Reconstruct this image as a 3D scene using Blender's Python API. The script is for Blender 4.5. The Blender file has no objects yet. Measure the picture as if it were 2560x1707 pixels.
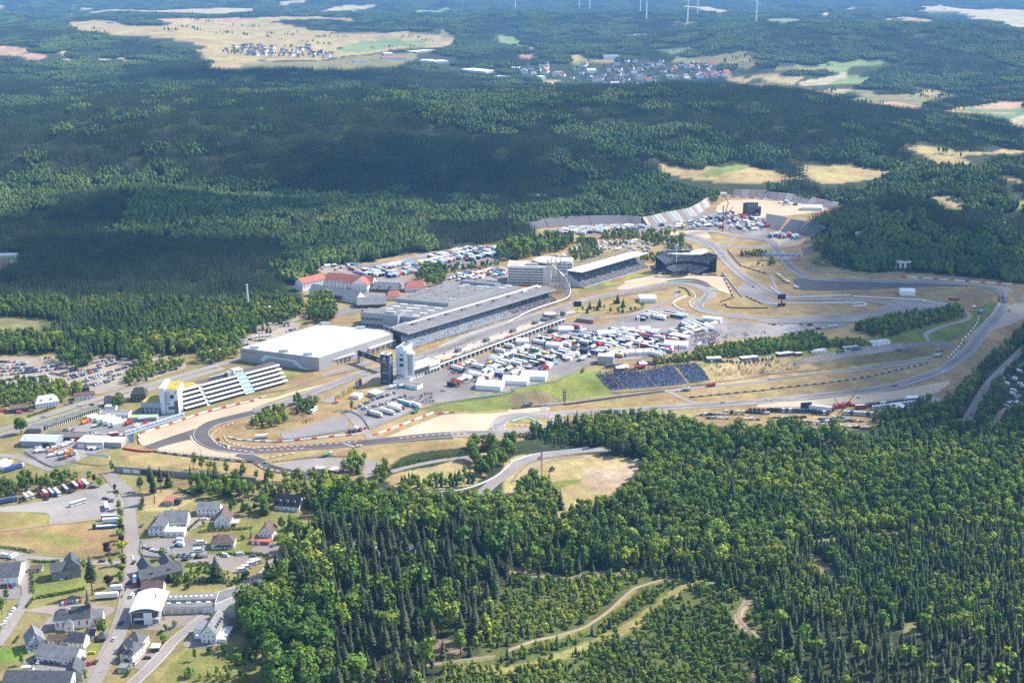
import bpy,bmesh,math,random
import numpy as np
from mathutils import Vector,Matrix,geometry
random.seed(7);RNG=np.random.default_rng(7)
SC=bpy.context.scene
COL=SC.collection
# ---------------------------------------------------------------- camera, light, exposure
CAM_H,FOC,TILT,HC=385.0,3200.0,math.radians(16.9),853.5
cam=bpy.data.objects.new('camera',bpy.data.cameras.new('camera'));COL.objects.link(cam)
cam.location=(0,0,CAM_H);cam.rotation_euler=(math.pi/2-TILT,0,0)
cam.data.sensor_width=36;cam.data.lens=36*FOC/2560
cam.data.clip_start=1;cam.data.clip_end=60000
SC.camera=cam
SUN_EL,SUN_AZ=math.radians(44),math.radians(64)
SUN_DIR=Vector((math.sin(SUN_AZ)*math.cos(SUN_EL),math.cos(SUN_AZ)*math.cos(SUN_EL),math.sin(SUN_EL)))
W=bpy.data.worlds.new('World');SC.world=W;W.use_nodes=True
nt=W.node_tree;bg=nt.nodes['Background']
sky=nt.nodes.new('ShaderNodeTexSky');sky.sky_type='NISHITA';sky.sun_disc=False
sky.sun_elevation=SUN_EL;sky.sun_rotation=SUN_AZ;sky.altitude=600;sky.air_density=1.0;sky.dust_density=1.0
nt.links.new(sky.outputs[0],bg.inputs[0]);bg.inputs[1].default_value=0.15
sun=bpy.data.objects.new('sun',bpy.data.lights.new('sun','SUN'));COL.objects.link(sun)
sun.data.energy=4.3;sun.data.angle=math.radians(0.53);sun.data.color=(1,0.94,0.84)
sun.rotation_euler=(-SUN_DIR).to_track_quat('-Z','Y').to_euler();sun.location=(300,300,800)
SC.view_settings.view_transform='Standard';SC.view_settings.look='None'
SC.view_settings.exposure=1.08;SC.view_settings.gamma=1;SC.view_settings.use_curve_mapping=False
SC.cycles.volume_bounces=0;SC.cycles.max_bounces=6;SC.cycles.diffuse_bounces=2
SC.cycles.transparent_max_bounces=40;SC.cycles.use_denoising=False
# ---------------------------------------------------------------- small helpers
def tag(o,label=None,cat=None,group=None,kind=None):
 if label:o['label']=label
 if cat:o['category']=cat
 if group:o['group']=group
 if kind:o['kind']=kind
 return o
MATS={}
def mat(name,col,rough=0.8,noise=0.0,scale=1.0,metal=0.0,spec=0.3,col2=None,detail=3,bump=0.0):
 if name in MATS:return MATS[name]
 m=bpy.data.materials.new(name);m.use_nodes=True;t=m.node_tree;b=t.nodes['Principled BSDF']
 b.inputs['Roughness'].default_value=rough;b.inputs['Metallic'].default_value=metal
 b.inputs['Specular IOR Level'].default_value=spec
 b.inputs['Base Color'].default_value=(*col,1);m.diffuse_color=(*col,1)
 if noise or col2:
  tc=t.nodes.new('ShaderNodeTexCoord');n=t.nodes.new('ShaderNodeTexNoise')
  n.inputs['Scale'].default_value=scale;n.inputs['Detail'].default_value=detail
  g=t.nodes.new('ShaderNodeNewGeometry')
  t.links.new(g.outputs['Position'],n.inputs['Vector'])
  r=t.nodes.new('ShaderNodeValToRGB');t.links.new(n.outputs['Fac'],r.inputs[0])
  c2=col2 or tuple(max(0,c*(1-noise))for c in col)
  c1=col if col2 else tuple(c*(1+noise)for c in col)
  r.color_ramp.elements[0].position=0.32;r.color_ramp.elements[1].position=0.68
  r.color_ramp.elements[0].color=(*c2,1);r.color_ramp.elements[1].color=(*c1,1)
  t.links.new(r.outputs[0],b.inputs['Base Color'])
  if bump:
   bp=t.nodes.new('ShaderNodeBump');bp.inputs['Strength'].default_value=bump
   t.links.new(n.outputs['Fac'],bp.inputs['Height']);t.links.new(bp.outputs[0],b.inputs['Normal'])
 MATS[name]=m
 return m
def link(name,me,parent=None,m=None):
 o=bpy.data.objects.new(name,me);COL.objects.link(o)
 if m is not None:me.materials.append(m)
 if parent is not None:o.parent=parent
 return o
def pymesh(name,v,f,mats=(),mi=None,smooth=False):
 me=bpy.data.meshes.new(name);me.from_pydata([tuple(map(float,p))for p in v],[],f)
 for m in mats:me.materials.append(m)
 if mi is not None:me.polygons.foreach_set('material_index',mi)
 if smooth:me.polygons.foreach_set('use_smooth',[True]*len(f))
 me.update()
 return me
def empty(name,loc,rz=0.0):
 o=bpy.data.objects.new(name,None);COL.objects.link(o);o.location=loc;o.rotation_euler=(0,0,rz)
 o.empty_display_size=1
 return o
 # ---------------------------------------------------------------- terrain heights (metres, pit lane at 0)
def sstep(a,b,x):
 t=np.clip((x-a)/(b-a),0,1);return t*t*(3-2*t)
def gs(x,y,cx,cy,sx,sy,rot=0):
 dx,dy=x-cx,y-cy
 if rot:c,s=math.cos(rot),math.sin(rot);dx,dy=c*dx+s*dy,-s*dx+c*dy
 return np.exp(-0.5*((dx/sx)**2+(dy/sy)**2))
_pg=RNG.random((24,3))*6.28
def wav(x,y,L,k=0):
 z=0
 for i in range(5):
  a=_pg[k+i,0];f=6.283/(L*(0.7+0.25*i));z=z+np.sin((x*math.cos(a)+y*math.sin(a))*f+_pg[k+i,1])
 return z/5
BANK=None
def seg_dist(x,y,pts):
 d=np.full(np.shape(x),1e9);sd=np.zeros(np.shape(x))
 for(ax,ay),(bx,by)in zip(pts[:-1],pts[1:]):
  ux,uy=bx-ax,by-ay;L2=ux*ux+uy*uy
  t=np.clip(((x-ax)*ux+(y-ay)*uy)/L2,0,1)
  px,py=ax+t*ux-x,ay+t*uy-y;dd=np.hypot(px,py)
  side=ux*(y-ay)-uy*(x-ax)
  m=dd<d;d=np.where(m,dd,d);sd=np.where(m,np.sign(side)*dd,sd)
 return d,sd
def hgt(x,y):
 x=np.asarray(x,float);y=np.asarray(y,float)
 z=75*gs(x,y,-450,2830,720,390)+64*gs(x,y,480,2800,270,330)+34*gs(x,y,-750,2380,520,95,.35)+30*gs(x,y,-150,2260,380,80,-.2)+22*gs(x,y,420,2380,300,70,.25)-18*gs(x,y,-420,2090,400,70,.1)
 z=z+46*gs(x,y,-620,4050,520,280)
 z=z-38*gs(x,y,250,4250,600,420)
 z=z+100*gs(x,y,1550,5300,800,600)
 z=z+60*gs(x,y,200,6900,1400,500)+55*gs(x,y,-1700,5600,600,800)
 z=z+(45*wav(x,y,2600)+16*wav(x,y,900,5))*sstep(4200,6500,y)
 z=z+(10*wav(x,y,700,8)+5*wav(x,y,260,12))*sstep(1900,2500,y)
 z=z+120*sstep(9000,15000,y)
 z=z+52*gs(x,y,535,1735,78,75)+34*gs(x,y,800,2060,110,90)+24*gs(x,y,-590,1990,100,70)
 if BANK is not None and y.size and np.min(y)<2200:
  d,sd=seg_dist(x,y,BANK)
  wdt=26+0.25*np.clip(x-330,0,400)
  z=z-13*sstep(0,1,-sd/wdt)*sstep(-75,60,x)*(1-sstep(2000,2200,y))
 return z
 # ---------------------------------------------------------------- photo pixels -> points of the ground (survey of the place)
def ray(px,py):
 px=np.asarray(px,float);py=np.asarray(py,float)
 a=(px-1280)/FOC;b=(py-HC)/FOC
 c,s=math.cos(TILT),math.sin(TILT)
 return a,c-b*s,-(s+b*c)
def ground(px,py):
 px=np.atleast_1d(np.asarray(px,float));py=np.atleast_1d(np.asarray(py,float))
 dx,dy,dz=ray(px,py)
 n=len(px);lo=np.full(n,480.0);hit=np.zeros(n,bool);t0=lo.copy();t1=lo.copy()
 for k in range(1,190):
  t=480*1.02**k;tt=np.full(n,t)
  below=(CAM_H+dz*tt-hgt(dx*tt,dy*tt)<0)&~hit
  t1[below]=t;t0[below]=480*1.02**(k-1);hit|=below
  if hit.all():break
 t0[~hit]=t1[~hit]=19000
 for _ in range(17):
  m=(t0+t1)/2;b=CAM_H+dz*m-hgt(dx*m,dy*m)<0
  t1=np.where(b,m,t1);t0=np.where(b,t0,m)
 return np.stack([dx*t1,dy*t1],1)
TX={}
for i,c in enumerate('ABCD'):
 for r in range(4):TX[c+str(r)]=(i*640,(0,427,854,1280)[r],3.672)
TX['F']=(0,0,2352/2560);TX['S']=(0,0,1)
TX['H']=(580,780,2352/440);TX['P']=(880,640,4.2);TX['Q']=(1240,600,4.2);TX['V']=(300,1440,2352/340)
def src(t,pts):
 x0,y0,k=TX[t]
 return[(x0+x/k,y0+y/k)for x,y in pts]
def num(s):return[tuple(map(float,p.split(',')))for p in s.split()]
def wpts(s):
 out=[]
 for piece in s.split('|'):
  t,rest=piece.strip().split(' ',1);out+=src(t,num(rest))
 a=np.array(out);return ground(a[:,0],a[:,1])
def w1(t,x,y):
 (a,b),=src(t,[(x,y)]);return ground([a],[b])[0]
_b=[]
BANKPX='F 985,925 1090,905 1190,895 1280,868 1370,852 1480,842 1620,838 1760,812 1900,790 2050,765 2180,735 2260,700'
_b=wpts(BANKPX)
BANK=[tuple(p)for p in _b]
def smooth(pts,closed=False,n=6):
 pts=[np.array(p,float)for p in pts];out=[];N=len(pts)
 rng=range(N)if closed else range(N-1)
 for i in rng:
  if closed:p0,p1,p2,p3=pts[i-1],pts[i],pts[(i+1)%N],pts[(i+2)%N]
  else:p0,p1,p2,p3=pts[max(i-1,0)],pts[i],pts[i+1],pts[min(i+2,N-1)]
  for k in range(n):
   t=k/n
   out.append(0.5*((2*p1)+(-p0+p2)*t+(2*p0-5*p1+4*p2-p3)*t*t+(-p0+3*p1-3*p2+p3)*t**3))
 if not closed:out.append(pts[-1])
 return np.array(out)
def pip(x,y,poly):
 poly=np.asarray(poly);ins=np.zeros(len(x),bool)
 lo,hi=poly.min(0),poly.max(0)
 c=np.nonzero((x>=lo[0])&(x<=hi[0])&(y>=lo[1])&(y<=hi[1]))[0]
 if not len(c):return ins
 xx,yy=x[c],y[c];r=np.zeros(len(c),bool)
 x1,y1=poly[-1]
 for x2,y2 in poly:
  if y1!=y2:
   r^=((y2>yy)!=(y1>yy))&(xx<(x1-x2)*(yy-y2)/(y1-y2)+x2)
  x1,y1=x2,y2
 ins[c]=r
 return ins
LAYER=[0]
def sheet(name,s,m,layer,sm=True,grid=None,parent=None,kind='structure',raw=None):
 p=raw if raw is not None else wpts(s)
 if sm:p=smooth(p,True,4)
 lo,hi=p.min(0),p.max(0)
 g=grid or max(8.0,float(p[:,1].mean())*0.010)
 gx,gy=np.meshgrid(np.arange(lo[0],hi[0],g),np.arange(lo[1],hi[1],g*1.0))
 gx,gy=gx.ravel(),gy.ravel();k=pip(gx,gy,p)
 pts=[Vector((float(a),float(b)))for a,b in p];n=len(pts)
 pts+=[Vector((float(a),float(b)))for a,b in zip(gx[k],gy[k])]
 vs,es,fs,*_=geometry.delaunay_2d_cdt(pts,[],[list(range(n))],1,0.01)
 xy=np.array([(v.x,v.y)for v in vs]);z=hgt(xy[:,0],xy[:,1])+0.10+0.07*layer
 me=pymesh(name,np.c_[xy,z],[list(f)for f in fs],(m,))
 me.validate()
 if len(me.polygons)and sum(q.normal.z for q in me.polygons)<0:me.flip_normals()
 o=link(name,me,parent)
 if parent is None:tag(o,kind=kind)
 return o
def resample(p,step):
 d=np.r_[0,np.cumsum(np.hypot(*np.diff(p,axis=0).T))];n=max(2,int(d[-1]/step)+1)
 q=np.linspace(0,d[-1],n);return np.c_[np.interp(q,d,p[:,0]),np.interp(q,d,p[:,1])],d[-1]
def normals2(p):
 t=np.gradient(p,axis=0);t/=np.maximum(1e-6,np.hypot(t[:,0],t[:,1]))[:,None]
 return np.c_[-t[:,1],t[:,0]]
ROADS=[]
def ribbon(name,p,w,m,layer,off=0.0,cross=3,step=5,parent=None,kind='structure',keep=True,mats=None,mi=None,zadd=0.0):
 q,_=resample(p,step);nn=normals2(q);c=np.linspace(-w/2,w/2,cross)+off
 v=np.concatenate([q+nn*k for k in c]);n=len(q)
 z=hgt(v[:,0],v[:,1])+0.10+0.07*layer+zadd
 f=[(j*n+i,j*n+i+1,(j+1)*n+i+1,(j+1)*n+i)for j in range(cross-1)for i in range(n-1)]
 me=pymesh(name,np.c_[v,z],f,mats or(m,),[mi(i)for j in range(cross-1)for i in range(n-1)]if mi else None)
 o=link(name,me,parent)
 if parent is None:tag(o,kind=kind)
 if keep:ROADS.append((q,w/2))
 return o
def center(s):return smooth(wpts(s),False,6)
# ---------------------------------------------------------------- ground cover map: meadows, crops and bare soil (albedo)
STRAW=(.32,.25,.115);PALE=(.36,.305,.18);GREENF=(.17,.22,.085);PINK=(.38,.24,.15);DRY=(.27,.195,.088)
LUSH=(.165,.185,.045);DULL=(.18,.165,.075);FLOOR=(.040,.050,.022);BRUSH=(.085,.10,.032);SOIL=(.24,.165,.11)
CIRC='F 250,1060 300,1010 460,960 600,905 640,880 560,830 640,740 690,690 700,640 850,600 1000,575 1150,562 1240,590 1215,560 1230,535 1205,520 1260,508 1480,500 1600,468 1640,450 1760,447 1900,465 1932,480 1900,500 1850,520 1900,545 1880,570 1890,600 1960,622 2130,628 2250,640 2360,652 2420,700 2340,770 2240,860 2180,930 2130,925 2100,950 2000,980 1900,985 1560,975 1420,968 1300,975 1180,1015 1040,1030 920,1050 860,1105 760,1112 600,1102 440,1075'
VILL='F -150,815 130,812 260,828 330,800 420,815 540,790 600,715 690,690 720,800 700,860 320,1000 300,1060 440,1078 600,1108 700,1115 740,1135 745,1190 690,1250 600,1340 560,1430 620,1590 700,1700 -150,1700'
FIELDS=[('F 150,52 250,48 300,60 380,60 430,42 560,40 720,70 830,75 1000,82 1040,95 1020,110 900,118 800,128 700,140 560,135 440,118 470,108 330,84 260,80 170,72',STRAW),('B0 740,465 800,420 950,392 1250,362 1560,395 1540,420 1200,445 1000,472 860,475',GREENF),('B0 1430,320 1690,330 1690,370 1560,395 1400,345',STRAW),('F 460,128 560,138 700,142 800,130 900,122 960,128 800,165 520,160',DULL),('F 465,138 520,135 560,150 480,156',STRAW),('A0 820,105 1300,95 1700,85 2350,85 2350,110 1900,130 1500,120 820,132',PALE),('A0 1380,182 1900,180 2350,175 2350,195 1960,205 1500,200',PINK),('A0 -100,430 150,432 350,490 440,525 300,555 170,520 -100,490',PINK),('A0 500,465 640,475 630,530 760,570 570,570 600,520',PALE),('A0 900,540 1000,540 970,575 900,570',PALE),('A0 1080,540 1150,540 1120,570 1480,585 1480,598 1230,580',PALE),('A0 1870,560 1930,490 2080,500 2350,540 2350,585 1900,590',STRAW),('A0 560,55 860,75 870,95 700,75',PALE),('A0 -50,45 60,50 60,65 -50,62',PALE),('A0 620,130 720,125 680,155 620,150',PALE),('B0 485,110 750,62 1110,38 1090,72 900,95 880,135 760,105 580,130',PALE),('B0 900,110 1050,115 920,138',STRAW),('B0 1120,115 1210,112 1190,125',STRAW),('B0 -10,168 520,152 700,155 905,168 920,190 780,192 620,170 300,180 -10,195',STRAW),('B0 1420,105 1790,68 1770,98 1500,112',GREENF),('B0 160,35 490,-10 470,22 220,42',PALE),('B0 1690,262 1730,290 1830,350 1800,410 1780,360 1700,350',DULL),('B0 -20,215 80,222 20,250 -20,250',STRAW),('S 1231,92 1275,90 1302,108 1300,116 1245,106',GREENF),('C0 1260,472 1500,445 1760,412 1640,470 1400,492',(.12,.16,.08)),('C0 1430,555 1580,520 1700,540 1990,488 2250,488 2280,520 2200,560 2350,590 2100,640 1900,590 1560,585',DULL),('C0 500,520 620,508 720,550 820,545 840,520 1050,520 1000,560 800,565 620,590 500,575 560,560',STRAW),('C0 520,572 700,552 780,572 620,592',LUSH),('C0 150,762 250,745 420,790 250,802',(.12,.17,.07)),('C0 270,738 480,755 500,780 380,778',STRAW),('C0 1990,705 2200,740 2120,772 1980,745',STRAW),('C0 2180,780 2350,768 2350,812 2200,800',STRAW),('C0 2200,700 2350,690 2350,720 2250,722',STRAW),('C0 1550,58 1800,68 2130,122 1850,132 1780,98',PALE),('C0 960,112 1120,118 1130,130 1000,125',PALE),('C0 75,500 190,510 180,545 90,545',PINK),('C0 150,430 260,440 230,475 140,470',STRAW),('C0 1000,320 1260,310 1240,335 1040,340',DULL),('C0 -20,345 40,360 90,430 -20,430',GREENF),('C0 1430,200 1680,205 1660,215',PALE),('D0 490,562 900,562 1130,545 1060,580 800,610 720,665 640,668 500,640',GREENF),('D0 40,650 220,600 490,620 640,668 400,680 200,668',DULL),('D0 -20,698 300,705 240,765 160,770 -20,752',STRAW),('D0 270,775 620,690 720,700 540,775',PALE),('D0 620,690 960,715 880,765 540,780 720,700',GREENF),('D0 -20,765 300,790 390,805 330,850 -20,822',DULL),('D0 390,865 620,815 800,830 660,880 560,885',STRAW),('D0 660,880 800,828 1000,858 900,885 700,895',DULL),('D0 735,910 1080,872 1350,862 1360,808 1480,825 1750,888 1560,935 1400,990 1170,930 970,960 740,935',DULL),('D0 1360,808 1480,825 1600,850 1500,870 1360,862',STRAW),('D0 960,960 1180,936 1410,990 1350,1010 1170,1010',PINK),('D0 640,930 960,965 1100,1010 800,980',DULL),('D0 1780,1015 1900,980 2180,1000 2350,972 2400,1060 2120,1108 1900,1062',(.13,.19,.10)),('D0 1870,980 2120,932 2400,930 2400,972 2190,1002',PINK),('D0 2170,1105 2400,1062 2400,1190 2220,1130',PALE),('D0 1570,1030 1750,985 1850,985 1790,1020 2350,1050 2350,1060 1800,1040',STRAW),('D0 1080,185 1250,158 1640,232 1500,228 1290,212',STRAW),('D0 1390,68 1560,50 1950,90 2400,95 2400,260 2200,262 2060,200 1720,182 1900,165 1750,110 1500,100',PALE),('D0 510,190 760,185 640,208',PALE),('D0 0,180 180,170 330,210 150,240 0,200',(.17,.2,.12)),('D0 420,125 600,122 580,142 430,140',PALE),('D0 740,65 930,68 900,80',PALE),('D0 700,108 780,110 760,132',PALE),('D0 1270,1330 1560,1360 1780,1390 2080,1395 2150,1370 2400,1385 2400,1402 2200,1412 1950,1422 1780,1440 1900,1512 2080,1560 1950,1570 1640,1545 1480,1450 1390,1412 1300,1372',STRAW),('F 1512,380 1540,370 1548,388 1720,385 1845,412 1690,422 1540,402',STRAW),('F 1610,400 1680,380 1720,384 1640,405',(.16,.2,.06)),('F 1830,384 1950,382 2062,395 2040,406 1900,422 1850,402',STRAW),('D1 1505,242 1700,238 1815,282 1815,345 1540,345',STRAW),('D1 2220,312 2400,262 2400,352 2230,358',(.24,.27,.05)),('D1 1940,325 2010,330 2000,355 1950,350',(.22,.27,.05)),('D1 2100,45 2190,60 2350,80 2350,110 2200,90',STRAW),('D1 820,182 950,185 900,210 850,208',STRAW),('F -40,725 110,733 150,745 60,792 -40,815',BRUSH),('F -40,732 90,738 60,770 -40,760',DULL),('F -40,586 45,583 50,600 30,615 -40,620',SOIL),('F -100,830 700,800 720,900 420,1090 700,1120 500,1300 -100,1300',DRY),(CIRC,DRY),(VILL,(.205,.175,.07)),('F 1170,1050 1345,1045 1480,1062 1420,1120 1300,1200 1170,1150',STRAW),('C2 640,1200 760,1160 1250,1105 1180,1230 900,1340 720,1380 700,1300',(.32,.235,.16)),('C2 300,1300 560,1265 640,1275 460,1340 330,1370',LUSH),('F 900,1090 1000,1070 1110,1045 1130,1060 1090,1110 980,1125 900,1115',STRAW),('F 985,925 1090,905 1190,893 1280,866 1370,850 1405,905 1330,915 1200,935 1060,942',LUSH),('C2 0,490 300,470 480,560 100,600 0,605',(.17,.13,.08)),('B2 1560,610 2000,570 2350,600 2350,620 2000,640 1650,640',(.15,.17,.05)),('F 1620,838 1760,812 1900,790 2050,765 2180,735 2300,690 2360,700 2200,780 2000,800 1840,812 1700,825 1500,842',(.13,.15,.035)),('D2 200,140 760,60 1480,20 1540,70 1480,130 900,210 500,260 340,250',(.16,.14,.06)),('F 1620,840 1840,820 1880,860 1830,870 1650,890',(.33,.25,.12)),('C1 640,1090 1250,920 1310,940 1270,965 900,1060 680,1110',LUSH),('C1 900,1000 1250,905 1310,930 900,1060',(.27,.24,.05)),('A3 270,450 560,460 770,640 770,710 330,800 280,560',LUSH),('A3 0,1260 200,1230 260,1290 150,1370 0,1370',(.13,.2,.03)),('A3 760,1230 970,1220 930,1310 780,1300',LUSH),('A3 1720,70 1840,60 1960,90 1960,160 1720,190',LUSH),('A3 2150,330 2400,310 2400,400 2100,380',LUSH),('A3 0,20 300,0 470,80 200,140 0,160',(.25,.21,.07)),('A3 0,170 600,110 1060,150 1050,300 960,410 500,370 0,310',(.28,.2,.085)),('A3 250,190 700,220 760,300 500,300',(.22,.21,.06)),('A3 1400,1540 1700,1240 1800,1250 1760,1568',(.25,.21,.07)),('A3 1750,1250 2000,1270 2400,1220 2400,1568 1500,1568',(.17,.16,.05)),('A2 1290,1380 1700,1360 1800,1420 1600,1540 1300,1540',STRAW),('F 330,1290 460,1270 560,1200 640,1180 680,1190 560,1300 450,1320',(.16,.17,.05)),]
BRUSHY=[('F 1180,1320 1450,1308 1700,1330 1760,1380 1780,1450 1700,1560 1400,1600 1100,1600 1000,1560 1100,1500',BRUSH),('F 1180,1300 1360,1312 1480,1302 1480,1312 1180,1322',(.24,.18,.10)),('F 1020,1510 1160,1530 1420,1440 1570,1340 1650,1330 1650,1336 1590,1345 1440,1452 1165,1548',(.2,.18,.06)),('C3 2050,960 2180,820 2200,830 2110,960 2150,1050 2230,1110 2160,1100',(.34,.24,.16)),('D3 430,275 620,235 900,215 1250,185 1350,185 900,235 620,265',(.33,.25,.15)),('D3 930,225 1200,195 1150,255 980,255',DULL),('D3 350,350 560,480 700,720 620,720 400,520',(.17,.15,.07)),('D3 150,960 300,940 290,990 160,1000',SOIL),('D3 1210,1000 1390,990 1360,1150 1230,1160',DULL),('D3 1800,1060 1890,1080 1850,1190 1810,1180',SOIL),('B3 1580,1180 1850,1180 1890,1290 1700,1330 1600,1300',SOIL),('B3 1560,1400 1900,1350 2150,1320 2150,1345 1900,1385',(.25,.22,.07)),('C3 2200,1420 2350,1420 2350,1568 2200,1540',SOIL),('B3 1020,1400 1200,1420 1250,1568 1000,1568',(.14,.10,.06)),('C3 0,1250 300,1170 640,1070 680,1060 640,1090 300,1190',(.22,.2,.06)),('C3 900,910 1100,700 1160,690 1000,860',(.24,.21,.06)),('C3 1260,660 1440,610 1600,620 1900,660 1890,675 1600,640 1440,632',(.25,.23,.07))]
def build_ground():
 ys=[330.0]
 while ys[-1]<16500:
  y=ys[-1];ys.append(y+max(3.2,1.35*(y*y+CAM_H**2)/(CAM_H*1280)))
 u=np.linspace(-0.62,0.62,430)
 ys=np.array(ys);Y,U=np.meshgrid(ys,u,indexing='ij');X=U*(Y+250)
 x,y=X.ravel(),Y.ravel();z=hgt(x,y)
 c=np.tile(np.array(FLOOR),(len(x),1))
 for s,col in FIELDS+BRUSHY:
  p=wpts(s);p=smooth(p,True,4);k=pip(x,y,p);c[k]=col
 n0,n1=Y.shape
 idx=np.arange(n0*n1).reshape(n0,n1)
 f=np.stack([idx[:-1,:-1],idx[:-1,1:],idx[1:,1:],idx[1:,:-1]],-1).reshape(-1,4)
 me=bpy.data.meshes.new('ground');me.vertices.add(len(x));me.vertices.foreach_set('co',np.c_[x,y,z].ravel().astype(np.float32))
 me.loops.add(f.size);me.loops.foreach_set('vertex_index',f.ravel().astype(np.int32))
 me.polygons.add(len(f));me.polygons.foreach_set('loop_start',(np.arange(len(f))*4).astype(np.int32));me.polygons.foreach_set('loop_total',np.full(len(f),4,np.int32))
 me.polygons.foreach_set('use_smooth',[True]*len(f));me.update(calc_edges=True)
 a=me.attributes.new('cover','FLOAT_COLOR','POINT');a.data.foreach_set('color',np.c_[c,np.ones(len(c))].ravel().astype(np.float32))
 m=bpy.data.materials.new('ground_cover');m.use_nodes=True;t=m.node_tree;b=t.nodes['Principled BSDF']
 b.inputs['Roughness'].default_value=0.95;b.inputs['Specular IOR Level'].default_value=0.1
 at=t.nodes.new('ShaderNodeAttribute');at.attribute_name='cover'
 g=t.nodes.new('ShaderNodeNewGeometry');cur=at.outputs['Color']
 for sc_,lo,hi,hue in((0.012,.75,1.25,0.02),(0.07,.72,1.28,0.012),(0.5,.7,1.3,0)):
  n=t.nodes.new('ShaderNodeTexNoise');n.inputs['Scale'].default_value=sc_;n.inputs['Detail'].default_value=4
  t.links.new(g.outputs['Position'],n.inputs['Vector'])
  mr=t.nodes.new('ShaderNodeMapRange');mr.inputs[1].default_value=.25;mr.inputs[2].default_value=.75;mr.inputs[3].default_value=lo;mr.inputs[4].default_value=hi
  t.links.new(n.outputs['Fac'],mr.inputs[0])
  hs=t.nodes.new('ShaderNodeHueSaturation');t.links.new(cur,hs.inputs['Color']);t.links.new(mr.outputs[0],hs.inputs['Value'])
  if hue:
   mh=t.nodes.new('ShaderNodeMapRange');mh.inputs[1].default_value=.3;mh.inputs[2].default_value=.7;mh.inputs[3].default_value=.5-hue;mh.inputs[4].default_value=.5+hue
   n2=t.nodes.new('ShaderNodeTexNoise');n2.inputs['Scale'].default_value=sc_*1.7;t.links.new(g.outputs['Position'],n2.inputs['Vector'])
   t.links.new(n2.outputs['Fac'],mh.inputs[0]);t.links.new(mh.outputs[0],hs.inputs['Hue'])
  cur=hs.outputs['Color']
 t.links.new(cur,b.inputs['Base Color'])
 o=link('ground',me,None,m);tag(o,kind='structure')
 return o
build_ground()
# ---------------------------------------------------------------- air
def build_haze():
 x0,x1,y0,y1,z0,z1=-12500,12500,-900,18000,-260,CAM_H+60
 v=[(x,y,z)for z in(z0,z1)for y in(y0,y1)for x in(x0,x1)]
 f=[(0,2,3,1),(4,5,7,6),(0,1,5,4),(2,6,7,3),(0,4,6,2),(1,3,7,5)]
 m=bpy.data.materials.new('haze');m.use_nodes=True;t=m.node_tree
 t.nodes.remove(t.nodes['Principled BSDF'])
 p=t.nodes.new('ShaderNodeVolumePrincipled');p.inputs['Density'].default_value=HAZE_D
 p.inputs['Color'].default_value=HAZE_C;p.inputs['Anisotropy'].default_value=0.1
 t.links.new(p.outputs[0],t.nodes['Material Output'].inputs['Volume'])
 o=link('haze',pymesh('haze',v,f),None,m);tag(o,kind='stuff')
HAZE_D,HAZE_C=4.7e-5,(.23,.52,1.0,1)
build_haze()
def build_clouds():
 m=mat('cloud_white',(.8,.8,.82),1.0,spec=0)
 t=m.node_tree;b=t.nodes['Principled BSDF'];b.inputs['Alpha'].default_value=0.13
 ALT=1500.0;r=random.Random(3)
 shade=[('S 2420,760',165,260,0),('S 2420,930',75,90,.2),('S 2300,600',150,170,0),('S 2620,1010',120,110,0),('S 480,520',260,100,.2),('S 1080,430',330,170,-.2),('S 200,660',330,130,.2),('S 690,190',520,190,0)]
 for s,rx,ry,rot in shade:
  tname,xy=s.split();x,y=map(float,xy.split(','));p=w1(tname,x,y);z=float(hgt(*p))
  k=(ALT-z)/SUN_DIR.z;c=Vector((p[0],p[1],z))+SUN_DIR*k
  bm=bmesh.new()
  for i in range(17):
   a=r.random()*6.28;q=r.random()**.6 if i else 0;sz=r.uniform(.32,.72)if i else.75
   mtx=Matrix.Translation((rx*q*.75*math.cos(a),ry*q*.75*math.sin(a),r.uniform(0,60)))@Matrix.Diagonal((rx*sz,ry*sz,55+70*sz,1))
   bmesh.ops.create_icosphere(bm,subdivisions=3,radius=1,matrix=mtx)
  for v in bm.verts:
   n=math.sin(v.co.x*.045+i)*math.cos(v.co.y*.05)+.5*math.sin(v.co.x*.12+v.co.y*.1)
   v.co+=v.normal*n*14
   if v.co.z<-40:v.co.z=-40+(v.co.z+40)*.2
  me=bpy.data.meshes.new('cloud');bm.to_mesh(me);bm.free()
  o=link('cloud',me,None,m);o.location=c;o.rotation_euler=(0,0,rot);tag(o,kind='structure')
build_clouds()
# ---------------------------------------------------------------- the circuit: tarmac, gravel, kerbs, roads
def ground_mat(name,col,var=.18,sc1=.03,sc2=.6,rough=.9,streak=None):
 m=bpy.data.materials.new(name);m.use_nodes=True;t=m.node_tree;b=t.nodes['Principled BSDF']
 b.inputs['Roughness'].default_value=rough;b.inputs['Specular IOR Level'].default_value=.25
 g=t.nodes.new('ShaderNodeNewGeometry');cur=None
 for s,k in((sc1,1.0),(sc2,.7),(sc1*.3,.6)):
  n=t.nodes.new('ShaderNodeTexNoise');n.inputs['Scale'].default_value=s;n.inputs['Detail'].default_value=5;t.links.new(g.outputs['Position'],n.inputs['Vector'])
  mr=t.nodes.new('ShaderNodeMapRange');mr.inputs[1].default_value=.3;mr.inputs[2].default_value=.7;mr.inputs[3].default_value=1-var*k;mr.inputs[4].default_value=1+var*k
  t.links.new(n.outputs['Fac'],mr.inputs[0]);hs=t.nodes.new('ShaderNodeHueSaturation');t.links.new(mr.outputs[0],hs.inputs['Value'])
  if cur is None:hs.inputs['Color'].default_value=(*col,1)
  else:t.links.new(cur,hs.inputs['Color'])
  cur=hs.outputs['Color']
 t.links.new(cur,b.inputs['Base Color']);return m
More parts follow.
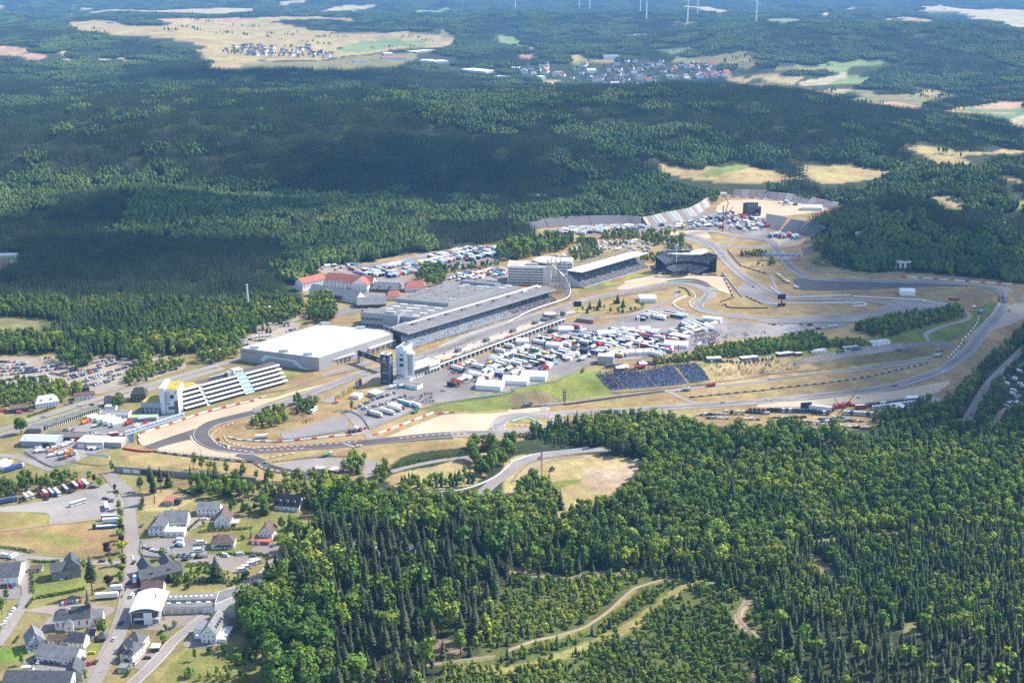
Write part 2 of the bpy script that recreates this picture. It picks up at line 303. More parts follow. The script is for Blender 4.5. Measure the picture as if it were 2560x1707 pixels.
TARMAC=ground_mat('old_tarmac',(.23,.208,.196));DARKTAR=ground_mat('new_tarmac',(.09,.082,.08));PADDOCK=ground_mat('paddock_tarmac',(.21,.19,.178),.3)
GRAVEL=ground_mat('gravel_bed',(.43,.335,.225),.12);GRAVEL_SHADED=ground_mat('shaded_gravel',(.33,.27,.21),.12);DUST=ground_mat('dusty_ground',(.30,.25,.185),.2)  # second gravel colour has the far bend's shade painted in
STONE=ground_mat('crushed_stone',(.27,.245,.22),.2);CONC=ground_mat('concrete',(.33,.31,.28),.15);PAVE=ground_mat('paving',(.24,.20,.17),.15);ROADM=ground_mat('road_asphalt',(.25,.222,.20),.15);DIRT=ground_mat('dirt_track',(.27,.21,.14),.2)
WHITE=mat('white_paint',(.70,.67,.62),.6);RED=mat('red_paint',(.46,.07,.06),.6);GREENP=mat('green_paint',(.22,.42,.30),.7);YEL=mat('yellow_paint',(.75,.5,.05),.5);BLUEP=mat('blue_paint',(.06,.17,.42),.5);BLACK=mat('black_paint',(.02,.02,.022),.5)
GRASSD=ground_mat('verge_grass',(.29,.215,.10),.25,.08)
SH=[('paddock_tarmac',PADDOCK,1,0,'B2 930,610 1000,560 1180,430 1150,380 1290,350 1400,360 1900,190 2350,60 | Q 60,1100 700,880 850,830 900,870 1100,900 1330,820 1560,740 1700,700 1900,700 2050,790 2352,840 | D1 0,1405 380,1400 780,1395 650,1440 380,1480 100,1520 | C2 2000,-30 1650,90 1300,140 960,180 760,190 560,280 420,360 250,400 0,440 | B2 2300,480 1900,530 1500,580 1430,630 1080,800 1040,800 930,700'),('gravel_trap',GRAVEL,1,1,'A2 1290,850 1500,790 1900,660 2350,545 | B2 0,530 160,515 300,470 600,395 600,400 300,500 0,600 | A2 2350,620 2100,695 1800,795 1500,895 1310,955'),('gravel_trap',GRAVEL,1,1,'A2 1440,985 1750,905 1830,960 2000,1015 2350,1045 2400,1075 2200,1085 2000,1080 1700,1050'),('gravel_trap',GRAVEL,1,1,'B2 1180,890 1640,700 1780,670 2100,662 2350,645 2350,668 2230,685 2180,725 2140,800 2000,825 1500,850'),('gravel_trap',GRAVEL,1,1,'C2 0,615 310,605 320,630 0,660'),('gravel_trap',GRAVEL,1,1,'D2 -100,600 0,562 400,535 900,475 1200,445 1650,362 1610,430 1500,485 1280,515 900,560 500,590 200,600'),('gravel_trap',GRAVEL,1,1,'C1 960,1085 1050,1035 1250,970 1400,968 1900,972 1955,1010 2005,1130 1930,1110 1830,1058 1750,1010 1650,990 1500,998 1300,1050 1100,1085'),('gravel_trap',GRAVEL_SHADED,1,1,'D1 1900,1045 2200,1062 2420,1085 2420,1300 2250,1400 2060,1440 2235,1235 2245,1180 2150,1120'),('gravel_trap',GRAVEL,1,1,'C1 1330,590 1540,555 1800,550 1700,575 1580,590 1450,600'),('gravel_trap',GRAVEL,1,1,'C1 1560,610 1750,565 1815,590 1815,622 1650,615'),('stadium_sand',GRAVEL,1,1,'C1 1870,375 1960,275 2350,270 | D1 0,278 300,290 500,320 545,372 300,400 100,420 0,425 | C1 2200,430 1950,385'),('stadium_sand',GRAVEL,1,1,'D1 20,622 300,618 340,640 250,690 60,695'),('stadium_tarmac',PADDOCK,1,1,'C1 620,530 900,500 1200,500 1450,440 1800,375 1950,380 2100,420 2350,440 | D1 0,560 280,600 300,640 20,620 | C1 2350,640 2000,560 1800,540 1300,560 700,590'),('run_off_tarmac',DARKTAR,2,0,'A2 1320,965 1480,905 1780,805 1900,755 1850,840 1775,850 1750,862 1752,890 1450,975 1390,985'),('run_off_tarmac',DARKTAR,2,1,'C1 1420,1012 1650,992 1780,1022 1820,1062 1770,1085 1600,1040'),('run_off_tarmac',DARKTAR,2,1,'D1 290,990 450,1000 900,1015 1600,1040 1850,1060 1560,1062 1150,1078 340,1098 240,1010'),('run_off_tarmac',TARMAC,2,1,'D1 1090,1190 1400,1190 1680,1240 1640,1268 1300,1325 820,1388 0,1395 0,1345 700,1335 1000,1305 1130,1270 1200,1230'),('run_off_tarmac',TARMAC,2,1,'C1 2060,1102 2150,1040 2350,1160 | D1 100,1260 0,1230 | C1 2240,1190'),('run_off_tarmac',TARMAC,1,1,'C1 1540,610 1640,600 1850,700 1900,690 2350,690 | D1 0,690 60,700 30,720 | C1 2350,712 1950,710 1890,720'),('infield_tarmac',TARMAC,1,0,'B2 220,830 400,790 560,750 690,690 830,680 850,760 830,830 400,890 250,900'),('link_road',ROADM,2,0,'B2 800,650 920,620 970,700 1065,860 1180,893 1030,912 1000,860 890,760'),('infield_tarmac',TARMAC,1,1,'B2 150,1150 300,1105 580,1068 900,1068 1060,1088 1130,1120 1080,1220 1000,1250 985,1190 1000,1150 700,1160 500,1190 200,1172'),('service_tarmac',PADDOCK,1,1,'D2 225,185 600,95 900,45 1250,10 1650,0 1670,60 1500,45 1400,40 1150,85 700,150 330,205'),('car_park',DUST,1,1,'A2 -60,170 300,150 700,160 1200,150 1500,130 1680,180 1690,250 1500,310 1250,390 900,480 750,400 400,390 -60,440'),('car_park',DUST,1,1,'H 60,300 300,150 700,150 900,160 830,280 620,330 400,420 100,480 60,430'),('yard_tarmac',PADDOCK,2,0,'A2 540,810 900,680 1250,640 1680,650 1150,840 1190,920 700,895 600,830'),('yard_tarmac',PADDOCK,2,1,'A2 200,1000 450,940 700,895 900,960 1180,930 860,1030 700,1100 480,1150 380,1120 240,1040'),('lorry_park',STONE,1,1,'A2 -60,1530 300,1480 560,1420 900,1330 1040,1280 1150,1400 1110,1568 | A3 1060,40 700,90 460,110 420,10 -60,0'),('yard_tarmac',PADDOCK,1,0,'A3 1310,262 1600,240 1880,255 1910,420 1690,450 1310,412'),('yard_gravel',PAVE,1,1,'A3 1690,400 2000,390 2400,420 2200,560 1900,480 1700,450'),('yard_paving',PAVE,1,1,'A3 1530,930 1900,900 1780,1000 1560,1080 1300,1075 1215,1020 1500,1000'),('churchyard_paving',PAVE,1,1,'A3 220,905 560,850 900,850 1060,890 980,960 880,1060 480,1080 300,1140 420,1000 480,940'),('yard_tarmac',PADDOCK,1,1,'A3 240,1340 900,1375 820,1500 600,1490 330,1460'),('yard_tarmac',PADDOCK,1,0,'A3 -40,640 190,700 190,800 -40,800'),('yard_paving',PAVE,1,1,'A3 1330,1250 1480,1220 1400,1400 1240,1440 1240,1350'),('yard_paving',PAVE,1,1,'A3 1690,1200 1830,1080 2020,1200 1900,1240 1720,1240'),('yard_paving',PAVE,1,1,'A3 1640,90 1900,30 1960,60 1720,180'),('yard_paving',PAVE,1,1,'B3 -20,320 150,290 320,300 180,400 -20,380'),('forecourt',CONC,1,1,'P 900,1040 2240,640 2240,560 1900,600 1240,800 860,980'),('hall_forecourt',PAVE,1,0,'H 1180,830 1300,780 1800,640 1990,610 1990,650 1200,880'),('upper_lot',PADDOCK,1,1,'B1 800,860 1080,850 1800,720 2230,700 2230,830 1700,930 1480,960 1060,990 700,960'),('upper_lot',PADDOCK,1,1,'B1 1740,960 2300,880 2300,1000 1740,1050'),('village_square',PADDOCK,1,1,'B1 880,1240 1060,1000 1500,1000 1560,1070 1200,1150 950,1290 700,1330 680,1280'),('caravan_field',GRASSD,1,1,'C1 460,760 560,700 700,640 1150,630 1400,650 1420,760 1250,740 800,760 560,860'),('camp_field',DUST,1,1,'B1 450,820 620,790 900,820 940,890 700,960 540,900'),]
for nm,m,ly,s_,pts in SH:sheet(nm,pts,m,ly,sm=bool(s_))
TRACK=center('B2 0,632 300,552 600,432 900,322 1140,242 | P 1000,960 1240,868 1500,775 1900,645 2352,505 | Q 800,680 1000,615 1250,568 1500,515 1720,475 1930,460 2080,480 2190,520 2250,570 2200,620 2130,660 2110,700 2160,735 2260,765 2352,780 | D1 0,1362 400,1348 700,1335 950,1312 1100,1280 1150,1250 1080,1218 900,1198 600,1182 300,1176 150,1168 0,1120 | C1 2250,1050 2150,990 2030,890 1940,790 1870,710 1780,645 1640,600 1520,612 1440,640')
TRACK2=center('C1 1540,605 1700,570 1850,560 2050,600 2350,640 | D1 60,710 110,770 160,830 230,905 320,965 480,995 900,1010 1600,1030 1900,1050 2080,1090 2170,1150 2180,1220 2120,1310 2000,1450 1900,1568 | D2 1900,20 1760,150 1600,260 1400,335 1100,425 700,475 0,542 | C2 2350,548 1700,588 1000,635 500,662 100,680 | B2 2350,690 2260,715 2215,770 2240,815 2300,830 2100,845 1200,908 600,958 0,1000 | A2 2240,1000 2080,985 1940,940 1860,890 1850,830 1890,785 2000,735 2350,650 | B2 20,628')
ribbon('race_track',TRACK,13.5,TARMAC,4,cross=5);ribbon('race_track',TRACK2,13,TARMAC,3,cross=5)
ribbon('race_track',center('A2 2340,652 2000,735 1890,785 1850,830 1860,890 1940,940 2080,985 2240,1000 | B2 0,1000 600,958 1200,908 1800,865'),13.2,DARKTAR,5,cross=5)
ribbon('race_track',center('C2 500,660 400,680 390,710 430,750 370,785 200,815 0,832 | B2 2250,835'),12.5,TARMAC,5,cross=5)
ribbon('race_track',center('A2 2200,1030 | B2 0,1085 60,1130 150,1165 400,1220 700,1285 950,1330 1150,1370'),10,DARKTAR,5)
ribbon('loop_road',center('B2 1300,1375 1500,1420 1800,1420 2040,1400 2190,1290 2350,1170 | C2 0,1155 150,1085 350,1035 660,1005 900,985'),9,TARMAC,3)
RD=[('road',8.5,ROADM,2,'A2 -150,862 0,815 500,652 1000,495 1400,388 2000,215 2250,150 | H 300,560'),('road',8.5,ROADM,2,'A2 -150,918 0,868 500,705 960,558 1330,450 1700,345 2050,245'),('road',7.5,ROADM,2,'A2 -60,1040 150,1060 330,1120 480,1180'),('village_street',8.5,ROADM,2,'A2 1000,1200 1080,1290 1200,1400 1230,1480 | A3 1190,0 1210,200 1225,450 1190,800 1100,1100 980,1350 850,1600 700,1900'),('village_street',7.5,ROADM,2,'B3 700,20 620,75 450,210 300,330 0,640 | A3 2350,605 2000,870 1750,1060 1600,1180 1480,1320 1300,1500 1120,1660 900,1850'),('village_street',6,ROADM,2,'A3 -80,340 100,370 280,410 560,445 850,465 1100,465'),('village_street',6.5,ROADM,3,'A3 150,380 215,470 225,620 250,740 190,890 90,1050 -30,1230'),('track_path',3,DIRT,2,'A3 -60,175 200,150 460,110 700,70 1060,30'),('path',5,DIRT,3,'C2 -60,1480 40,1370 130,1230 250,1120 380,1075 660,1050'),('service_road',6,ROADM,2,'B2 1240,1195 1400,1150 1700,1090 1960,1060 2200,1020'),('service_road',6,ROADM,2,'C2 300,640 340,580 900,520 1420,455 2350,360 | D2 0,350 600,285 1300,200 1560,120'),('service_road',5,ROADM,2,'C2 1440,460 1560,520 1720,580'),('service_road',5,ROADM,2,'D1 1750,1250 1850,1350 1600,1430 1450,1500 1480,1568'),('service_road',6,ROADM,2,'D1 720,650 690,720 760,790 880,850'),('road',8,ROADM,2,'D2 2350,60 2100,300 1960,480 1820,730 1770,800'),('dirt_track',2.6,DIRT,2,'C3 -40,1275 180,1190 400,1140 640,1070 700,1040 900,900 1100,720 1250,660 1440,615 1620,620 1900,665 2060,740'),('dirt_track',2.4,DIRT,2,'C3 190,575 500,570 900,545 1160,535 1420,520'),('dirt_track',2.6,DIRT,2,'C3 2150,800 2080,920 2100,1000 2190,1080 2280,1170'),('dirt_track',2.6,DIRT,2,'D3 430,275 620,235 900,215 1250,185'),('dirt_track',2.4,DIRT,2,'B3 1560,1410 1900,1360 2200,1320'),('dirt_road',5,DIRT,2,'D2 2350,560 2150,640 2080,790'),('service_road',5,ROADM,2,'D1 30,960 60,1050 130,1130 250,1165'),('service_road',5,ROADM,2,'C1 2060,590 2020,640 1880,690'),('infield_road',6,ROADM,2,'Q 850,830 1330,800 1560,740 1800,640 1900,590 1870,540'),('service_road',6,ROADM,1,'B1 0,1520 300,1400 440,1320'),('pit_lane',9,TARMAC,4,'B2 640,560 800,470 1000,350 1140,300 | P 900,1030 1240,905 1500,815 1900,680 2260,565')]
for nm,w,m,ly,s in RD:ribbon(nm,center(s),w,m,ly)
RUBBER=ground_mat('rubbered_tarmac',(.175,.158,.15))
for p in(TRACK,TRACK2):
 q,_=resample(p,6);nn=normals2(q);t_=np.gradient(q,axis=0);cr=np.arctan2(t_[:,1],t_[:,0]);k_=np.convolve(np.gradient(np.unwrap(cr)),np.ones(9)/9,'same');ribbon('racing_line',q+nn*np.clip(k_*45,-3.6,3.6)[:,None],3.4,RUBBER,4.5,cross=2,keep=False)
def lines(p,w,off,ly,name='white_line',m=None):ribbon(name,p,.25 if w is None else w,m or WHITE,ly,off=off,cross=2,step=5,keep=False)
for p,hw in((TRACK,6.4),(TRACK2,6.1)):
 for sd in(-1,1):lines(p,.28,sd*hw,6)
lines(smooth(wpts('A2 1750,865 1755,890 1830,955 2000,1012 2350,1040'),False),.5,0,7);lines(smooth(wpts('A2 2340,652 2000,735 1890,785'),False),.4,7,7)
def kerb(s,w=.85,m=(None,None),ly=8,step=2.6):
 p=smooth(wpts(s),False);ribbon('kerb',p,w,None,ly,cross=2,step=step,keep=False,mats=(m[0]or RED,m[1]or WHITE),mi=lambda i:i%2)
for s in('A2 2350,1022 2120,988 2000,945 1945,890 1955,850 2020,800 2170,738','A2 2050,860 2100,925 2250,968 2350,985 | B2 40,975 300,968 620,945 960,920','B2 0,1003 470,982','B2 1290,895 1930,850','B2 20,1120 60,1160 200,1190 400,1213 620,1243 910,1300','B2 60,1088 200,1052 360,1025','D2 1190,402 1450,352 1640,262','D1 2080,1100 2190,1150 2245,1182 2240,1220','B2 2230,690 2175,735 2160,790','C2 300,690 340,680 430,735','B2 640,505 560,535 500,555','C2 0,770 240,775'):kerb(s)
kerb('C2 0,738 130,697 210,725 265,745 240,765 160,772',2.2,(GREENP,GREENP));kerb('C1 1390,1035 1550,1015 1650,1020',2.5,(GREENP,GREENP));kerb('C1 1790,1075 1870,1100 1940,1112',3,(GREENP,GREENP));kerb('Q 2050,540 2095,600 2030,660 2060,715',1.4,(WHITE,STONE));kerb('D1 2140,1165 2140,1200 2110,1240',1.6)
for s in('A3 1215,400 1230,420 1225,440','B2 810,940 900,970','H 1660,818 1830,850'):lines(smooth(wpts(s),False,3),.8,0,8)
for p in(center(RD[0][4]),center(RD[1][4])):
 for sd in(-1,1):lines(p,.3,sd*3.9,4)
lines(center(RD[4][4]),.25,-3.3,5);lines(center(RD[4][4]),.25,3.3,5)
q,_=resample(center(RD[3][4]),3.0)
ribbon('pavement',center(RD[3][4]),2.2,PAVE,3,off=-5.4,keep=False,cross=2,zadd=.1)
# ---------------------------------------------------------------- barriers and fences
def wall_mesh(q,h,w,seg,nm):
 n=len(q);nn=normals2(q);zz=hgt(q[:,0],q[:,1]);v=[];f=[];mi=[]
 for i in range(n-1):
  b=len(v);a,c=q[i],q[i+1]
  for pt,nx,z in((a,nn[i],zz[i]),(c,nn[i+1],zz[i+1])):
   for s in(-1,1):
    for hz in(-.3,h):v.append((pt[0]+nx[0]*s*w/2,pt[1]+nx[1]*s*w/2,z+hz))
  f+=[(b,b+4,b+5,b+1),(b+2,b+3,b+7,b+6),(b+1,b+5,b+7,b+3)];mi+=[i%nm]*3
  if i==0:f.append((b,b+1,b+3,b+2));mi.append(0)
  if i==n-2:f.append((b+4,b+6,b+7,b+5));mi.append(i%nm)
 return v,f,mi
TYRE=mat('dark_tyres',(.05,.05,.052),.8);CREAM=mat('white_block',(.72,.71,.68),.6);STEEL=mat('galvanised_steel',(.36,.37,.38),.45,metal=.5);MESHG=mat('fence_wire',(.16,.17,.17),.6)
def barrier(s,mats,h=1.15,w=1.0,seg=4.5,label='',name='tyre_wall'):
 p=smooth(wpts(s),False,5);q,_=resample(p,seg);v,f,mi=wall_mesh(q,h,w,seg,len(mats))
 o=link(name,pymesh(name,v,f,mats,mi));tag(o,label,'tyre wall',None);return o
barrier('A2 1290,842 1500,778 1900,645 2350,538 | B2 0,526 90,510',(RED,CREAM,CREAM),label='long red and white tyre wall below the hotel and advertising boards')
barrier('B2 190,925 400,905 700,875 980,850',(RED,CREAM,CREAM),label='red and white tyre wall round the inside of the hairpin lot')
barrier('B2 1080,860 1300,780 1630,655',(RED,CREAM,CREAM),label='red and white tyre wall climbing beside the lorry lot');barrier('B2 1670,665 1820,650',(RED,CREAM),label='short red and white tyre wall at the foot of the green bank')
barrier('D1 1230,975 1600,1000 2000,1030 2290,1045',(RED,CREAM,CREAM),seg=6,label='red and white barrier on the shaded outside of the far bend')
barrier('D1 20,1070 100,1130 180,1166 600,1148 750,1143',(CREAM,),label='white tyre wall along the shaded infield loop, upper length');barrier('D1 780,1155 1400,1188 1420,1198 1690,1240 1640,1272 1400,1320 820,1390',(CREAM,),label='white tyre wall folding round the tip of the shaded loop')
barrier('D1 0,1228 190,1220 800,1214 890,1222 900,1236 780,1248',(CREAM,),label='hooked white wall on the strip inside the shaded loop');barrier('D1 1935,1345 1900,1430 1780,1568',(CREAM,TYRE),label='white and black wall inside the fast far bend');barrier('D2 1650,150 1790,0',(CREAM,TYRE),label='white and black wall where the service road meets the far bend')
barrier('C1 1570,1290 1490,1240 1480,1215 1520,1185 1600,1155',(CREAM,),label='curved white wall round the paddock exit');barrier('C1 1310,942 1500,948 1900,962 1950,1000 2010,1110 2025,1150',(TYRE,CREAM,RED,TYRE),label='dark tyre wall with red and white blocks below the curved stand')
barrier('C1 1930,935 1990,1010 2110,1160',(STEEL,),label='grey concrete wall of the pit exit road, outer side');barrier('C1 2150,1155 2300,1225',(TYRE,STEEL),label='dark wall on the inside of the upper straight');barrier('C1 1910,1210 2040,1160',(TYRE,),label='short dark wall beside the marshal post')
barrier('C1 1930,1240 1960,1225 2010,1260 2350,1262',(TYRE,),label='dark wall round the island of the first bends');barrier('C1 1980,730 2080,850 2120,880 2350,950',(TYRE,STEEL),label='armco along the inside of the climb to the bridge');barrier('C1 1030,1030 1150,1000 1380,965',(CREAM,),label='white concrete wall behind the first gravel bed');barrier('C1 1530,1070 1600,1090 1640,1150',(TYRE,),label='small dark wall on the apex of the first bend')
barrier('C1 1300,545 1450,535 1850,540',(TYRE,CREAM,RED),seg=6,label='far chequered tyre wall before the stadium paddock');barrier('C1 1920,235 2200,250 2350,265',(RED,CREAM),seg=7,label='red and white wall below the distant terraces')
barrier('A2 1130,985 1290,1010 1400,1015',(RED,),h=1.6,label='solid red barrier at the mouth of the run off road');barrier('A2 1280,940 1275,860',(RED,CREAM),label='red and white blocks beside the blue board');barrier('A2 1400,1010 1700,1050 2100,1095 2320,1110',(TYRE,STEEL),label='tall dark wall behind the hairpin gravel')
barrier('C2 0,622 330,588',(TYRE,),label='dark rail under the brown bank');barrier('C2 470,582 1000,512 1400,460',(TYRE,),label='dark rail between the lower straight and its service road');barrier('C2 1630,515 2350,445 | D2 0,440 800,345 1500,192',(TYRE,STEEL),label='long dark rail in the dry grass of the lower straight');barrier('D2 0,352 600,282 1500,152',(STEEL,),label='grey rail at the foot of the shaded bank')
barrier('B2 1290,1380 1500,1392 1800,1375 2000,1330 2200,1240 2350,1110 | C2 0,1100 250,1030 700,975',(CREAM,),h=1.0,w=.6,label='pale rail round the outside of the woodland bend');barrier('A2 2100,880 2200,905 2350,912 | B2 0,915 190,925',(CREAM,STEEL),label='pale rail inside the hairpin')
def fence(s,h,label,gap=4.0,name='debris_fence',rail=True,pm=None,solid=0.0):
 p=smooth(wpts(s),False,5);q,L=resample(p,gap);z=hgt(q[:,0],q[:,1]);root=empty(name,(q[0][0],q[0][1],z[0]));tag(root,label,'fence')
 o3=np.array((q[0][0],q[0][1],z[0]));v=[];f=[]
 for(x,y),zz in zip(q,z):
  b=len(v);r=.1
  for hz in(-.2,h):
   for a,c in((-r,-r),(r,-r),(r,r),(-r,r)):v.append((x+a-o3[0],y+c-o3[1],zz+hz-o3[2]))
  f+=[(b+i,b+(i+1)%4,b+4+(i+1)%4,b+4+i)for i in range(4)]+[(b+4,b+5,b+6,b+7)]
 tag(link('post',pymesh('post',v,f,(pm or STEEL,)),root),kind='stuff')
 v=[];f=[];nn=normals2(q)
 for i in range(len(q)-1):
  for hz,th in([(.15,.75)]if rail else[])+[(h*k-.02,.05)for k in(.5,.72,.95)]+([(.1,solid)]if solid else[]):
   b=len(v)
   for k in(i,i+1):
    for s_ in(-.04,.04):
     for zz in(hz,hz+th):v.append((q[k][0]+nn[k][0]*s_-o3[0],q[k][1]+nn[k][1]*s_-o3[1],z[k]+zz-o3[2]))
   f+=[(b,b+4,b+5,b+1),(b+2,b+3,b+7,b+6),(b+1,b+5,b+7,b+3)]
 tag(link('rail',pymesh('rail',v,f,(pm or STEEL,)),root),kind='stuff')
for s,h,lb in(('B2 0,662 300,592 600,480 900,352 1140,272',3.2,'tall fence between the start straight and the pit entry'),('B2 0,488 300,440 620,330 900,270 1140,175',3.4,'tall fence above the straight beneath the white hall'),('P 660,950 1240,800 1900,610 2352,430',3.4,'fence between the main stand and the straight'),('Q 930,560 1330,455 1680,340 1850,370',3.4,'fence on the grass below the roofed stand'),('Q 850,730 1150,625 1600,545 1900,490',3,'fence along the inside of the first bend'),('B2 1040,805 1260,720 1640,590 2350,470 | C2 0,440 400,370 560,290 780,190',2.6,'fence along the edge of the paddock above the bank'),('B2 200,900 400,890 830,820',2.4,'fence round the empty hairpin lot'),('A2 1400,1005 1800,1050 2330,1100',3,'fence behind the hairpin gravel'),('B2 150,1110 400,1080 600,1060 900,1055',2.6,'fence round the inner bus lot'),('B2 130,1140 300,1185 700,1240',2.4,'fence beside the inner link road'),('C2 0,1300 100,1180 250,1090 660,1035',2.6,'green mesh fence along the woodland bend'),('C2 900,480 1800,390 2350,310 | D2 0,300 500,260',2.8,'fence below the blue seated slope'),('D1 380,890 450,930 1200,968 1900,1000',3,'fence outside the shaded bend by the sheds'),('C2 300,590 700,545 1400,455',2.2,'low fence along the lower service road'),('A2 220,1010 500,1160 700,1080',2.2,'fence round the contractors yard'),('D1 0,1410 380,1400 800,1392',2.8,'fence above the paddock car row'),('B2 700,650 840,640 960,690 1040,800',2.2,'fence round the lorry lot gate'),('A3 1310,260 1310,400 1690,420',1.8,'fence round the camper yard'),('A3 1900,900 1560,1100 1500,1200',1.3,'railing above the curving village road')):fence(s,h,lb)
# ---------------------------------------------------------------- trees
def leaf_mat(name,col,var=.35,hue=.03,trans=.12):
 m=bpy.data.materials.new(name);m.use_nodes=True;t=m.node_tree;b=t.nodes['Principled BSDF']
 b.inputs['Roughness'].default_value=.75;b.inputs['Specular IOR Level'].default_value=.15
 oi=t.nodes.new('ShaderNodeObjectInfo');at=t.nodes.new('ShaderNodeAttribute');at.attribute_name='tint'
 hs=t.nodes.new('ShaderNodeHueSaturation');hs.inputs['Color'].default_value=(*col,1)
 ad=t.nodes.new('ShaderNodeMath');ad.operation='ADD'
 mx=t.nodes.new('ShaderNodeMapRange');mx.inputs[3].default_value=-var*.6;mx.inputs[4].default_value=var*.6
 t.links.new(oi.outputs['Random'],mx.inputs[0])
 my=t.nodes.new('ShaderNodeMapRange');my.inputs[3].default_value=1-var;my.inputs[4].default_value=1+var
 t.links.new(at.outputs['Fac'],my.inputs[0])
 t.links.new(mx.outputs[0],ad.inputs[0]);t.links.new(my.outputs[0],ad.inputs[1]);t.links.new(ad.outputs[0],hs.inputs['Value'])
 mh=t.nodes.new('ShaderNodeMapRange');mh.inputs[3].default_value=.5-hue;mh.inputs[4].default_value=.5+hue
 mm=t.nodes.new('ShaderNodeMath');mm.operation='FRACT';m7=t.nodes.new('ShaderNodeMath');m7.operation='MULTIPLY_ADD';m7.inputs[1].default_value=7.13
 t.links.new(oi.outputs['Random'],m7.inputs[0]);t.links.new(at.outputs['Fac'],m7.inputs[2]);t.links.new(m7.outputs[0],mm.inputs[0]);t.links.new(mm.outputs[0],mh.inputs[0]);t.links.new(mh.outputs[0],hs.inputs['Hue'])
 nz=t.nodes.new('ShaderNodeTexNoise');nz.inputs['Scale'].default_value=.011;nz.inputs['Detail'].default_value=3;t.links.new(oi.outputs['Location'],nz.inputs['Vector'])
 nv=t.nodes.new('ShaderNodeMapRange');nv.inputs[1].default_value=.35;nv.inputs[2].default_value=.65;nv.inputs[3].default_value=.72;nv.inputs[4].default_value=1.3;t.links.new(nz.outputs['Fac'],nv.inputs[0])
 nh=t.nodes.new('ShaderNodeMapRange');nh.inputs[1].default_value=.35;nh.inputs[2].default_value=.65;nh.inputs[3].default_value=.525;nh.inputs[4].default_value=.478;t.links.new(nz.outputs['Fac'],nh.inputs[0])
 h2=t.nodes.new('ShaderNodeHueSaturation');t.links.new(hs.outputs[0],h2.inputs['Color']);t.links.new(nv.outputs[0],h2.inputs['Value']);t.links.new(nh.outputs[0],h2.inputs['Hue']);hs=h2
 t.links.new(hs.outputs[0],b.inputs['Base Color'])
 tr=t.nodes.new('ShaderNodeBsdfTranslucent');t.links.new(hs.outputs[0],tr.inputs['Color'])
 ms=t.nodes.new('ShaderNodeMixShader');ms.inputs[0].default_value=trans
 t.links.new(b.outputs[0],ms.inputs[1]);t.links.new(tr.outputs[0],ms.inputs[2]);t.links.new(ms.outputs[0],t.nodes['Material Output'].inputs['Surface'])
 return m
LM={'spruce':leaf_mat('spruce_needles',(.062,.096,.026)),'oldspruce':leaf_mat('old_spruce_needles',(.052,.068,.024)),'broad':leaf_mat('broad_leaves',(.112,.172,.022)),'young':leaf_mat('young_leaves',(.180,.245,.026),hue=.04),'mid':leaf_mat('mid_leaves',(.085,.128,.028),.25),'fspruce':leaf_mat('far_spruce_needles',(.046,.072,.026),.25),'fbroad':leaf_mat('far_broad_leaves',(.080,.125,.027),.25),'copper':leaf_mat('copper_leaves',(.045,.022,.028)),'hedge':leaf_mat('hedge_leaves',(.07,.13,.022))}
BARK=mat('bark',(.10,.075,.055),.95,noise=.3,scale=2)
class TB:
 def __init__(s):s.v,s.f,s.t=[],[],[]
 def face(s,pts,tint):
  n=len(s.v);s.v+=[tuple(p)for p in pts];s.t+=[tint]*len(pts);s.f.append(list(range(n,n+len(pts))))
 def mesh(s,name,m):
  me=pymesh(name,s.v,s.f,(m,));a=me.attributes.new('tint','FLOAT','POINT');a.data.foreach_set('value',np.array(s.t,np.float32));return me
def conifer(tb,r,o,h,rad,bare,whorls,br,tint):
 ox,oy,oz=o
 for i in range(whorls):
  q=i/(whorls-1);z=h*(bare+(1-bare)*(q*.97));R=rad*(1-q)**.75*(1-.35*max(0,.25-q)*4*(bare>.2))*r.uniform(.7,1.18)+.12
  a0=r.random()*6.28;nb=max(4,int(br*(1-q*.45)))
  for k in range(nb):
   a=a0+6.283*k/nb+r.uniform(-.25,.25);L=R*r.uniform(.7,1.15);w=L*r.uniform(.28,.42)+.12;dz=-L*r.uniform(.22,.5)
   ca,sa=math.cos(a),math.sin(a);up=(h*(1-bare)/whorls)*r.uniform(.5,1.0)
   A=(ox,oy,oz+z+up*.6);B=(ox+ca*L*.62-sa*w,oy+sa*L*.62+ca*w,oz+z+dz*.45);C_=(ox+ca*L,oy+sa*L,oz+z+dz);D=(ox+ca*L*.62+sa*w,oy+sa*L*.62-ca*w,oz+z+dz*.45)
   tb.face((A,B,C_,D),min(1,max(0,tint+r.uniform(-.25,.25))))
 tb.face(((ox-.25,oy,oz+h*.93),(ox+.25,oy,oz+h*.93),(ox,oy+.1,oz+h)),tint)
def lobes_of(r,h,rad,bare,n):
 L=[((0,0,h*(bare+(1-bare)*.55)),rad*.62,h*(1-bare)*.42)]
 for i in range(n):
  a=r.random()*6.28;q=r.uniform(.3,.62)*rad;zz=h*(bare+(1-bare)*r.uniform(.25,.85));s=rad*r.uniform(.33,.52)
  L.append(((math.cos(a)*q,math.sin(a)*q,zz),s,s*r.uniform(.75,1.1)))
 return L
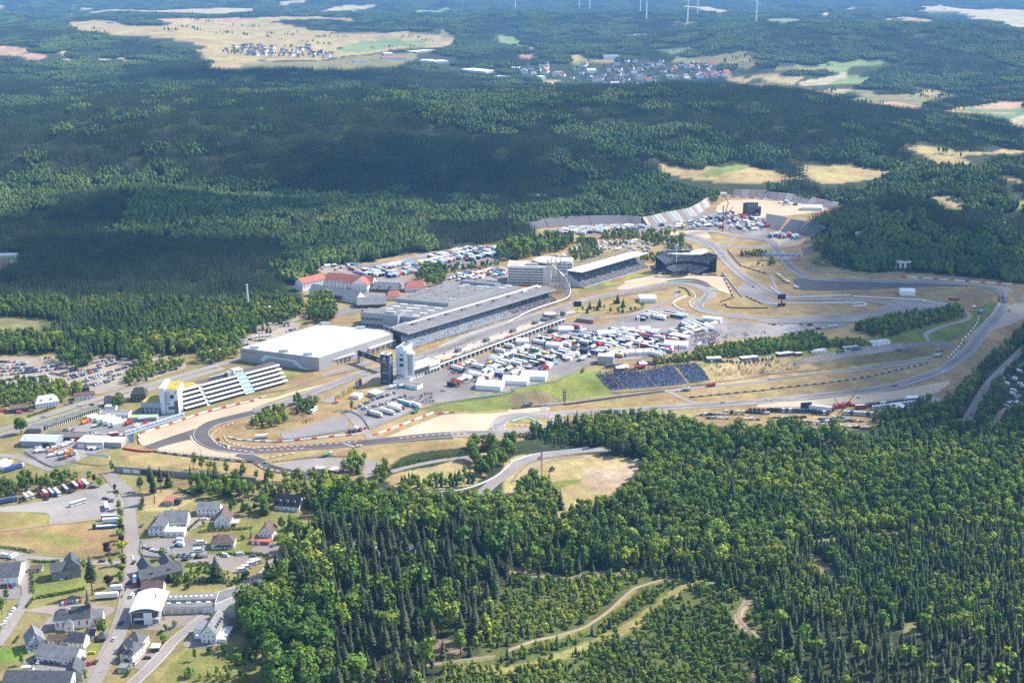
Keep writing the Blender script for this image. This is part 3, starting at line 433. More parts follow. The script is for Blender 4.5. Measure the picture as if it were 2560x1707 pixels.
def leafy(tb,r,o,h,rad,bare,lobes,n,size,tint):
 ox,oy,oz=o;L=lobes_of(r,h,rad,bare,lobes);W_=[l[1]**2 for l in L]
 for i in range(n):
  (cx,cy,cz),s,sz=r.choices(L,W_)[0]
  while True:
   d=(r.gauss(0,1),r.gauss(0,1),r.gauss(.25,1));m=math.sqrt(sum(k*k for k in d))
   if m>.1:break
  d=tuple(k/m for k in d);q=r.uniform(.72,1.06)
  p=Vector((ox+cx+d[0]*s*q,oy+cy+d[1]*s*q,oz+cz+d[2]*sz*q))
  nrm=Vector((d[0]+r.uniform(-.5,.5),d[1]+r.uniform(-.5,.5),d[2]+r.uniform(-.3,.6))).normalized()
  u=nrm.orthogonal().normalized();w=nrm.cross(u);a=r.random()*6.28
  u,w=u*math.cos(a)+w*math.sin(a),w*math.cos(a)-u*math.sin(a);k=size*r.uniform(.6,1.25)
  tb.face((p+u*k,p+w*k*.8+nrm*k*.15,p-u*k*.9,p-w*k*.75-nrm*k*.1),min(1,max(0,tint+r.uniform(-.22,.22))))
def ball(tb,r,o,rx,rz,tint,jag=.22):
 bm=bmesh.new();bmesh.ops.create_icosphere(bm,subdivisions=1,radius=1)
 for v in bm.verts:v.co*=1+r.uniform(-jag,jag)
 for f in bm.faces:
  tb.face([(o[0]+v.co.x*rx,o[1]+v.co.y*rx,o[2]+v.co.z*rz)for v in f.verts],min(1,max(0,tint+r.uniform(-.18,.18))))
 bm.free()
def stem(tb_v,h,r0,r1,n=6):
 v=[];f=[]
 for j,(z,rr)in enumerate(((-.8,r0*1.25),(h*.5,(r0+r1)/2),(h,r1))):
  for i in range(n):v.append((rr*math.cos(6.283*i/n),rr*math.sin(6.283*i/n),z))
 for j in range(2):
  for i in range(n):f.append((j*n+i,j*n+(i+1)%n,(j+1)*n+(i+1)%n,(j+1)*n+i))
 return v,f
TREES={}
def make_kinds():
 def add(kind,crown,leaf,h,tr):
  tb=TB();crown(tb);me=tb.mesh(kind+'_crown',LM[leaf]);v,f=stem(None,*tr);tm=pymesh(kind+'_trunk',v,f,(BARK,))
  j=bpy.data.meshes.new(kind);bm=bmesh.new();bm.from_mesh(me)
  for p in bm.faces:p.material_index=0
  n0=len(bm.faces);bm.from_mesh(tm);bm.faces.ensure_lookup_table()
  for p in bm.faces[n0:]:p.material_index=1
  bm.to_mesh(j);bm.free();j.materials.append(LM[leaf]);j.materials.append(BARK)
  TREES.setdefault(kind,[]).append((me,tm,j))
 for s in range(5):
  r=random.Random(100+s)
  add('spruce_tree',lambda tb:conifer(tb,r,(0,0,0),10,2.15+.2*(s%3),.06,15,9,.5),'spruce',10,(9,.16,.03))
  add('tall_spruce',lambda tb:conifer(tb,r,(0,0,0),28,3.7+.4*(s%3),.36+.07*(s%2),18,8,.5),'oldspruce',28,(26,.34,.06))
  add('broadleaf_tree',lambda tb:leafy(tb,r,(0,0,0),18,4.2,.16,9+s%3,380,.85,.5),'broad',18,(11,.36,.13))
  add('shade_tree',lambda tb:leafy(tb,r,(0,0,0),18,6.6,.14,12+s%3,620,1.05,.5),'broad',18,(11,.5,.2))
  add('young_tree',lambda tb:leafy(tb,r,(0,0,0),8,2.1+.3*(s%3),.08,6,170,.62,.5),'young',8,(5,.13,.05))
  add('bush',lambda tb:leafy(tb,r,(0,0,0),3.2,2.0,.0,5,90,.55,.5),'hedge',3,(1,.08,.05))
 for s in range(2):
  r=random.Random(200+s)
  add('copper_tree',lambda tb:leafy(tb,r,(0,0,0),9,3.2,.16,7,300,.7,.5),'copper',9,(6,.2,.08))
make_kinds()
def patch(kind,seed,size,n,hs,simple):
 r=random.Random(seed);tb=TB();g=int(math.sqrt(n));d=size/g
 for i in range(g):
  for j in range(g):
   x,y=(i+.5-g/2+r.uniform(-.42,.42))*d,(j+.5-g/2+r.uniform(-.42,.42))*d;h=hs*r.uniform(.72,1.22);t=r.random()
   if kind=='spruce':
    conifer(tb,r,(x,y,0),h,d*.55*r.uniform(.8,1.1),.05,4 if simple else 6,5 if simple else 6,t)
   else:
    for k in range(1 if simple else 3):
     a=r.random()*6.28;q=d*.26*(k>0);ball(tb,r,(x+q*math.cos(a),y+q*math.sin(a),h*r.uniform(.5,.68)),d*r.uniform(.42,.6),h*r.uniform(.34,.46),t)
 return tb.mesh(kind+'_stand',LM[{'spruce':'fspruce','broad':'fbroad','young':'mid'}[kind]])
def scatter_group():
 g=bpy.data.node_groups.new('scatter','GeometryNodeTree')
 g.interface.new_socket('Geometry',in_out='INPUT',socket_type='NodeSocketGeometry');so=g.interface.new_socket('Object',in_out='INPUT',socket_type='NodeSocketObject')
 g.interface.new_socket('Geometry',in_out='OUTPUT',socket_type='NodeSocketGeometry')
 gi,go=g.nodes.new('NodeGroupInput'),g.nodes.new('NodeGroupOutput')
 oi=g.nodes.new('GeometryNodeObjectInfo');ip=g.nodes.new('GeometryNodeInstanceOnPoints')
 na=g.nodes.new('GeometryNodeInputNamedAttribute');na.data_type='FLOAT_VECTOR';na.inputs['Name'].default_value='rot'
 nb=g.nodes.new('GeometryNodeInputNamedAttribute');nb.data_type='FLOAT_VECTOR';nb.inputs['Name'].default_value='scl'
 L=g.links.new;L(gi.outputs['Geometry'],ip.inputs['Points']);L(gi.outputs['Object'],oi.inputs['Object']);L(oi.outputs['Geometry'],ip.inputs['Instance'])
 L(na.outputs['Attribute'],ip.inputs['Rotation']);L(nb.outputs['Attribute'],ip.inputs['Scale']);L(ip.outputs[0],go.inputs[0])
 return g,so.identifier
SCG,SCID=scatter_group()
SRC=bpy.data.collections.new('prototypes')
def scatter(name,me,P_,rot,scl):
 if not len(P_):return
 pm=bpy.data.meshes.new(name);pm.vertices.add(len(P_));pm.vertices.foreach_set('co',np.asarray(P_,np.float32).ravel())
 for nm,a in(('rot',rot),('scl',scl)):
  at=pm.attributes.new(nm,'FLOAT_VECTOR','POINT');at.data.foreach_set('vector',np.asarray(a,np.float32).ravel())
 so=bpy.data.objects.new(name+'_source',me);SRC.objects.link(so)
 o=link(name,pm);md=o.modifiers.new('scatter','NODES');md.node_group=SCG;md[SCID]=so
 tag(o,kind='stuff')
 return o
FCLR=[wpts(s)for s,c in FIELDS if c in(STRAW,PALE,GREENF,PINK)]
TOWNS=['C0 30,600 400,590 700,560 1100,560 1350,560 1600,590 1850,600 1990,680 1980,740 1600,745 1380,785 1200,800 1000,805 800,800 500,770 260,740 60,700','A0 2060,470 2180,420 2350,420 | B0 0,430 200,440 400,425 520,440 640,500 720,550 500,560 300,540 100,530 | A0 2200,520','B0 850,560 960,545 1160,500 1400,540 1500,480 1660,480 1780,590 2120,660 2350,710 2350,740 1900,690 1640,610 1400,570 1000,590']
CLEARS=[wpts(s)for s in(CIRC,VILL,'F 750,1090 920,1045 1040,1025 1180,1005 1345,1030 1490,1060 1450,1140 1310,1195 1190,1195 1100,1165 990,1160 890,1150 800,1125','F 1560,945 1900,955 2000,970 2110,945 2150,920 2180,925 2140,950 2040,1000 2010,1018 1880,1012 1640,1000 1560,985','D2 2130,180 2400,150 2400,640 2100,780 2020,780 2100,640 2200,500 2130,420')]+[wpts(s)for s in TOWNS]+[wpts(s)for s,q in BRUSHY[2:16]]+[wpts(s)for s,c in FIELDS if c not in(DULL,LUSH)or True]
def cam_uv(x,y,z):
 c,s=math.cos(TILT),math.sin(TILT);dz=z-CAM_H
 d=y*c-dz*s;return 1280+FOC*x/d,HC+FOC*(-(y*s+dz*c))/d,d
STANDS=[('F 1180,1320 1450,1308 1760,1370 1780,1450 1700,1600 960,1640 1000,1560 1120,1480','scrub',3.7,6.5),('F 1180,1325 1450,1312 1460,1345 1390,1400 1200,1370','mix',3.8,6.5),('F 1850,1240 2420,1180 2420,1500 2050,1440 1850,1380 1780,1330','youngspruce',3.9,10),('F 1740,1430 2060,1440 2420,1500 2420,1640 1700,1640','oldspruce',7,17),('F 640,1290 760,1225 1060,1235 1190,1300 1180,1420 1080,1490 1020,1600 760,1640 770,1420 660,1380','tallspruce',7.2,22.5),('F 540,1390 700,1330 790,1420 780,1640 600,1640','bigbroad',8.5,19),('F 1650,1060 2352,1010 2420,1180 1850,1240 1600,1200','birch',4.6,11),('F 1340,985 1560,950 1700,1000 1690,1160 1480,1130 1330,1060','mixwood',5.2,14),('F 1640,1010 1900,1010 2000,1080 1900,1150 1660,1180','bigbroad',8,19),('F 2000,960 2420,930 2420,1020 2000,1030','darkmix',5,13),('F 2360,720 2420,700 2420,940 2230,960 2010,985 2020,940 2140,935 2240,860','darkmix',5,12),('F 930,1060 1180,1020 1340,975 1350,1030 1180,1050 1000,1065','mixwood',4.5,7),('F 740,1100 900,1110 1080,1140 1250,1130 1300,1200 1480,1120 1700,1170 1850,1240 1780,1330 1450,1305 1180,1310 1060,1235 760,1225 700,1290 740,1190','mixwood',5.2,15),('F -60,540 640,560 700,690 560,720 200,720 -60,725','spruce',0,0),('F -60,260 560,225 1180,330 1520,400 1460,420 1000,470 600,430 -60,400','mostspruce',0,0),('F 700,520 1020,500 1250,540 1240,580 1000,575 850,600 720,630 690,690 640,640','leafy',0,0),('F 950,525 1240,520 1280,585 1000,572','spruce',0,0),('F 560,690 690,685 660,760 540,800 420,830 300,820 200,780 60,800 100,740 250,730','greenmix',0,0),('F 2110,500 2200,470 2270,500 2250,560 2150,560','spruce',0,0),('F 1930,560 2110,520 2270,560 2280,620 1960,620','leafy',0,0),('F 1850,540 1960,500 2110,500 1930,580','greenmix',0,0),('F 1640,440 1940,455 1990,520 1940,470 1640,450','greenmix',0,0),('F 1200,480 1500,440 1640,440 1600,470 1260,510 1120,520','greenmix',0,0),('F 300,190 700,180 1180,215 1050,180 860,140 500,150 250,160','spruce',0,0),('F 1250,200 1700,180 2352,320 2352,345 1800,340 1300,290','mostspruce',0,0),]
STP=[(wpts(s),k,sp,h)for s,k,sp,h in STANDS]
MIX={'shrub':(('bush',.4),('young_tree',.45),('broadleaf_tree',.15)),'scrub':(('young_tree',.62),('bush',.22),('spruce_tree',.16)),'mix':(('spruce_tree',.6),('young_tree',.4)),'youngspruce':(('spruce_tree',.72),('young_tree',.2),('broadleaf_tree',.08)),'oldspruce':(('tall_spruce',.8),('spruce_tree',.1),('young_tree',.1)),'tallspruce':(('tall_spruce',.82),('broadleaf_tree',.10),('young_tree',.08)),'bigbroad':(('shade_tree',.8),('broadleaf_tree',.2)),'birch':(('young_tree',.55),('broadleaf_tree',.2),('spruce_tree',.25)),'mixwood':(('broadleaf_tree',.55),('young_tree',.25),('spruce_tree',.2)),'darkmix':(('spruce_tree',.45),('broadleaf_tree',.4),('young_tree',.15)),'mostspruce':(('spruce',.75),('broad',.2),('young',.05)),'spruce':(('spruce',.95),('broad',.05)),'leafy':(('broad',.65),('young',.15),('spruce',.2)),'greenwood':(('broadleaf_tree',.6),('young_tree',.3),('spruce_tree',.1)),'greenmix':(('young',.45),('broad',.35),('spruce',.2))}
GROVES=[('A2 -20,420 250,372 480,380 600,400 760,425 770,480 650,510 560,560 330,590 100,590 -20,610','birch',4.6,8,'grove beside the car park'),('A2 -40,20 160,-10 560,0 1000,0 1900,0 1880,90 1500,140 1250,60 1000,110 800,50 560,80 400,120 180,100 0,140','mixwood',6.5,15,'wood behind the car park'),('A2 530,140 640,110 820,170 830,260 720,280 560,220','mixwood',6.5,14,'clump in the car park'),('A2 1120,90 1200,60 1400,90 1400,200 1250,210 1130,170','mixwood',6.5,14,'clump above the car park'),('A2 1150,380 1250,260 1450,230 1670,190 1670,250 1450,310 1250,400','birch',5,9,'hedgerow beside the main road'),('A2 1820,130 1990,80 2200,60 2200,180 2000,230 1840,210','mixwood',6,11,'clump behind the white hall'),('A2 -20,1400 200,1310 500,1290 720,1270 740,1300 560,1350 300,1390 -20,1470','mixwood',5.5,11,'belt above the stone lot'),('A2 1760,1330 2000,1300 2220,1310 2300,1380 2350,1400 2350,1470 2100,1450 1800,1430','mixwood',5.5,13,'belt below the bridge'),('B2 0,1400 250,1400 500,1380 760,1380 860,1440 1280,1500 1500,1530 2000,1530 2350,1500 2350,1640 700,1640 500,1568 450,1490 420,1440 160,1450 0,1450','mixwood',5.5,13,'belt between the houses and the loop'),('B2 -20,720 120,650 260,650 290,745 160,790 -20,800','mixwood',5,9,'hairpin grove'),('B2 340,570 420,530 560,540 570,600 460,690 380,680','mixwood',5,9,'second hairpin grove'),('B2 790,1130 900,1080 1010,1080 1020,1200 930,1240 800,1230','mixwood',5.5,11,'clump on the inner lot'),('B2 1080,1240 1180,1150 1260,1160 1230,1290 1120,1300','mixwood',5,9,'clump at the woodland road'),('B2 1330,1300 1420,1230 1500,1290 1640,1250 1780,1270 1850,1220 2000,1230 1990,1310 1800,1350 1400,1375','mix',4.6,8,'scrub inside the woodland bend'),('B2 1960,1080 2000,980 2150,950 2350,940 2350,1080 2200,1180 2050,1260','bigbroad',7,14,'big trees at the woodland bend'),('C1 2080,790 2150,760 2350,770 2350,870 2150,880 | D1 0,870 60,880 30,800 0,790','darkmix',3.6,6.5,'grove inside the stadium climb'),('C1 830,600 1000,570 1160,590 1160,640 1030,640 840,640','greenwood',5.5,9,'trees behind the caravan field'),('C1 1200,600 1380,590 1400,640 1380,690 1340,700 1210,670','greenwood',6,11,'trees beside the first climb'),('C1 1400,610 1480,590 1560,640 1560,740 1480,750 1420,690','greenwood',6,12,'trees behind the star mast'),('C1 1190,790 1440,775 1440,835 1200,840','greenwood',5,7,'trees below the curved stand'),('C1 510,770 700,730 840,740 800,790 600,840','greenwood',5.5,8,'trees behind the hotel'),('Q 30,120 300,30 800,0 760,90 640,130 420,175 200,230 30,190','greenwood',6.5,14,'wood behind the white hotel'),('C1 600,650 740,640 770,690 620,690','greenwood',5.5,9,'trees in the caravan field'),('C1 640,700 760,680 800,720 700,740','greenwood',6,9,'trees in the caravan field'),('C1 860,690 1000,670 1080,690 1000,710','greenwood',6,7,'trees in the caravan field'),('C1 -20,560 100,490 300,470 600,440 640,460 420,475 230,500 60,560','greenwood',6,9,'green strip above the grey terrace'),('C1 1000,440 1180,440 1230,430 1600,350 1720,260 1750,270 1690,340 1600,380 1380,425 1200,465','greenwood',6,9,'green strip above the painted terrace'),('C1 1800,240 1880,200 1910,230 1890,300 1820,290','greenwood',7,12,'trees at the end of the painted terrace'),('B1 1470,980 1560,920 1740,900 1740,1040 1640,1060 1480,1010','greenwood',6,12,'grove behind the boulevard'),('B1 1740,905 2000,870 2210,850 2210,890 1900,930 1740,945','greenwood',6,8,'hedge row beside the fair'),('B1 440,850 560,760 660,760 680,830 600,890 470,900','greenwood',7,14,'trees beside the camp'),('B1 290,960 540,920 560,980 400,1000','greenwood',6,8,'trees above the hotel wing'),('B1 0,1200 180,1170 420,1190 420,1330 300,1420 100,1400 0,1430','birch',5.5,9,'young wood beside the chimney'),('B1 430,1300 560,1170 640,1170 740,1200 720,1390 560,1400','greenwood',6.5,12,'trees below the half timbered hall'),('H -20,420 100,260 330,200 530,250 540,290 450,330 300,330 120,440 -20,600','mixwood',6,12,'wood beside the white hall'),('H -20,0 560,0 900,0 900,60 760,110 560,120 300,120 130,160 -20,200','birch',5.5,10,'wood above the white hall'),('H 1120,140 1180,60 1380,60 1370,130 1200,160','greenwood',6,9,'clump behind the white hall roof'),('D1 400,610 560,570 720,560 720,640 600,770 480,760 400,700','greenwood',6,10,'grove beside the dark terrace'),('D1 400,840 520,780 700,810 860,860 850,890 500,880','mix',5,5,'scrub below the bridge'),('D1 1650,880 1800,820 2050,830 2400,790 2400,1010 2150,1000 1900,960 1700,930','darkmix',5.5,9,'dark wood beside the far bend'),('D1 810,1440 1080,1360 1400,1320 1690,1270 1800,1290 1780,1340 1300,1470 1050,1530 830,1480','darkmix',3.7,8.5,'dark scrub under the white wall'),('D1 150,1540 380,1500 500,1530 500,1580 150,1580','shrub',2.7,6,'scrub at the bank top'),('C2 1310,195 1640,140 1700,90 1900,60 2350,0 2350,115 2100,138 1800,168 1330,214','shrub',2.7,6.5,'shrubs of the paddock bank'),('D2 0,0 200,0 450,5 900,5 900,35 500,65 380,95 100,95 0,118','shrub',2.7,6.5,'shrubs of the paddock bank'),('D2 980,680 1250,640 1400,620 1620,600 1700,760 1500,800 1100,790 990,760','darkmix',5.5,10,'wood below the tractor lines'),('D2 1900,600 2080,470 2130,560 2060,680 1960,760 1870,770','darkmix',6,10,'trees between the far road and the camp'),('D2 2100,200 2250,150 2300,260 2180,330 2100,320','darkmix',6,10,'trees in the roadside camp'),('D2 2150,640 2350,650 2400,780 2130,780','darkmix',7,9,'trees in the roadside camp'),('A3 2230,900 2400,820 2400,1330 2260,1230 2190,1100','bigbroad',8,17,'beeches above the long house'),('B3 230,690 440,520 640,500 660,700 460,760 260,780','bigbroad',7,14,'beeches beside the winding road'),('B3 220,170 300,130 470,110 500,150 400,240 270,250','mixwood',6,12,'trees above the winding road'),('B2 0,1500 150,1480 160,1600 0,1600','mixwood',6,13,'trees beside the black roofed house'),('A2 2110,1540 2350,1520 2350,1600 2100,1600','mixwood',6,9,'trees beside the pale roofed house'),('A3 1540,600 1700,600 1760,660 1560,670','birch',4,5,'courtyard shrubs'),('A3 1990,1320 2250,1250 2400,1300 2350,1420 2100,1400','scrub',4.5,4.5,'lower garden'),('A3 1900,1490 2200,1470 2250,1568 1850,1568','birch',4.5,5.5,'lower garden edge'),('A3 1690,560 1900,520 2080,560 2200,620 1900,640 1700,640','birch',4.5,4.5,'inn garden'),('F 980,1180 1240,1180 1200,1215 1000,1210','mixwood',5,14,'wood below the meadow'),('F 1160,1130 1230,1110 1290,1170 1200,1190','mixwood',6,15,'wood below the meadow'),('A0 2060,480 2350,450 2350,500 2100,510','greenwood',22,14,'village trees')]
NOMH={'spruce_tree':10,'tall_spruce':28,'broadleaf_tree':18,'shade_tree':18,'young_tree':8,'bush':3.2,'copper_tree':9}
SNAME={'scrub':'regrowing clearing','mix':'young conifer plot','youngspruce':'young spruce wood','oldspruce':'thinned old spruce stand','tallspruce':'tall spruce stand','bigbroad':'beech wood','birch':'birch wood','mixwood':'mixed wood below the circuit','darkmix':'shaded wood by the far road'}
HR={'tall_spruce':28,'broadleaf_tree':17,'spruce_tree':10,'young_tree':8,'bush':3}
WOODS={};NEAR={};WHERE={}
def jgrid(x0,x1,y0,y1,d):
 gx,gy=np.meshgrid(np.arange(x0,x1,d),np.arange(y0,y1,d));n=gx.size
 return gx.ravel()+RNG.uniform(-.45,.45,n)*d,gy.ravel()+RNG.uniform(-.45,.45,n)*d
def in_clear(x,y,which=None):
 k=np.zeros(len(x),bool)
 for p in(which or CLEARS):k|=pip(x,y,p)
 return k
_rp=np.array([(x,y-(2 if w<2.4 else 0),w+(1 if w<2.4 else 0))for q,w in ROADS for x,y in q],np.float32)
def off_road(x,y,m):
 out=np.ones(len(x),bool);x,y=np.asarray(x,np.float32),np.asarray(y,np.float32)
 for i in range(0,len(x),1500):
  a,b=x[i:i+1500,None],y[i:i+1500,None];s=(np.abs(_rp[:,1]-b.mean())<np.ptp(b)/2+30)&(np.abs(_rp[:,0]-a.mean())<np.ptp(a)/2+30);r=_rp[s]
  if len(r):out[i:i+1500]=((a-r[:,0])**2+(b-r[:,1])**2>(r[:,2]+m)**2).all(1)
 return out
def visible(x,y,pad=60):
 z=hgt(x,y);u,v,d=cam_uv(x,y,z);return(u>-pad*2)&(u<2560+pad*2)&(v>-40)&(v<1707+pad*2.5),z
DFAR0=1420.0
def plant_near():
 for p,kind,sp,hh in STP:
  if not sp:continue
  lo,hi=p.min(0),p.max(0);x,y=jgrid(lo[0],hi[0],lo[1],hi[1],sp)
  k=pip(x,y,p)
  for q,kk,s2,h2 in STP:
   if q is p:break
   if s2:k&=~pip(x,y,q)
  k&=~in_clear(x,y);x,y=x[k],y[k];k=off_road(x,y,3);x,y=x[k],y[k];v,z=visible(x,y);x,y,z=x[v],y[v],z[v]
  if kind=='scrub':
   d=wav(x,y,40,3)+.6*wav(x,y,17,9);k=(d>-.42)|(RNG.random(len(x))<.3);x,y,z=x[k],y[k],z[k]
  gapn=wav(x,y,55,14);keep=(gapn>-.62)|(RNG.random(len(x))<.35);x,y,z=x[keep],y[keep],z[keep]
  names=[a for a,_ in MIX[kind]];pr=np.array([b for _,b in MIX[kind]]);ch=RNG.choice(len(names),len(x),p=pr/pr.sum())
  for i,nme in enumerate(names):
   m=ch==i;h=hh*RNG.uniform(.68,1.3,m.sum())*(1.0 if nme in('tall_spruce',)else{'bush':.5,'broadleaf_tree':1.05,'young_tree':.9}.get(nme,1.0))
   NEAR.setdefault(nme,[]).append(np.c_[x[m],y[m],z[m],h]);WHERE.setdefault(nme,[]).append([SNAME[kind]]*int(m.sum()))
def plant_groves():
 for s,kind,sp,hh,where in GROVES:
  p=smooth(wpts(s),True,3);lo,hi=p.min(0),p.max(0);x,y=jgrid(lo[0],hi[0],lo[1],hi[1],sp);k=pip(x,y,p);x,y=x[k],y[k];k=off_road(x,y,2.2);x,y=x[k],y[k]
  names=[a for a,_ in MIX[kind]];pr=np.array([b for _,b in MIX[kind]]);ch=RNG.choice(len(names),len(x),p=pr/pr.sum())
  for i,nme in enumerate(names):
   m=ch==i;h=hh*RNG.uniform(.65,1.25,m.sum())*(.5 if nme=='bush' else 1)
   NEAR.setdefault(nme,[]).append(np.c_[x[m],y[m],hgt(x[m],y[m]),h]);WHERE.setdefault(nme,[]).append([where]*int(m.sum()))
 for t_,xy in(('A0','890,275 920,315 1540,288 1610,285 1700,258 1730,262 1805,285 1990,318 2105,315 2190,245 2320,250 2250,330 1940,210 1820,195 1660,60 1730,110'),('B0','110,350 150,315 380,302 310,335 735,320 830,352 650,348 620,418 670,420 440,398 520,388 745,462 1100,457 1230,443 1450,440 1580,385 1400,350 1470,360 260,380 910,95 560,350'),('D0','580,615 165,715 610,840 565,855 1425,860 1240,880 1345,890 1410,892 1500,915 1610,900 840,950 955,965 1640,1022 1820,1025 1630,1420 1710,1432 1250,190 1600,90'),('C0','1975,570 2050,550 2190,520 2120,590 1380,490')):
  P_=ground(*zip(*src(t_,num(xy))));m=RNG.integers(3,9,len(P_));P_=np.repeat(P_,m,0)+RNG.normal(0,1,(m.sum(),2))*np.array((16,9));x,y=P_.T
  NEAR.setdefault('broadleaf_tree',[]).append(np.c_[x,y,hgt(x,y),RNG.uniform(9,17,len(x))]);WHERE.setdefault('broadleaf_tree',[]).append(['far fields']*len(x))
 for k,n,hh in((0,200,11),(1,60,12)):
  p=wpts(TOWNS[k]);lo,hi=p.min(0),p.max(0);x,y=RNG.uniform(lo[0],hi[0],n*3),RNG.uniform(lo[1],hi[1],n*3);m=np.nonzero(pip(x,y,p))[0][:n];x,y=x[m],y[m]
  NEAR.setdefault('broadleaf_tree',[]).append(np.c_[x,y,hgt(x,y),RNG.uniform(8,18,len(x))]);WHERE.setdefault('broadleaf_tree',[]).append(['town']*len(x))
def plant_mid():
 x,y=jgrid(-900,900,480,DFAR0,4.7);k=~in_clear(x,y)
 for p,kind,sp,hh in STP:
  if sp:k&=~pip(x,y,p)
 x,y=x[k],y[k];v,z=visible(x,y);x,y,z=x[v],y[v],z[v]
 n1=wav(x,y,300,6)+RNG.normal(0,.35,len(x));h=11.5*RNG.uniform(.7,1.3,len(x))
 for nme,m in(('spruce_tree',n1>.1),('broadleaf_tree',(n1<=.1)&(n1>-.5)),('young_tree',n1<=-.5)):
  NEAR.setdefault(nme,[]).append(np.c_[x[m],y[m],z[m],h[m]*(.8 if nme=='young_tree' else 1)]);WHERE.setdefault(nme,[]).append(['wood behind the circuit']*int(m.sum()))
 for d,y0,y1,tag_ in((24,DFAR0,2100,'a'),(34,2100,3700,'b'),(62,3700,12500,'c')):
  W_=.46*y1+200;x,y=jgrid(-W_,W_,y0,y1,d)
  k=np.abs(x)<.44*y+150;x,y=x[k],y[k]
  v,z=visible(x,y,30);x,y,z=x[v],y[v],z[v]
  k=~in_clear(x,y);r_=d*.30
  for f_ in(4,8,12):
   q_=(CAM_H-z)/(CAM_H-z-f_);k&=~in_clear(x*q_,y*q_,FCLR)
  for dx,dy in((r_,0),(-r_,0),(0,r_),(0,-r_)):k&=~in_clear(x+dx,y+dy)
  x,y,z=x[k],y[k],z[k]
  n1=wav(x,y,520,2)*.8+.5*wav(x,y,170,7)+RNG.normal(0,.22,len(x))
  kind=np.where(n1>.02,0,np.where(n1>-.62,1,2))
  for p,kd,sp,hh in STP:
   if sp:continue
   m=pip(x,y,p)
   if m.any():
    pr={a:b for a,b in MIX[kd]};q=RNG.random(m.sum())*.6+.4*np.clip(.5+n1[m]*.5,0,1)
    a,b=pr.get('spruce',0),pr.get('broad',0)
    q2=1-q;kind[m]=np.where(q2<a,0,np.where(q2<a+b,1,2))
  e=6.0;gx=(hgt(x+e,y)-hgt(x-e,y))/(2*e);gy=(hgt(x,y+e)-hgt(x,y-e))/(2*e)
  WOODS[tag_]=(x,y,z,kind,gx,gy,d)
LMK=(('C2',272,1262,'by the radio mast'),('C2',700,1400,'below the dry meadow'),('C2',1300,1150,'behind the dry meadow'),('C3',700,560,'beside the upper forest track'),('C3',2080,950,'round the winding dirt track'),('D3',800,230,'along the pale forest track'),('A3',2320,1150,'behind the long dormered house'),('B3',1000,420,'beside the spruce houses'),('B3',1720,1240,'at the small felled clearing'),('C3',950,870,'along the mossy track'),('C3',350,1180,'along the lower mossy track'),('D2',500,930,'below the lorry field'),('D2',1780,860,'at the end of the far road'),('B2',2100,1560,'below the woodland bend'),('B3',450,1000,'on the slope under the winding road'),('B3',1050,1450,'on the bare slope between the trunks'),('D3',1300,1080,'round the grassy glade'),('D3',1850,1130,'round the bare soil patch'),('C3',2250,1480,'round the pale sandy gap'),('D3',500,480,'round the stony gap'),('C2',2000,1100,'on the wooded rise below the circuit'))
LMP=[w1(*q[:3])for q in LMK]
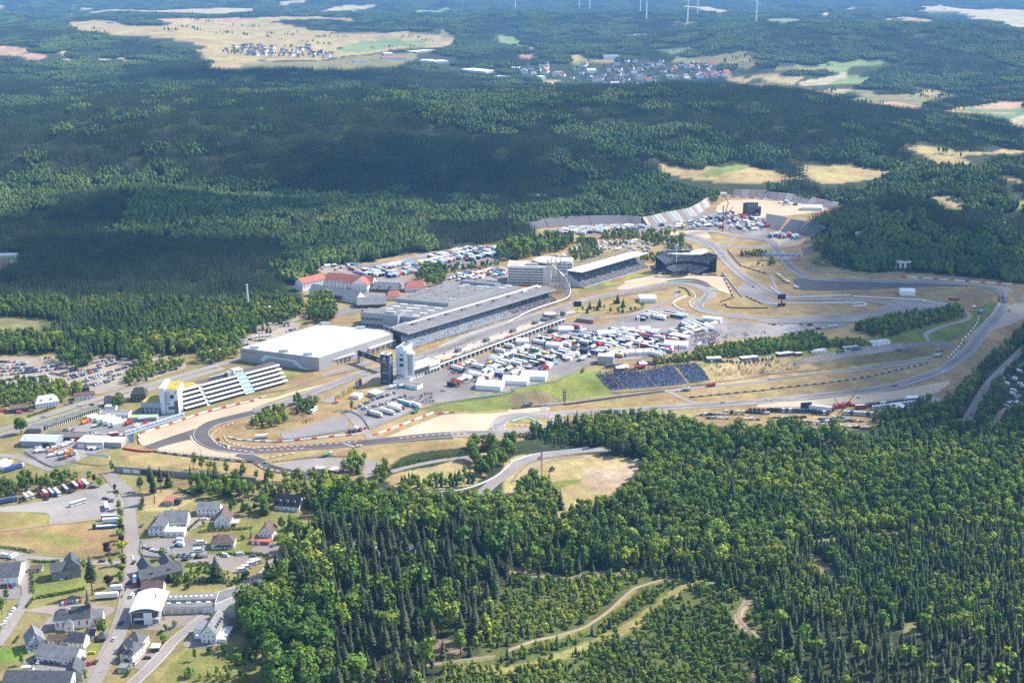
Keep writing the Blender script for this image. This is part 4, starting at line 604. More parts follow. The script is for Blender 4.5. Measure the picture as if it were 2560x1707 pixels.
def grow():
 R_=np.array
 for nme,arr in NEAR.items():
  a=np.concatenate(arr);d=np.hypot(a[:,0],a[:,1]);u,v,dep=cam_uv(a[:,0],a[:,1],a[:,2])
  big=a[:,3]/dep;vis=(u>15)&(u<2545)&(v>60)&(v<1740)
  o=np.argsort(-np.where(vis,big,0));sel=np.zeros(len(a),bool);nsel=min(205,int(vis.sum()));sel[o[:nsel]]=True
  wh=sum(WHERE[nme],[]);base={'spruce_tree':('young spruce','spruce tree'),'tall_spruce':('bare stemmed old spruce','spruce tree'),'broadleaf_tree':('leafy broadleaf tree','broadleaf tree'),'shade_tree':('wide crowned leafy tree','broadleaf tree'),'young_tree':('bright young tree','young tree'),'bush':('green bush','bush')}[nme]
  med=float(np.median(a[sel,3]))if sel.any()else 1
  size=lambda h:'very tall' if h>1.28*med else 'tall' if h>1.1*med else 'small' if h<.82*med else 'middling'
  for i in np.nonzero(sel)[0]:
   s=a[i,3]/NOMH[nme];me,tm,_=TREES[nme][i%5]
   r0=empty(nme,a[i,:3],float(RNG.random()*6.28));w=RNG.uniform(.85,1.15);r0.scale=(s*w,s*w,s)
   w_='in the '+wh[i]if wh[i]not in SNAME.values()else LMK[int(np.argmin([(a[i,0]-p[0])**2+(a[i,1]-p[1])**2 for p in LMP]))][3];tag(r0,'%s %s %s'%(size(a[i,3]),base[0],w_),base[1],'%s %s %s'%(size(a[i,3]),base[0]+('es' if nme=='bush' else 's'),w_));c=link('crown',me,r0);t=link('trunk',tm,r0)
  b=a[~sel];n=len(b);var=RNG.integers(0,5,n);rot=np.c_[RNG.normal(0,.03,n),RNG.normal(0,.03,n),RNG.random(n)*6.28];s=b[:,3]/NOMH[nme];w=s*RNG.uniform(.85,1.15,n)
  for q in range(5):
   m=var==q;scatter({'bush':'undergrowth'}.get(nme,nme.replace('_tree','').replace('tall_spruce','old_spruce')+'_woods'),TREES[nme][q][2],b[m,:3],rot[m],np.c_[w,w,s][m])
 for tg,(x,y,z,kind,gx,gy,d)in WOODS.items():
  for ki,kn in enumerate(('spruce','broad','young')):
   hs={'a':(13,12,8.5),'b':(14.5,13,10),'c':(14,13,11)}[tg][ki];ng={'a':49,'b':81,'c':100}[tg]
   for q in range(4):
    me=patch(kn,1000+q*7+ki+ord(tg),d*1.12,ng if kn!='broad' or tg=='c' else int(math.sqrt(ng)*.72)**2,hs,tg!='a')
    m=np.nonzero(kind==ki)[0];m=m[q::4];n=len(m)
    yaw=RNG.random(n)*6.283;cx,sx=np.cos(yaw),np.sin(yaw)
    lx=gx[m]*cx+gy[m]*sx;ly=-gx[m]*sx+gy[m]*cx
    rot=np.c_[np.arctan(ly),-np.arctan(lx),yaw];sc_=RNG.uniform(.85,1.2,n)
    scatter(kn+'_forest',me,np.c_[x[m],y[m],z[m]-.3],rot,np.c_[np.ones(n),np.ones(n),sc_])
plant_near();plant_groves();plant_mid();grow()
# ---------------------------------------------------------------- buildings
def boxv(x0,x1,y0,y1,z0,z1):
 return([(x0,y0,z0),(x1,y0,z0),(x1,y1,z0),(x0,y1,z0),(x0,y0,z1),(x1,y0,z1),(x1,y1,z1),(x0,y1,z1)],[(0,3,2,1),(4,5,6,7),(0,1,5,4),(1,2,6,5),(2,3,7,6),(3,0,4,7)])
class MB:
 def __init__(s):s.v,s.f,s.mi=[],[],[]
 def add(s,v,f,mi=0):
  b=len(s.v);s.v+=list(v);s.f+=[tuple(b+i for i in q)for q in f];s.mi+=[mi]*len(f);return s
 def box(s,*a,mi=0):return s.add(*boxv(*a),mi)
 def bar(s,p,q,r,mi=0,n=4):
  p,q=Vector(p),Vector(q);d=(q-p).normalized();u=d.orthogonal().normalized();w=d.cross(u)
  c=[(u*math.cos(6.283*(i+.5)/n)+w*math.sin(6.283*(i+.5)/n))*r for i in range(n)]
  return s.add([p+k for k in c]+[q+k for k in c],[(i,(i+1)%n,n+(i+1)%n,n+i)for i in range(n)]+[tuple(range(n))[::-1],tuple(range(n,2*n))],mi)
 def disc(s,cx,cy,z0,z1,r,n=20,mi=0,r1=None):
  r1=r if r1 is None else r1
  v=[(cx+r*math.cos(6.283*i/n),cy+r*math.sin(6.283*i/n),z0)for i in range(n)]+[(cx+r1*math.cos(6.283*i/n),cy+r1*math.sin(6.283*i/n),z1)for i in range(n)]
  return s.add(v,[(i,(i+1)%n,n+(i+1)%n,n+i)for i in range(n)]+[tuple(range(n))[::-1],tuple(range(n,2*n))],mi)
 def prism(s,poly,z0,z1,mi=0):
  n=len(poly);v=[(x,y,z0)for x,y in poly]+[(x,y,z1)for x,y in poly]
  return s.add(v,[(i,(i+1)%n,n+(i+1)%n,n+i)for i in range(n)]+[tuple(range(n))[::-1],tuple(range(n,2*n))],mi)
 def side(s,prof,x0,x1,mi=0):
  n=len(prof);v=[(x0,a,b)for a,b in prof]+[(x1,a,b)for a,b in prof]
  return s.add(v,[(i,(i+1)%n,n+(i+1)%n,n+i)for i in range(n)]+[tuple(range(n))[::-1],tuple(range(n,2*n))],mi)
 def mesh(s,name,mats):return pymesh(name,s.v,s.f,mats,s.mi if len(mats)>1 else None)
 def build(s,name,mats,parent=None):
  mats=mats if isinstance(mats,(tuple,list))else(mats,);return link(name,s.mesh(name,mats),parent)
SLATE=mat('slate_roof',(.075,.078,.085),.6,noise=.25,scale=.5);GREYR=mat('grey_roof',(.19,.19,.195),.7,noise=.2,scale=.3);BROWNR=mat('brown_roof',(.12,.08,.07),.8,noise=.25,scale=.5);REDR=mat('red_roof',(.36,.125,.085),.8,noise=.2,scale=.4);LIGHTR=mat('light_roof',(.45,.45,.43),.8,noise=.12,scale=.2)
FLATR=mat('felt_roof',(.17,.165,.16),.9,noise=.2,scale=.15);WROOF=mat('white_roof',(.74,.73,.70),.8,noise=.09,scale=.06);TANR=mat('tan_roof',(.42,.36,.28),.9,noise=.15,scale=.1);SEDUM=mat('sedum_roof',(.36,.29,.06),.95,noise=.3,scale=.3);GREENR=mat('green_roof',(.33,.45,.22),.9)
PLAST=mat('white_render',(.74,.73,.70),.85,noise=.05,scale=.4);CREAMW=mat('cream_render',(.66,.60,.47),.85);STONEW=mat('grey_stone_wall',(.20,.185,.165),.9,noise=.2,scale=.6);GREYW=mat('grey_cladding',(.34,.34,.34),.6);DKW=mat('dark_cladding',(.05,.052,.058),.5);BROWNW=mat('brown_timber',(.09,.06,.045),.8);BLUEW=mat('blue_grey_cladding',(.27,.30,.35),.6)
GLASS=mat('window_glass',(.05,.065,.08),.12,spec=.7);GLASSL=mat('pale_glass',(.30,.36,.38),.15,spec=.7);GLASSG=mat('green_glass',(.30,.50,.46),.15,spec=.6);FRAME=mat('window_frame',(.65,.65,.63),.6);DOORM=mat('garage_door',(.55,.47,.33),.7);TIMB=mat('black_timber',(.045,.035,.03),.8);METAL=mat('plain_metal',(.5,.51,.52),.4,metal=.7);ALU=mat('brushed_roof',(.62,.63,.65),.45,spec=.4)
_wm={}
def win_mesh(w,h,fr=None,gl=None):
 k=(w,h,fr.name if fr else 0,gl.name if gl else 0)
 if k not in _wm:
  b=MB();b.box(-w/2,w/2,-.06,.05,0,h,mi=0);b.box(-w/2+.12,w/2-.12,-.075,-.05,.1,h-.1,mi=1);b.box(-.04,.04,-.09,-.07,.1,h-.1,mi=0)
  _wm[k]=b.mesh('window',(fr or FRAME,gl or GLASS))
 return _wm[k]
TEXTS=[]
class Bd:
 def __init__(s,name,label,cat,t,A,B,W,group=None,z=None,L=None):
  a,b=ground(*zip(*src(t,[A,B])));d=b-a;s.L=float(np.hypot(*d))if L is None else L;s.W=W;s.rz=math.atan2(d[1],d[0])
  c,sn=math.cos(s.rz),math.sin(s.rz);cx=[(a[0]+x*c-y*sn,a[1]+x*sn+y*c)for x in(0,s.L)for y in(0,W)]
  zz=min(float(hgt(*p))for p in cx)if z is None else z
  s.r=empty(name,(a[0],a[1],zz),s.rz);tag(s.r,label,cat,group);s.z=zz
 def part(s,name,mats,fn):
  b=MB();fn(b);return b.build(name,mats,s.r)
 def box(s,name,m,*a):b=MB();b.box(*a);return b.build(name,m,s.r)
 def gable(s,m,x0,x1,y0,y1,z,rh,ridge='x',ov=.5,wm=None,th=.25,hip=0.0,name='roof'):
  b=MB();g=MB()
  if ridge=='x':
   ym=(y0+y1)/2;k=rh/(ym-y0);X0,X1,Y0,Y1=x0-ov,x1+ov,y0-ov,y1+ov;ze=z-k*ov;h0=hip*(ym-y0+ov)
   v=[(X0,Y0,ze),(X1,Y0,ze),(X1-h0,ym,z+rh),(X0+h0,ym,z+rh),(X0,Y1,ze),(X1,Y1,ze)]
   gv=[(x0,y0,z),(x0,y1,z),(x0,ym,z+rh-.02)],[(x1,y1,z),(x1,y0,z),(x1,ym,z+rh-.02)]
  else:
   xm=(x0+x1)/2;k=rh/(xm-x0);X0,X1,Y0,Y1=x0-ov,x1+ov,y0-ov,y1+ov;ze=z-k*ov;h0=hip*(xm-x0+ov)
   v=[(X0,Y1,ze),(X0,Y0,ze),(xm,Y0+h0,z+rh),(xm,Y1-h0,z+rh),(X1,Y1,ze),(X1,Y0,ze)]
   gv=[(x0,y0,z),(x1,y0,z),(xm,y0,z+rh-.02)],[(x1,y1,z),(x0,y1,z),(xm,y1,z+rh-.02)]
  n=len(v);v2=v+[(x,y,q+th)for x,y,q in v]
  f=[(6,7,8,9),(9,8,11,10),(0,3,2,1),(3,4,5,2),(0,1,7,6),(4,10,11,5),(1,2,8,7),(2,5,11,8),(0,6,9,3),(3,9,10,4)]
  if ridge=='y':f=[(6,7,8,9),(9,8,11,10),(0,3,2,1),(3,4,5,2),(0,1,7,6),(4,10,11,5),(1,2,8,7),(2,5,11,8),(0,6,9,3),(3,9,10,4)]
  if hip:f+=[(7,11,8)if ridge=='x' else(7,8,11),(6,9,10)]
  b.add(v2,f);ro=b.build(name,m,s.r)
  if wm and not hip:
   for q in gv:g.add([p for p in q]+[(p[0]+(.2 if ridge=='x' and p[0]<(x0+x1)/2 else-.2 if ridge=='x' else 0),p[1]+(.2 if ridge=='y' and p[1]<(y0+y1)/2 else-.2 if ridge=='y' else 0),p[2])for p in q],[(0,1,2),(5,4,3),(0,3,4,1),(1,4,5,2),(2,5,3,0)])
   g.build('gable_wall',wm,s.r)
  return ro
 def win(s,face,u0,u1,n,z,w=1.1,h=1.4,at=0.0,fr=None,gl=None,name='window'):
  me=win_mesh(w,h,fr,gl)
  for i in range(n):
   u=u0+(u1-u0)*(i+.5)/n;o=link(name,me,s.r)
   if face=='f':o.location=(u,at-.03,z)
   elif face=='b':o.location=(u,at+.03,z);o.rotation_euler=(0,0,math.pi)
   elif face=='r':o.location=(at+.03,u,z);o.rotation_euler=(0,0,math.pi/2)
   else:o.location=(at-.03,u,z);o.rotation_euler=(0,0,-math.pi/2)
 def text(s,name,body,size,loc,face,m,ext=.06,align='CENTER',yaw=None):
  c=bpy.data.curves.new(name,'FONT');c.body=body;c.size=size;c.extrude=ext;c.align_x=align;c.align_y='CENTER';c.materials.append(m)
  o=bpy.data.objects.new(name,c);COL.objects.link(o);o.parent=s.r;o.location=loc
  o.rotation_euler=(math.pi/2,0,{'f':0,'r':math.pi/2,'l':-math.pi/2}[face]if yaw is None else yaw);TEXTS.append(o);return o
def house(label,t,A,B,W,H=5.2,rh=4,ridge='x',wall=None,roof=None,nf=4,nr=2,rows=2,hip=0.0,name='house',cat='house',chim=1,ov=.5,L=None,door=True,dorm=0,group=None):
 wall,roof=wall or PLAST,roof or SLATE;b=Bd(name,label,cat,t,A,B,W,group,L=L);L=b.L
 b.box('wall',wall,0,L,0,W,-1.5,H);b.gable(roof,0,L,0,W,H,rh,ridge,ov,wall,hip=hip)
 for k in range(rows):
  z=.9+k*(H-.6)/max(1,rows)
  if nf:b.win('f',.6,L-.6,nf,z,at=0)
  if nr:b.win('r',.8,W-.8,nr,z,at=L);b.win('l',.8,W-.8,nr,z,at=0)
 if not hip and nf and rows>1:
  if ridge=='y':b.win('f',L*.3,L*.7,2 if L>7 else 1,H+.3,w=.9,h=1.1,at=0)
  else:b.win('r',W*.35,W*.65,1,H+.3,w=.9,h=1.1,at=L);b.win('l',W*.35,W*.65,1,H+.3,w=.9,h=1.1,at=0)
 if door:b.box('door',BROWNW,L*.47,L*.47+1.0,-.06,.02,0,2.1)
 for i in range(chim):b.box('chimney',REDR if i%2==0 else STONEW,L*(.3+.35*i)-.35,L*(.3+.35*i)+.35,W*.56,W*.56+.7,H+rh*.4,H+rh+.9)
 for i in range(dorm):
  x=L*(i+.7)/(dorm+.4)
  if ridge=='x':
   d=MB();d.box(x-.8,x+.8,W*.14,W*.4,H+.1,H+rh*.55,mi=0);d.box(x-1,x+1,W*.10,W*.45,H+rh*.55,H+rh*.55+.15,mi=1);d.box(x-.55,x+.55,W*.14-.05,W*.14+.02,H+.5,H+rh*.5,mi=2);d.build('dormer',(wall,roof,GLASS),b.r)
 return b
def flat(label,t,A,B,W,H,wall=None,roof=None,nf=0,nr=0,name='building',cat='building',para=.4,rows=1,wh=1.2,ww=1.6,doors=0,dm=None,L=None,group=None):
 wall,roof=wall or GREYW,roof or FLATR;b=Bd(name,label,cat,t,A,B,W,group,L=L);L=b.L
 b.part('wall',wall,lambda q:(q.box(0,L,0,W,-1.5,H),q.box(0,L,0,.25,H,H+para),q.box(0,L,W-.25,W,H,H+para),q.box(0,.25,.25,W-.25,H,H+para),q.box(L-.25,L,.25,W-.25,H,H+para))if para else q.box(0,L,0,W,-1.5,H))
 b.box('roof',roof,.25 if para else-.3,L-.25 if para else L+.3,.25 if para else-.3,W-.25 if para else W+.3,H+.004,H+.12 if para else H+.25)
 for k in range(rows):
  if nf:b.win('f',.5,L-.5,nf,1+k*(H-.4)/rows,w=ww,h=wh)
  if nr:b.win('r',.5,W-.5,nr,1+k*(H-.4)/rows,w=ww,h=wh,at=L);b.win('l',.5,W-.5,nr,1+k*(H-.4)/rows,w=ww,h=wh,at=0)
 for i in range(doors):b.box('garage_door',dm or DOORM,L*(i+.12)/doors,L*(i+.88)/doors,-.08,.02,0,min(H-.6,3.4))
 return b
b=house('grey stone barn with a tall cross gable on the walled lawn','A3',(476,636),(745,592),11,6.5,3.6,wall=STONEW,roof=SLATE,nf=2,nr=1,rows=1,name='barn',cat='barn',chim=0)
b.box('wing',STONEW,b.L-9,b.L-.3,.4,13,0,8);b.gable(SLATE,b.L-9,b.L-.3,.4,13,8,4.6,'y',.4,STONEW,name='wing_roof')
house('small white shed with a patchy brown roof behind the hedge','A3',(287,556),(388,545),6,2.6,1.2,roof=BROWNR,nf=2,nr=0,rows=1,name='shed',cat='shed',chim=0)
b=house('big white hall with a ribbed dark blue roof beside the lane','A3',(-70,690),(176,672),22,6.5,4.5,roof=SLATE,nf=4,nr=3,name='workshop_hall',cat='hall',chim=0);b.box('sign_board',PLAST,b.L-6,b.L-2,-.15,-.02,3.2,5.0)
b=house('half timbered house with black beams on its white gable','A3',(258,1298),(425,1258),11,6.2,5.6,'y',nf=3,nr=2,name='timber_house',chim=1,roof=GREYR)
def beams(b,L,z0,z1,y=-.08,n=7,rows=3):
 for i in range(n+1):b.box('beam',TIMB,L*i/n-.12,L*i/n+.12,y-.03,y+.05,z0,z1)
 for i in range(rows+1):b.box('beam',TIMB,0,L,y-.05,y+.03,z0+(z1-z0)*i/rows-.11,z0+(z1-z0)*i/rows+.11)
beams(b,b.L,2.5,6.1);b.box('beam',TIMB,b.L*.2,b.L*.8,-.13,-.05,8.0,8.25);b.box('beam',TIMB,b.L*.49,b.L*.53,-.13,-.05,6.2,11)
house('white house with a steep dark roof beside the timbered house','A3',(624,1252),(772,1262),8,5,3.8,nf=3,nr=2,roof=SLATE);house('low yellow link building below the churchyard','A3',(440,1216),(622,1212),6,3,2,wall=CREAMW,nf=4,nr=0,rows=1,name='outbuilding',cat='outbuilding',chim=0,roof=BROWNR)
house('long workshop with a ribbed grey roof behind the parked cars','A3',(332,1368),(690,1412),12,4.2,4.2,roof=GREYR,nf=7,nr=2,rows=1,name='workshop',cat='workshop',chim=0);house('long dark slate roof along the lower edge of the village','A3',(28,1640),(640,1650),14,4.5,4,roof=SLATE,nf=0,nr=1,name='stable_block',cat='outbuilding',chim=2)
house('dark gabled roof angled to the village street','A3',(600,1560),(760,1545),12,4.2,4.6,'y',wall=GREYW,roof=SLATE,nf=2,nr=1,rows=1,name='outbuilding',cat='outbuilding');house('small hipped outbuilding beside the chestnut tree by the church','A3',(775,1175),(862,1170),7,3,2.6,nf=2,nr=1,rows=1,name='outbuilding',cat='outbuilding',roof=SLATE,hip=.8);house('garden pavilion with a dark pyramid roof by the street','A3',(895,1185),(970,1185),5.5,2.2,2.4,wall=BROWNW,roof=SLATE,hip=.95,nf=0,nr=0,name='pavilion',cat='pavilion',chim=0)
house('cream villa with a blue grey pyramid roof at the fork','A3',(1135,1285),(1290,1300),12,6,4.6,wall=CREAMW,roof=SLATE,hip=.9,nf=3,nr=3);b=house('cream villa with dormers and a grey hipped roof below the fork','A3',(1106,1368),(1222,1388),13,5.5,4.6,wall=CREAMW,roof=SLATE,hip=.5,nf=2,nr=3,dorm=2)
flat('flat dark garage with plants on its roof by the fork','A3',(1078,1472),(1182,1478),6,2.8,STONEW,doors=2,name='garage',cat='garage');flat('carport with a white roof beside the cream villas','A3',(1390,1285),(1462,1282),5,2.8,BROWNW,WROOF,para=0,name='carport',cat='carport')
b=house('white house with a row of pointed dormers above its terrace','A3',(1848,1198),(1990,1205),20,6.3,5.2,'y',roof=GREYR,nf=3,nr=4,chim=0);b.box('terrace',PLAST,b.L,b.L+5,1,16,-1,2.6);b.box('wing',PLAST,-5.5,0,4,14,-1,6);b.box('wing_roof',GREYR,-5.8,-.02,3.8,14.2,6,6.25);b.box('balcony',PLAST,-3.5,0,1.2,4,2.9,3.9)
for i in range(4):b.box('dormer',SLATE,b.L-3.2,b.L-.8,4+i*3.2,5.4+i*3.2,6.6,9.0)
flat('low shed with a moss green roof behind the dormered house','A3',(2060,955),(2260,985),10,3.4,GREYW,GREENR,name='shed',cat='shed')
house('white house beside the big beech trees with a dark grey roof','B3',(-20,800),(40,800),14,5,5,roof=GREYR,nf=1,nr=2,dorm=0);house('white gabled house above the winding road near the beeches','A3',(2255,812),(2352,815),10,5,4.5,'y',roof=SLATE,nf=2,nr=2)
b=house('long inn with dark roofs and a white dormer gable by the street','A3',(1302,690),(1680,600),10,5.5,4.2,wall=STONEW,roof=SLATE,nf=6,nr=2,dorm=2,name='inn',cat='inn');b.box('wing',PLAST,3,11,8,22,0,6);b.gable(SLATE,3,11,8,22,6,4.5,'y',.4,PLAST,name='wing_roof');b.box('wing',PLAST,b.L-10,b.L-2,8,20,0,6);b.gable(SLATE,b.L-10,b.L-2,8,20,6,4.5,'y',.4,PLAST,name='wing_roof')
b=house('old house with a worn brown roof and timbered gable strip','A3',(1300,755),(1495,750),9,3.6,3.4,roof=BROWNR,nf=5,nr=1,rows=1,name='timber_house');beams(b,b.L,1.2,3.5,n=8,rows=1)
b=house('half timbered house at the corner of the street with a slate roof','A3',(1365,216),(1508,216),13,5.6,5.2,'y',roof=SLATE,nf=3,nr=3,name='timber_house');beams(b,b.L,5.2,7.2,n=5,rows=2)
house('wide guesthouse with a brown grey roof behind the timbered house','A3',(1500,140),(1718,135),13,4,6,roof=GREYR,nf=7,nr=2,rows=1,name='guesthouse',cat='guesthouse',chim=2);flat('white flat annexe with a pale roof terrace by the camper yard','A3',(1512,226),(1692,224),8,3.6,PLAST,LIGHTR,nf=3,name='annexe',cat='annexe')
b=house('white gabled house with a brown roof and canopy above the hedge','A3',(1968,142),(2118,138),11,5,6,'y',roof=BROWNR,nf=2,nr=3);b.box('canopy',LIGHTR,b.L+.1,b.L+5.5,1,7,2.6,2.8)
b=house('bungalow with a brown hipped roof and red flower boxes','A3',(1942,342),(2150,335),11,4.6,3.4,roof=BROWNR,hip=.8,nf=5,nr=2,rows=1);b.box('balcony',BROWNW,3,b.L-2,-1.4,0,2.2,3.2);house('white house with a pale grey roof below the bridge','A3',(1808,30),(2010,36),10,5,3.4,roof=GREYR,nf=5,nr=2)
b=flat('red roofed shed with a timber balcony on the dry garden','A2',(1503,1505),(1590,1508),8,3.8,GREYW,REDR,nf=2,nr=1,name='shed',cat='shed',para=0);b.box('balcony',BROWNW,b.L,b.L+5,2,6,1.4,2.6);b.box('balcony_roof',BROWNW,b.L,b.L+5.2,2,6.2,4,4.2)
house('white house with a black roof and four skylight gables in the trees','B2',(168,1540),(395,1560),11,4,6.5,roof=mat('black_roof',(.035,.03,.035),.7),nf=5,nr=2,rows=1,dorm=3);b=house('brown roofed house with a garage terrace by the winding road','B3',(28,255),(150,262),11,5.5,5,'y',roof=BROWNR,nf=3,nr=2);b.box('terrace',REDR,-4,b.L,-7,-.1,-1,2.6);b.box('garage_door',PLAST,-3,-.6,-7.1,-7.0,0,2.2);b.box('garage_door',PLAST,.6,3,-7.1,-7.0,0,2.2)
house('small dark brown house where the road enters the wood','B3',(500,350),(612,345),9,3.4,5,'y',wall=BROWNW,roof=BROWNR,nf=2,nr=1,rows=1);house('grey brown house half hidden by the tall spruces','B3',(690,375),(880,385),11,4.5,4,roof=BROWNR,nf=4,nr=2);house('pale roofed house deep among the tall spruces','B3',(1020,400),(1130,400),9,4,3,wall=PLAST,roof=LIGHTR,nf=3,nr=1);house('grey roofed house at the edge of the spruce stand','B3',(1290,385),(1460,395),10,4.5,3.6,roof=GREYR,nf=4,nr=2)
b=Bd('church','white village church with a slate roof and pointed ridge turret','church','A3',(600,1085),(945,1052),13);L=b.L
b.box('wall',PLAST,4,L-7,1,11,-1,6.5);b.gable(SLATE,4,L-7,1,11,6.5,5.5,'x',.4,PLAST);b.part('porch',PLAST,lambda q:q.box(0,5,-2,4,-1,5));b.gable(GREYR,0,5,-2,4.2,5,2.2,'y',.3,PLAST,name='porch_roof',hip=.9)
b.box('choir',PLAST,L-7,L,2,10,-1,5.4);b.gable(GREYR,L-7,L,2,10,5.4,3.6,'x',.3,PLAST,name='choir_roof');b.part('apse',PLAST,lambda q:q.prism([(-6,2),(-3,.5),(4,.5),(4,11),(-3,11),(-6,9)],-1,7));b.gable(SLATE,-6.4,4,.5,11,7,4.5,'x',.3,None,hip=.7,name='apse_roof')
b.part('turret',BROWNW,lambda q:q.box(L*.62-1.3,L*.62+1.3,4.7,7.3,8,14));b.part('spire',SLATE,lambda q:(q.disc(L*.62,6,14,15.4,2.1,8,r1=1.0),q.disc(L*.62,6,15.4,24,.9,8,r1=.05)))
for x in(8,12.5,17):b.box('window',RED,x-.55,x+.55,.94,1.02,2.2,4.6);b.part('window_arch',RED,lambda q:q.add([(x-.55,.94,4.6),(x+.55,.94,4.6),(x,.94,5.3),(x-.55,1.02,4.6),(x+.55,1.02,4.6),(x,1.02,5.3)],[(0,1,2),(5,4,3),(1,4,5,2),(0,2,5,3)]))
for x in(-4.2,-1,2.5):b.box('window',RED,x-.4,x+.4,.3,.49,2.6,5)
b.box('window',RED,2,2.9,-2.08,-1.98,1.6,3);b.box('window',RED,L-4.4,L-3.6,1.92,2.02,2,4)
b=Bd('fire_station','glass fronted fire station with a silver barrel roof and flat wing','fire station','A3',(1222,1030),(1470,1022),24);L=b.L
b.box('wall',GREYW,.8,L-.8,.6,23,-1,8.2);b.box('glass_front',GLASS,1,L*.42,.45,.62,.3,2.8);b.box('glass_front',GLASS,1,L-1,.45,.62,4.4,7.6);b.box('balcony',PLAST,.8,L-.8,-.6,.44,3.2,4.1);b.box('door_panel',PLAST,L*.42,L*.74,-.9,-.61,0,7.9)
n=14;pf=[(-1.6+(L+3.2)*i/n,8.2+4.0*math.sin(math.pi*(.12+.76*i/n))-1.2)for i in range(n+1)]
def barrel(q):
 v=[(x,y,z+dz)for y in(-1.6,24)for dz in(0,.35)for x,z in pf];m=n+1
 for i in range(n):q.f+=[(m+i,m+i+1,3*m+i+1,3*m+i),(i,2*m+i,2*m+i+1,i+1),(i,i+1,m+i+1,m+i),(2*m+i,3*m+i,3*m+i+1,2*m+i+1)];q.mi+=[0]*4
 q.f+=[(0,m,3*m,2*m),(m-1,3*m-1,4*m-1,2*m-1)];q.mi+=[0,0];q.v+=v
b.part('roof',ALU,barrel);b.part('gable_wall',GREYW,lambda q:q.add([(x,.7,z)for x,z in pf[1:-1]]+[(x,1,z)for x,z in pf[1:-1]]+[],[tuple(range(n-1))[::-1],tuple(range(n-1,2*n-2))]))
for x in(-.6,L+.6):b.part('column',PLAST,lambda q:q.box(x-.2,x+.2,-.9,-.5,0,9))
b.box('wing',PLAST,L-.6,L+31,11,23,-1,4.6);b.box('wing_roof',FLATR,L-.6,L+31.3,10.6,17,4.6,4.85);b.box('wing_roof',FLATR,L-.6,L+31.3,17.05,25,6.2,6.5);b.box('clerestory',GREYW,L-.6,L+31,17.2,24.6,4.85,6.2)
for i in range(5):b.box('garage_door',DOORM,L+1+i*4.7,L+4.6+i*4.7,10.9,11.02,0,3.6)
for i in range(9):b.box('skylight',WROOF,L+2+i*3.1,L+3.4+i*3.1,20.2,21.8,6.5,6.85)
for i in range(5):b.box('skylight',WROOF,L+1+i*6,L+3.6+i*6,15.4,16.6,4.85,5.2)
b.part('end_block',PLAST,lambda q:q.prism([(L+31.1,10),(L+48,24),(L+40,31),(L+31.1,26)],-1,6.6));b.part('end_roof',FLATR,lambda q:q.prism([(L+31.6,11),(L+47.2,24),(L+40,30.2),(L+31.6,25.6)],6.62,6.8))
b.box('chimney',STONEW,L*.72,L*.72+.6,12,12.6,10,13.2)
house('black timbered house with a dark hipped roof by the main road','A2',(1205,552),(1340,548),12,7,4.6,wall=BROWNW,roof=mat('dark_green_roof',(.045,.055,.045),.7),hip=.5,nf=4,nr=3,chim=0);b=house('white house with a pale hipped roof and three dormers by the road','A2',(332,622),(545,590),12,5,5,roof=LIGHTR,hip=.6,nf=7,nr=3,dorm=2)
house('low white bungalow with a brown roof beside the road','A2',(688,542),(870,520),9,3.4,2.2,roof=BROWNR,nf=5,nr=2,rows=1,name='bungalow');house('small dark hut under the trees behind the bungalow','A2',(770,470),(820,466),7,5,3,wall=BROWNW,roof=SLATE,hip=.8,nf=1,nr=1,rows=1,name='hut',cat='hut',chim=0);house('dark brown barn beside the pink vans','A2',(98,660),(262,640),11,3.8,2,wall=BROWNW,roof=BROWNR,nf=0,nr=0,rows=1,name='barn',cat='barn',chim=0)
b=house('grey steel workshop with a shallow pale roof beside the tipper trucks','A2',(192,962),(515,972),15,5,2.2,wall=BLUEW,roof=mat('pale_steel_roof',(.42,.44,.47),.5),nf=1,nr=5,rows=1,name='workshop',cat='workshop',chim=0,door=False);b.box('garage_door',DKW,b.L*.62,b.L*.8,-.08,.02,0,3.8)
b=flat('flat workshop with a white roof and three roller doors','A2',(705,975),(945,985),16,5.2,GREYW,WROOF,nf=0,name='workshop',cat='workshop',doors=3,dm=PLAST);b.box('wing',GREYW,b.L,b.L+14,4,15,-1,4.6);b.box('wing_roof',WROOF,b.L+.02,b.L+14.2,3.8,15.2,4.6,4.9)
b=Bd('old_paddock_garages','long row of old paddock garages with a green flat roof','garages','A2',(430,808),(915,640),9);L=b.L;b.box('wall',PLAST,0,L,0,8,-1,3.4);b.box('roof',mat('mossy_roof',(.14,.15,.12),.9,noise=.3,scale=.2),-.5,L+.5,-1,9,3.4,3.75)
for i in range(26):b.box('garage_door',DKW,L*(i+.2)/26,L*(i+.8)/26,-.06,.02,0,2.7)
flat('old garage block with a dark roof behind the grey workshop','A2',(390,905),(770,915),12,3.4,STONEW,mat('mossy_roof2',(.11,.11,.10),.9,noise=.3,scale=.2),name='garage',cat='garage',doors=4,dm=DKW);flat('low old building with two white skylights by the road tree','A2',(255,840),(380,838),12,3.6,STONEW,FLATR,nf=2,name='building');flat('low white pavilion with a flat roof below the hotel','A2',(915,690),(1180,700),8,3.8,PLAST,FLATR,nf=8,name='pavilion',cat='pavilion');flat('low pavilion with a bright green roof below the hotel','A2',(1185,735),(1440,730),8,3.4,GREYW,GREENR,nf=5,name='pavilion',cat='pavilion');flat('little white annexe with blue seats against the old house','A2',(960,625),(1060,628),7,3,PLAST,LIGHTR,name='annexe',cat='annexe')
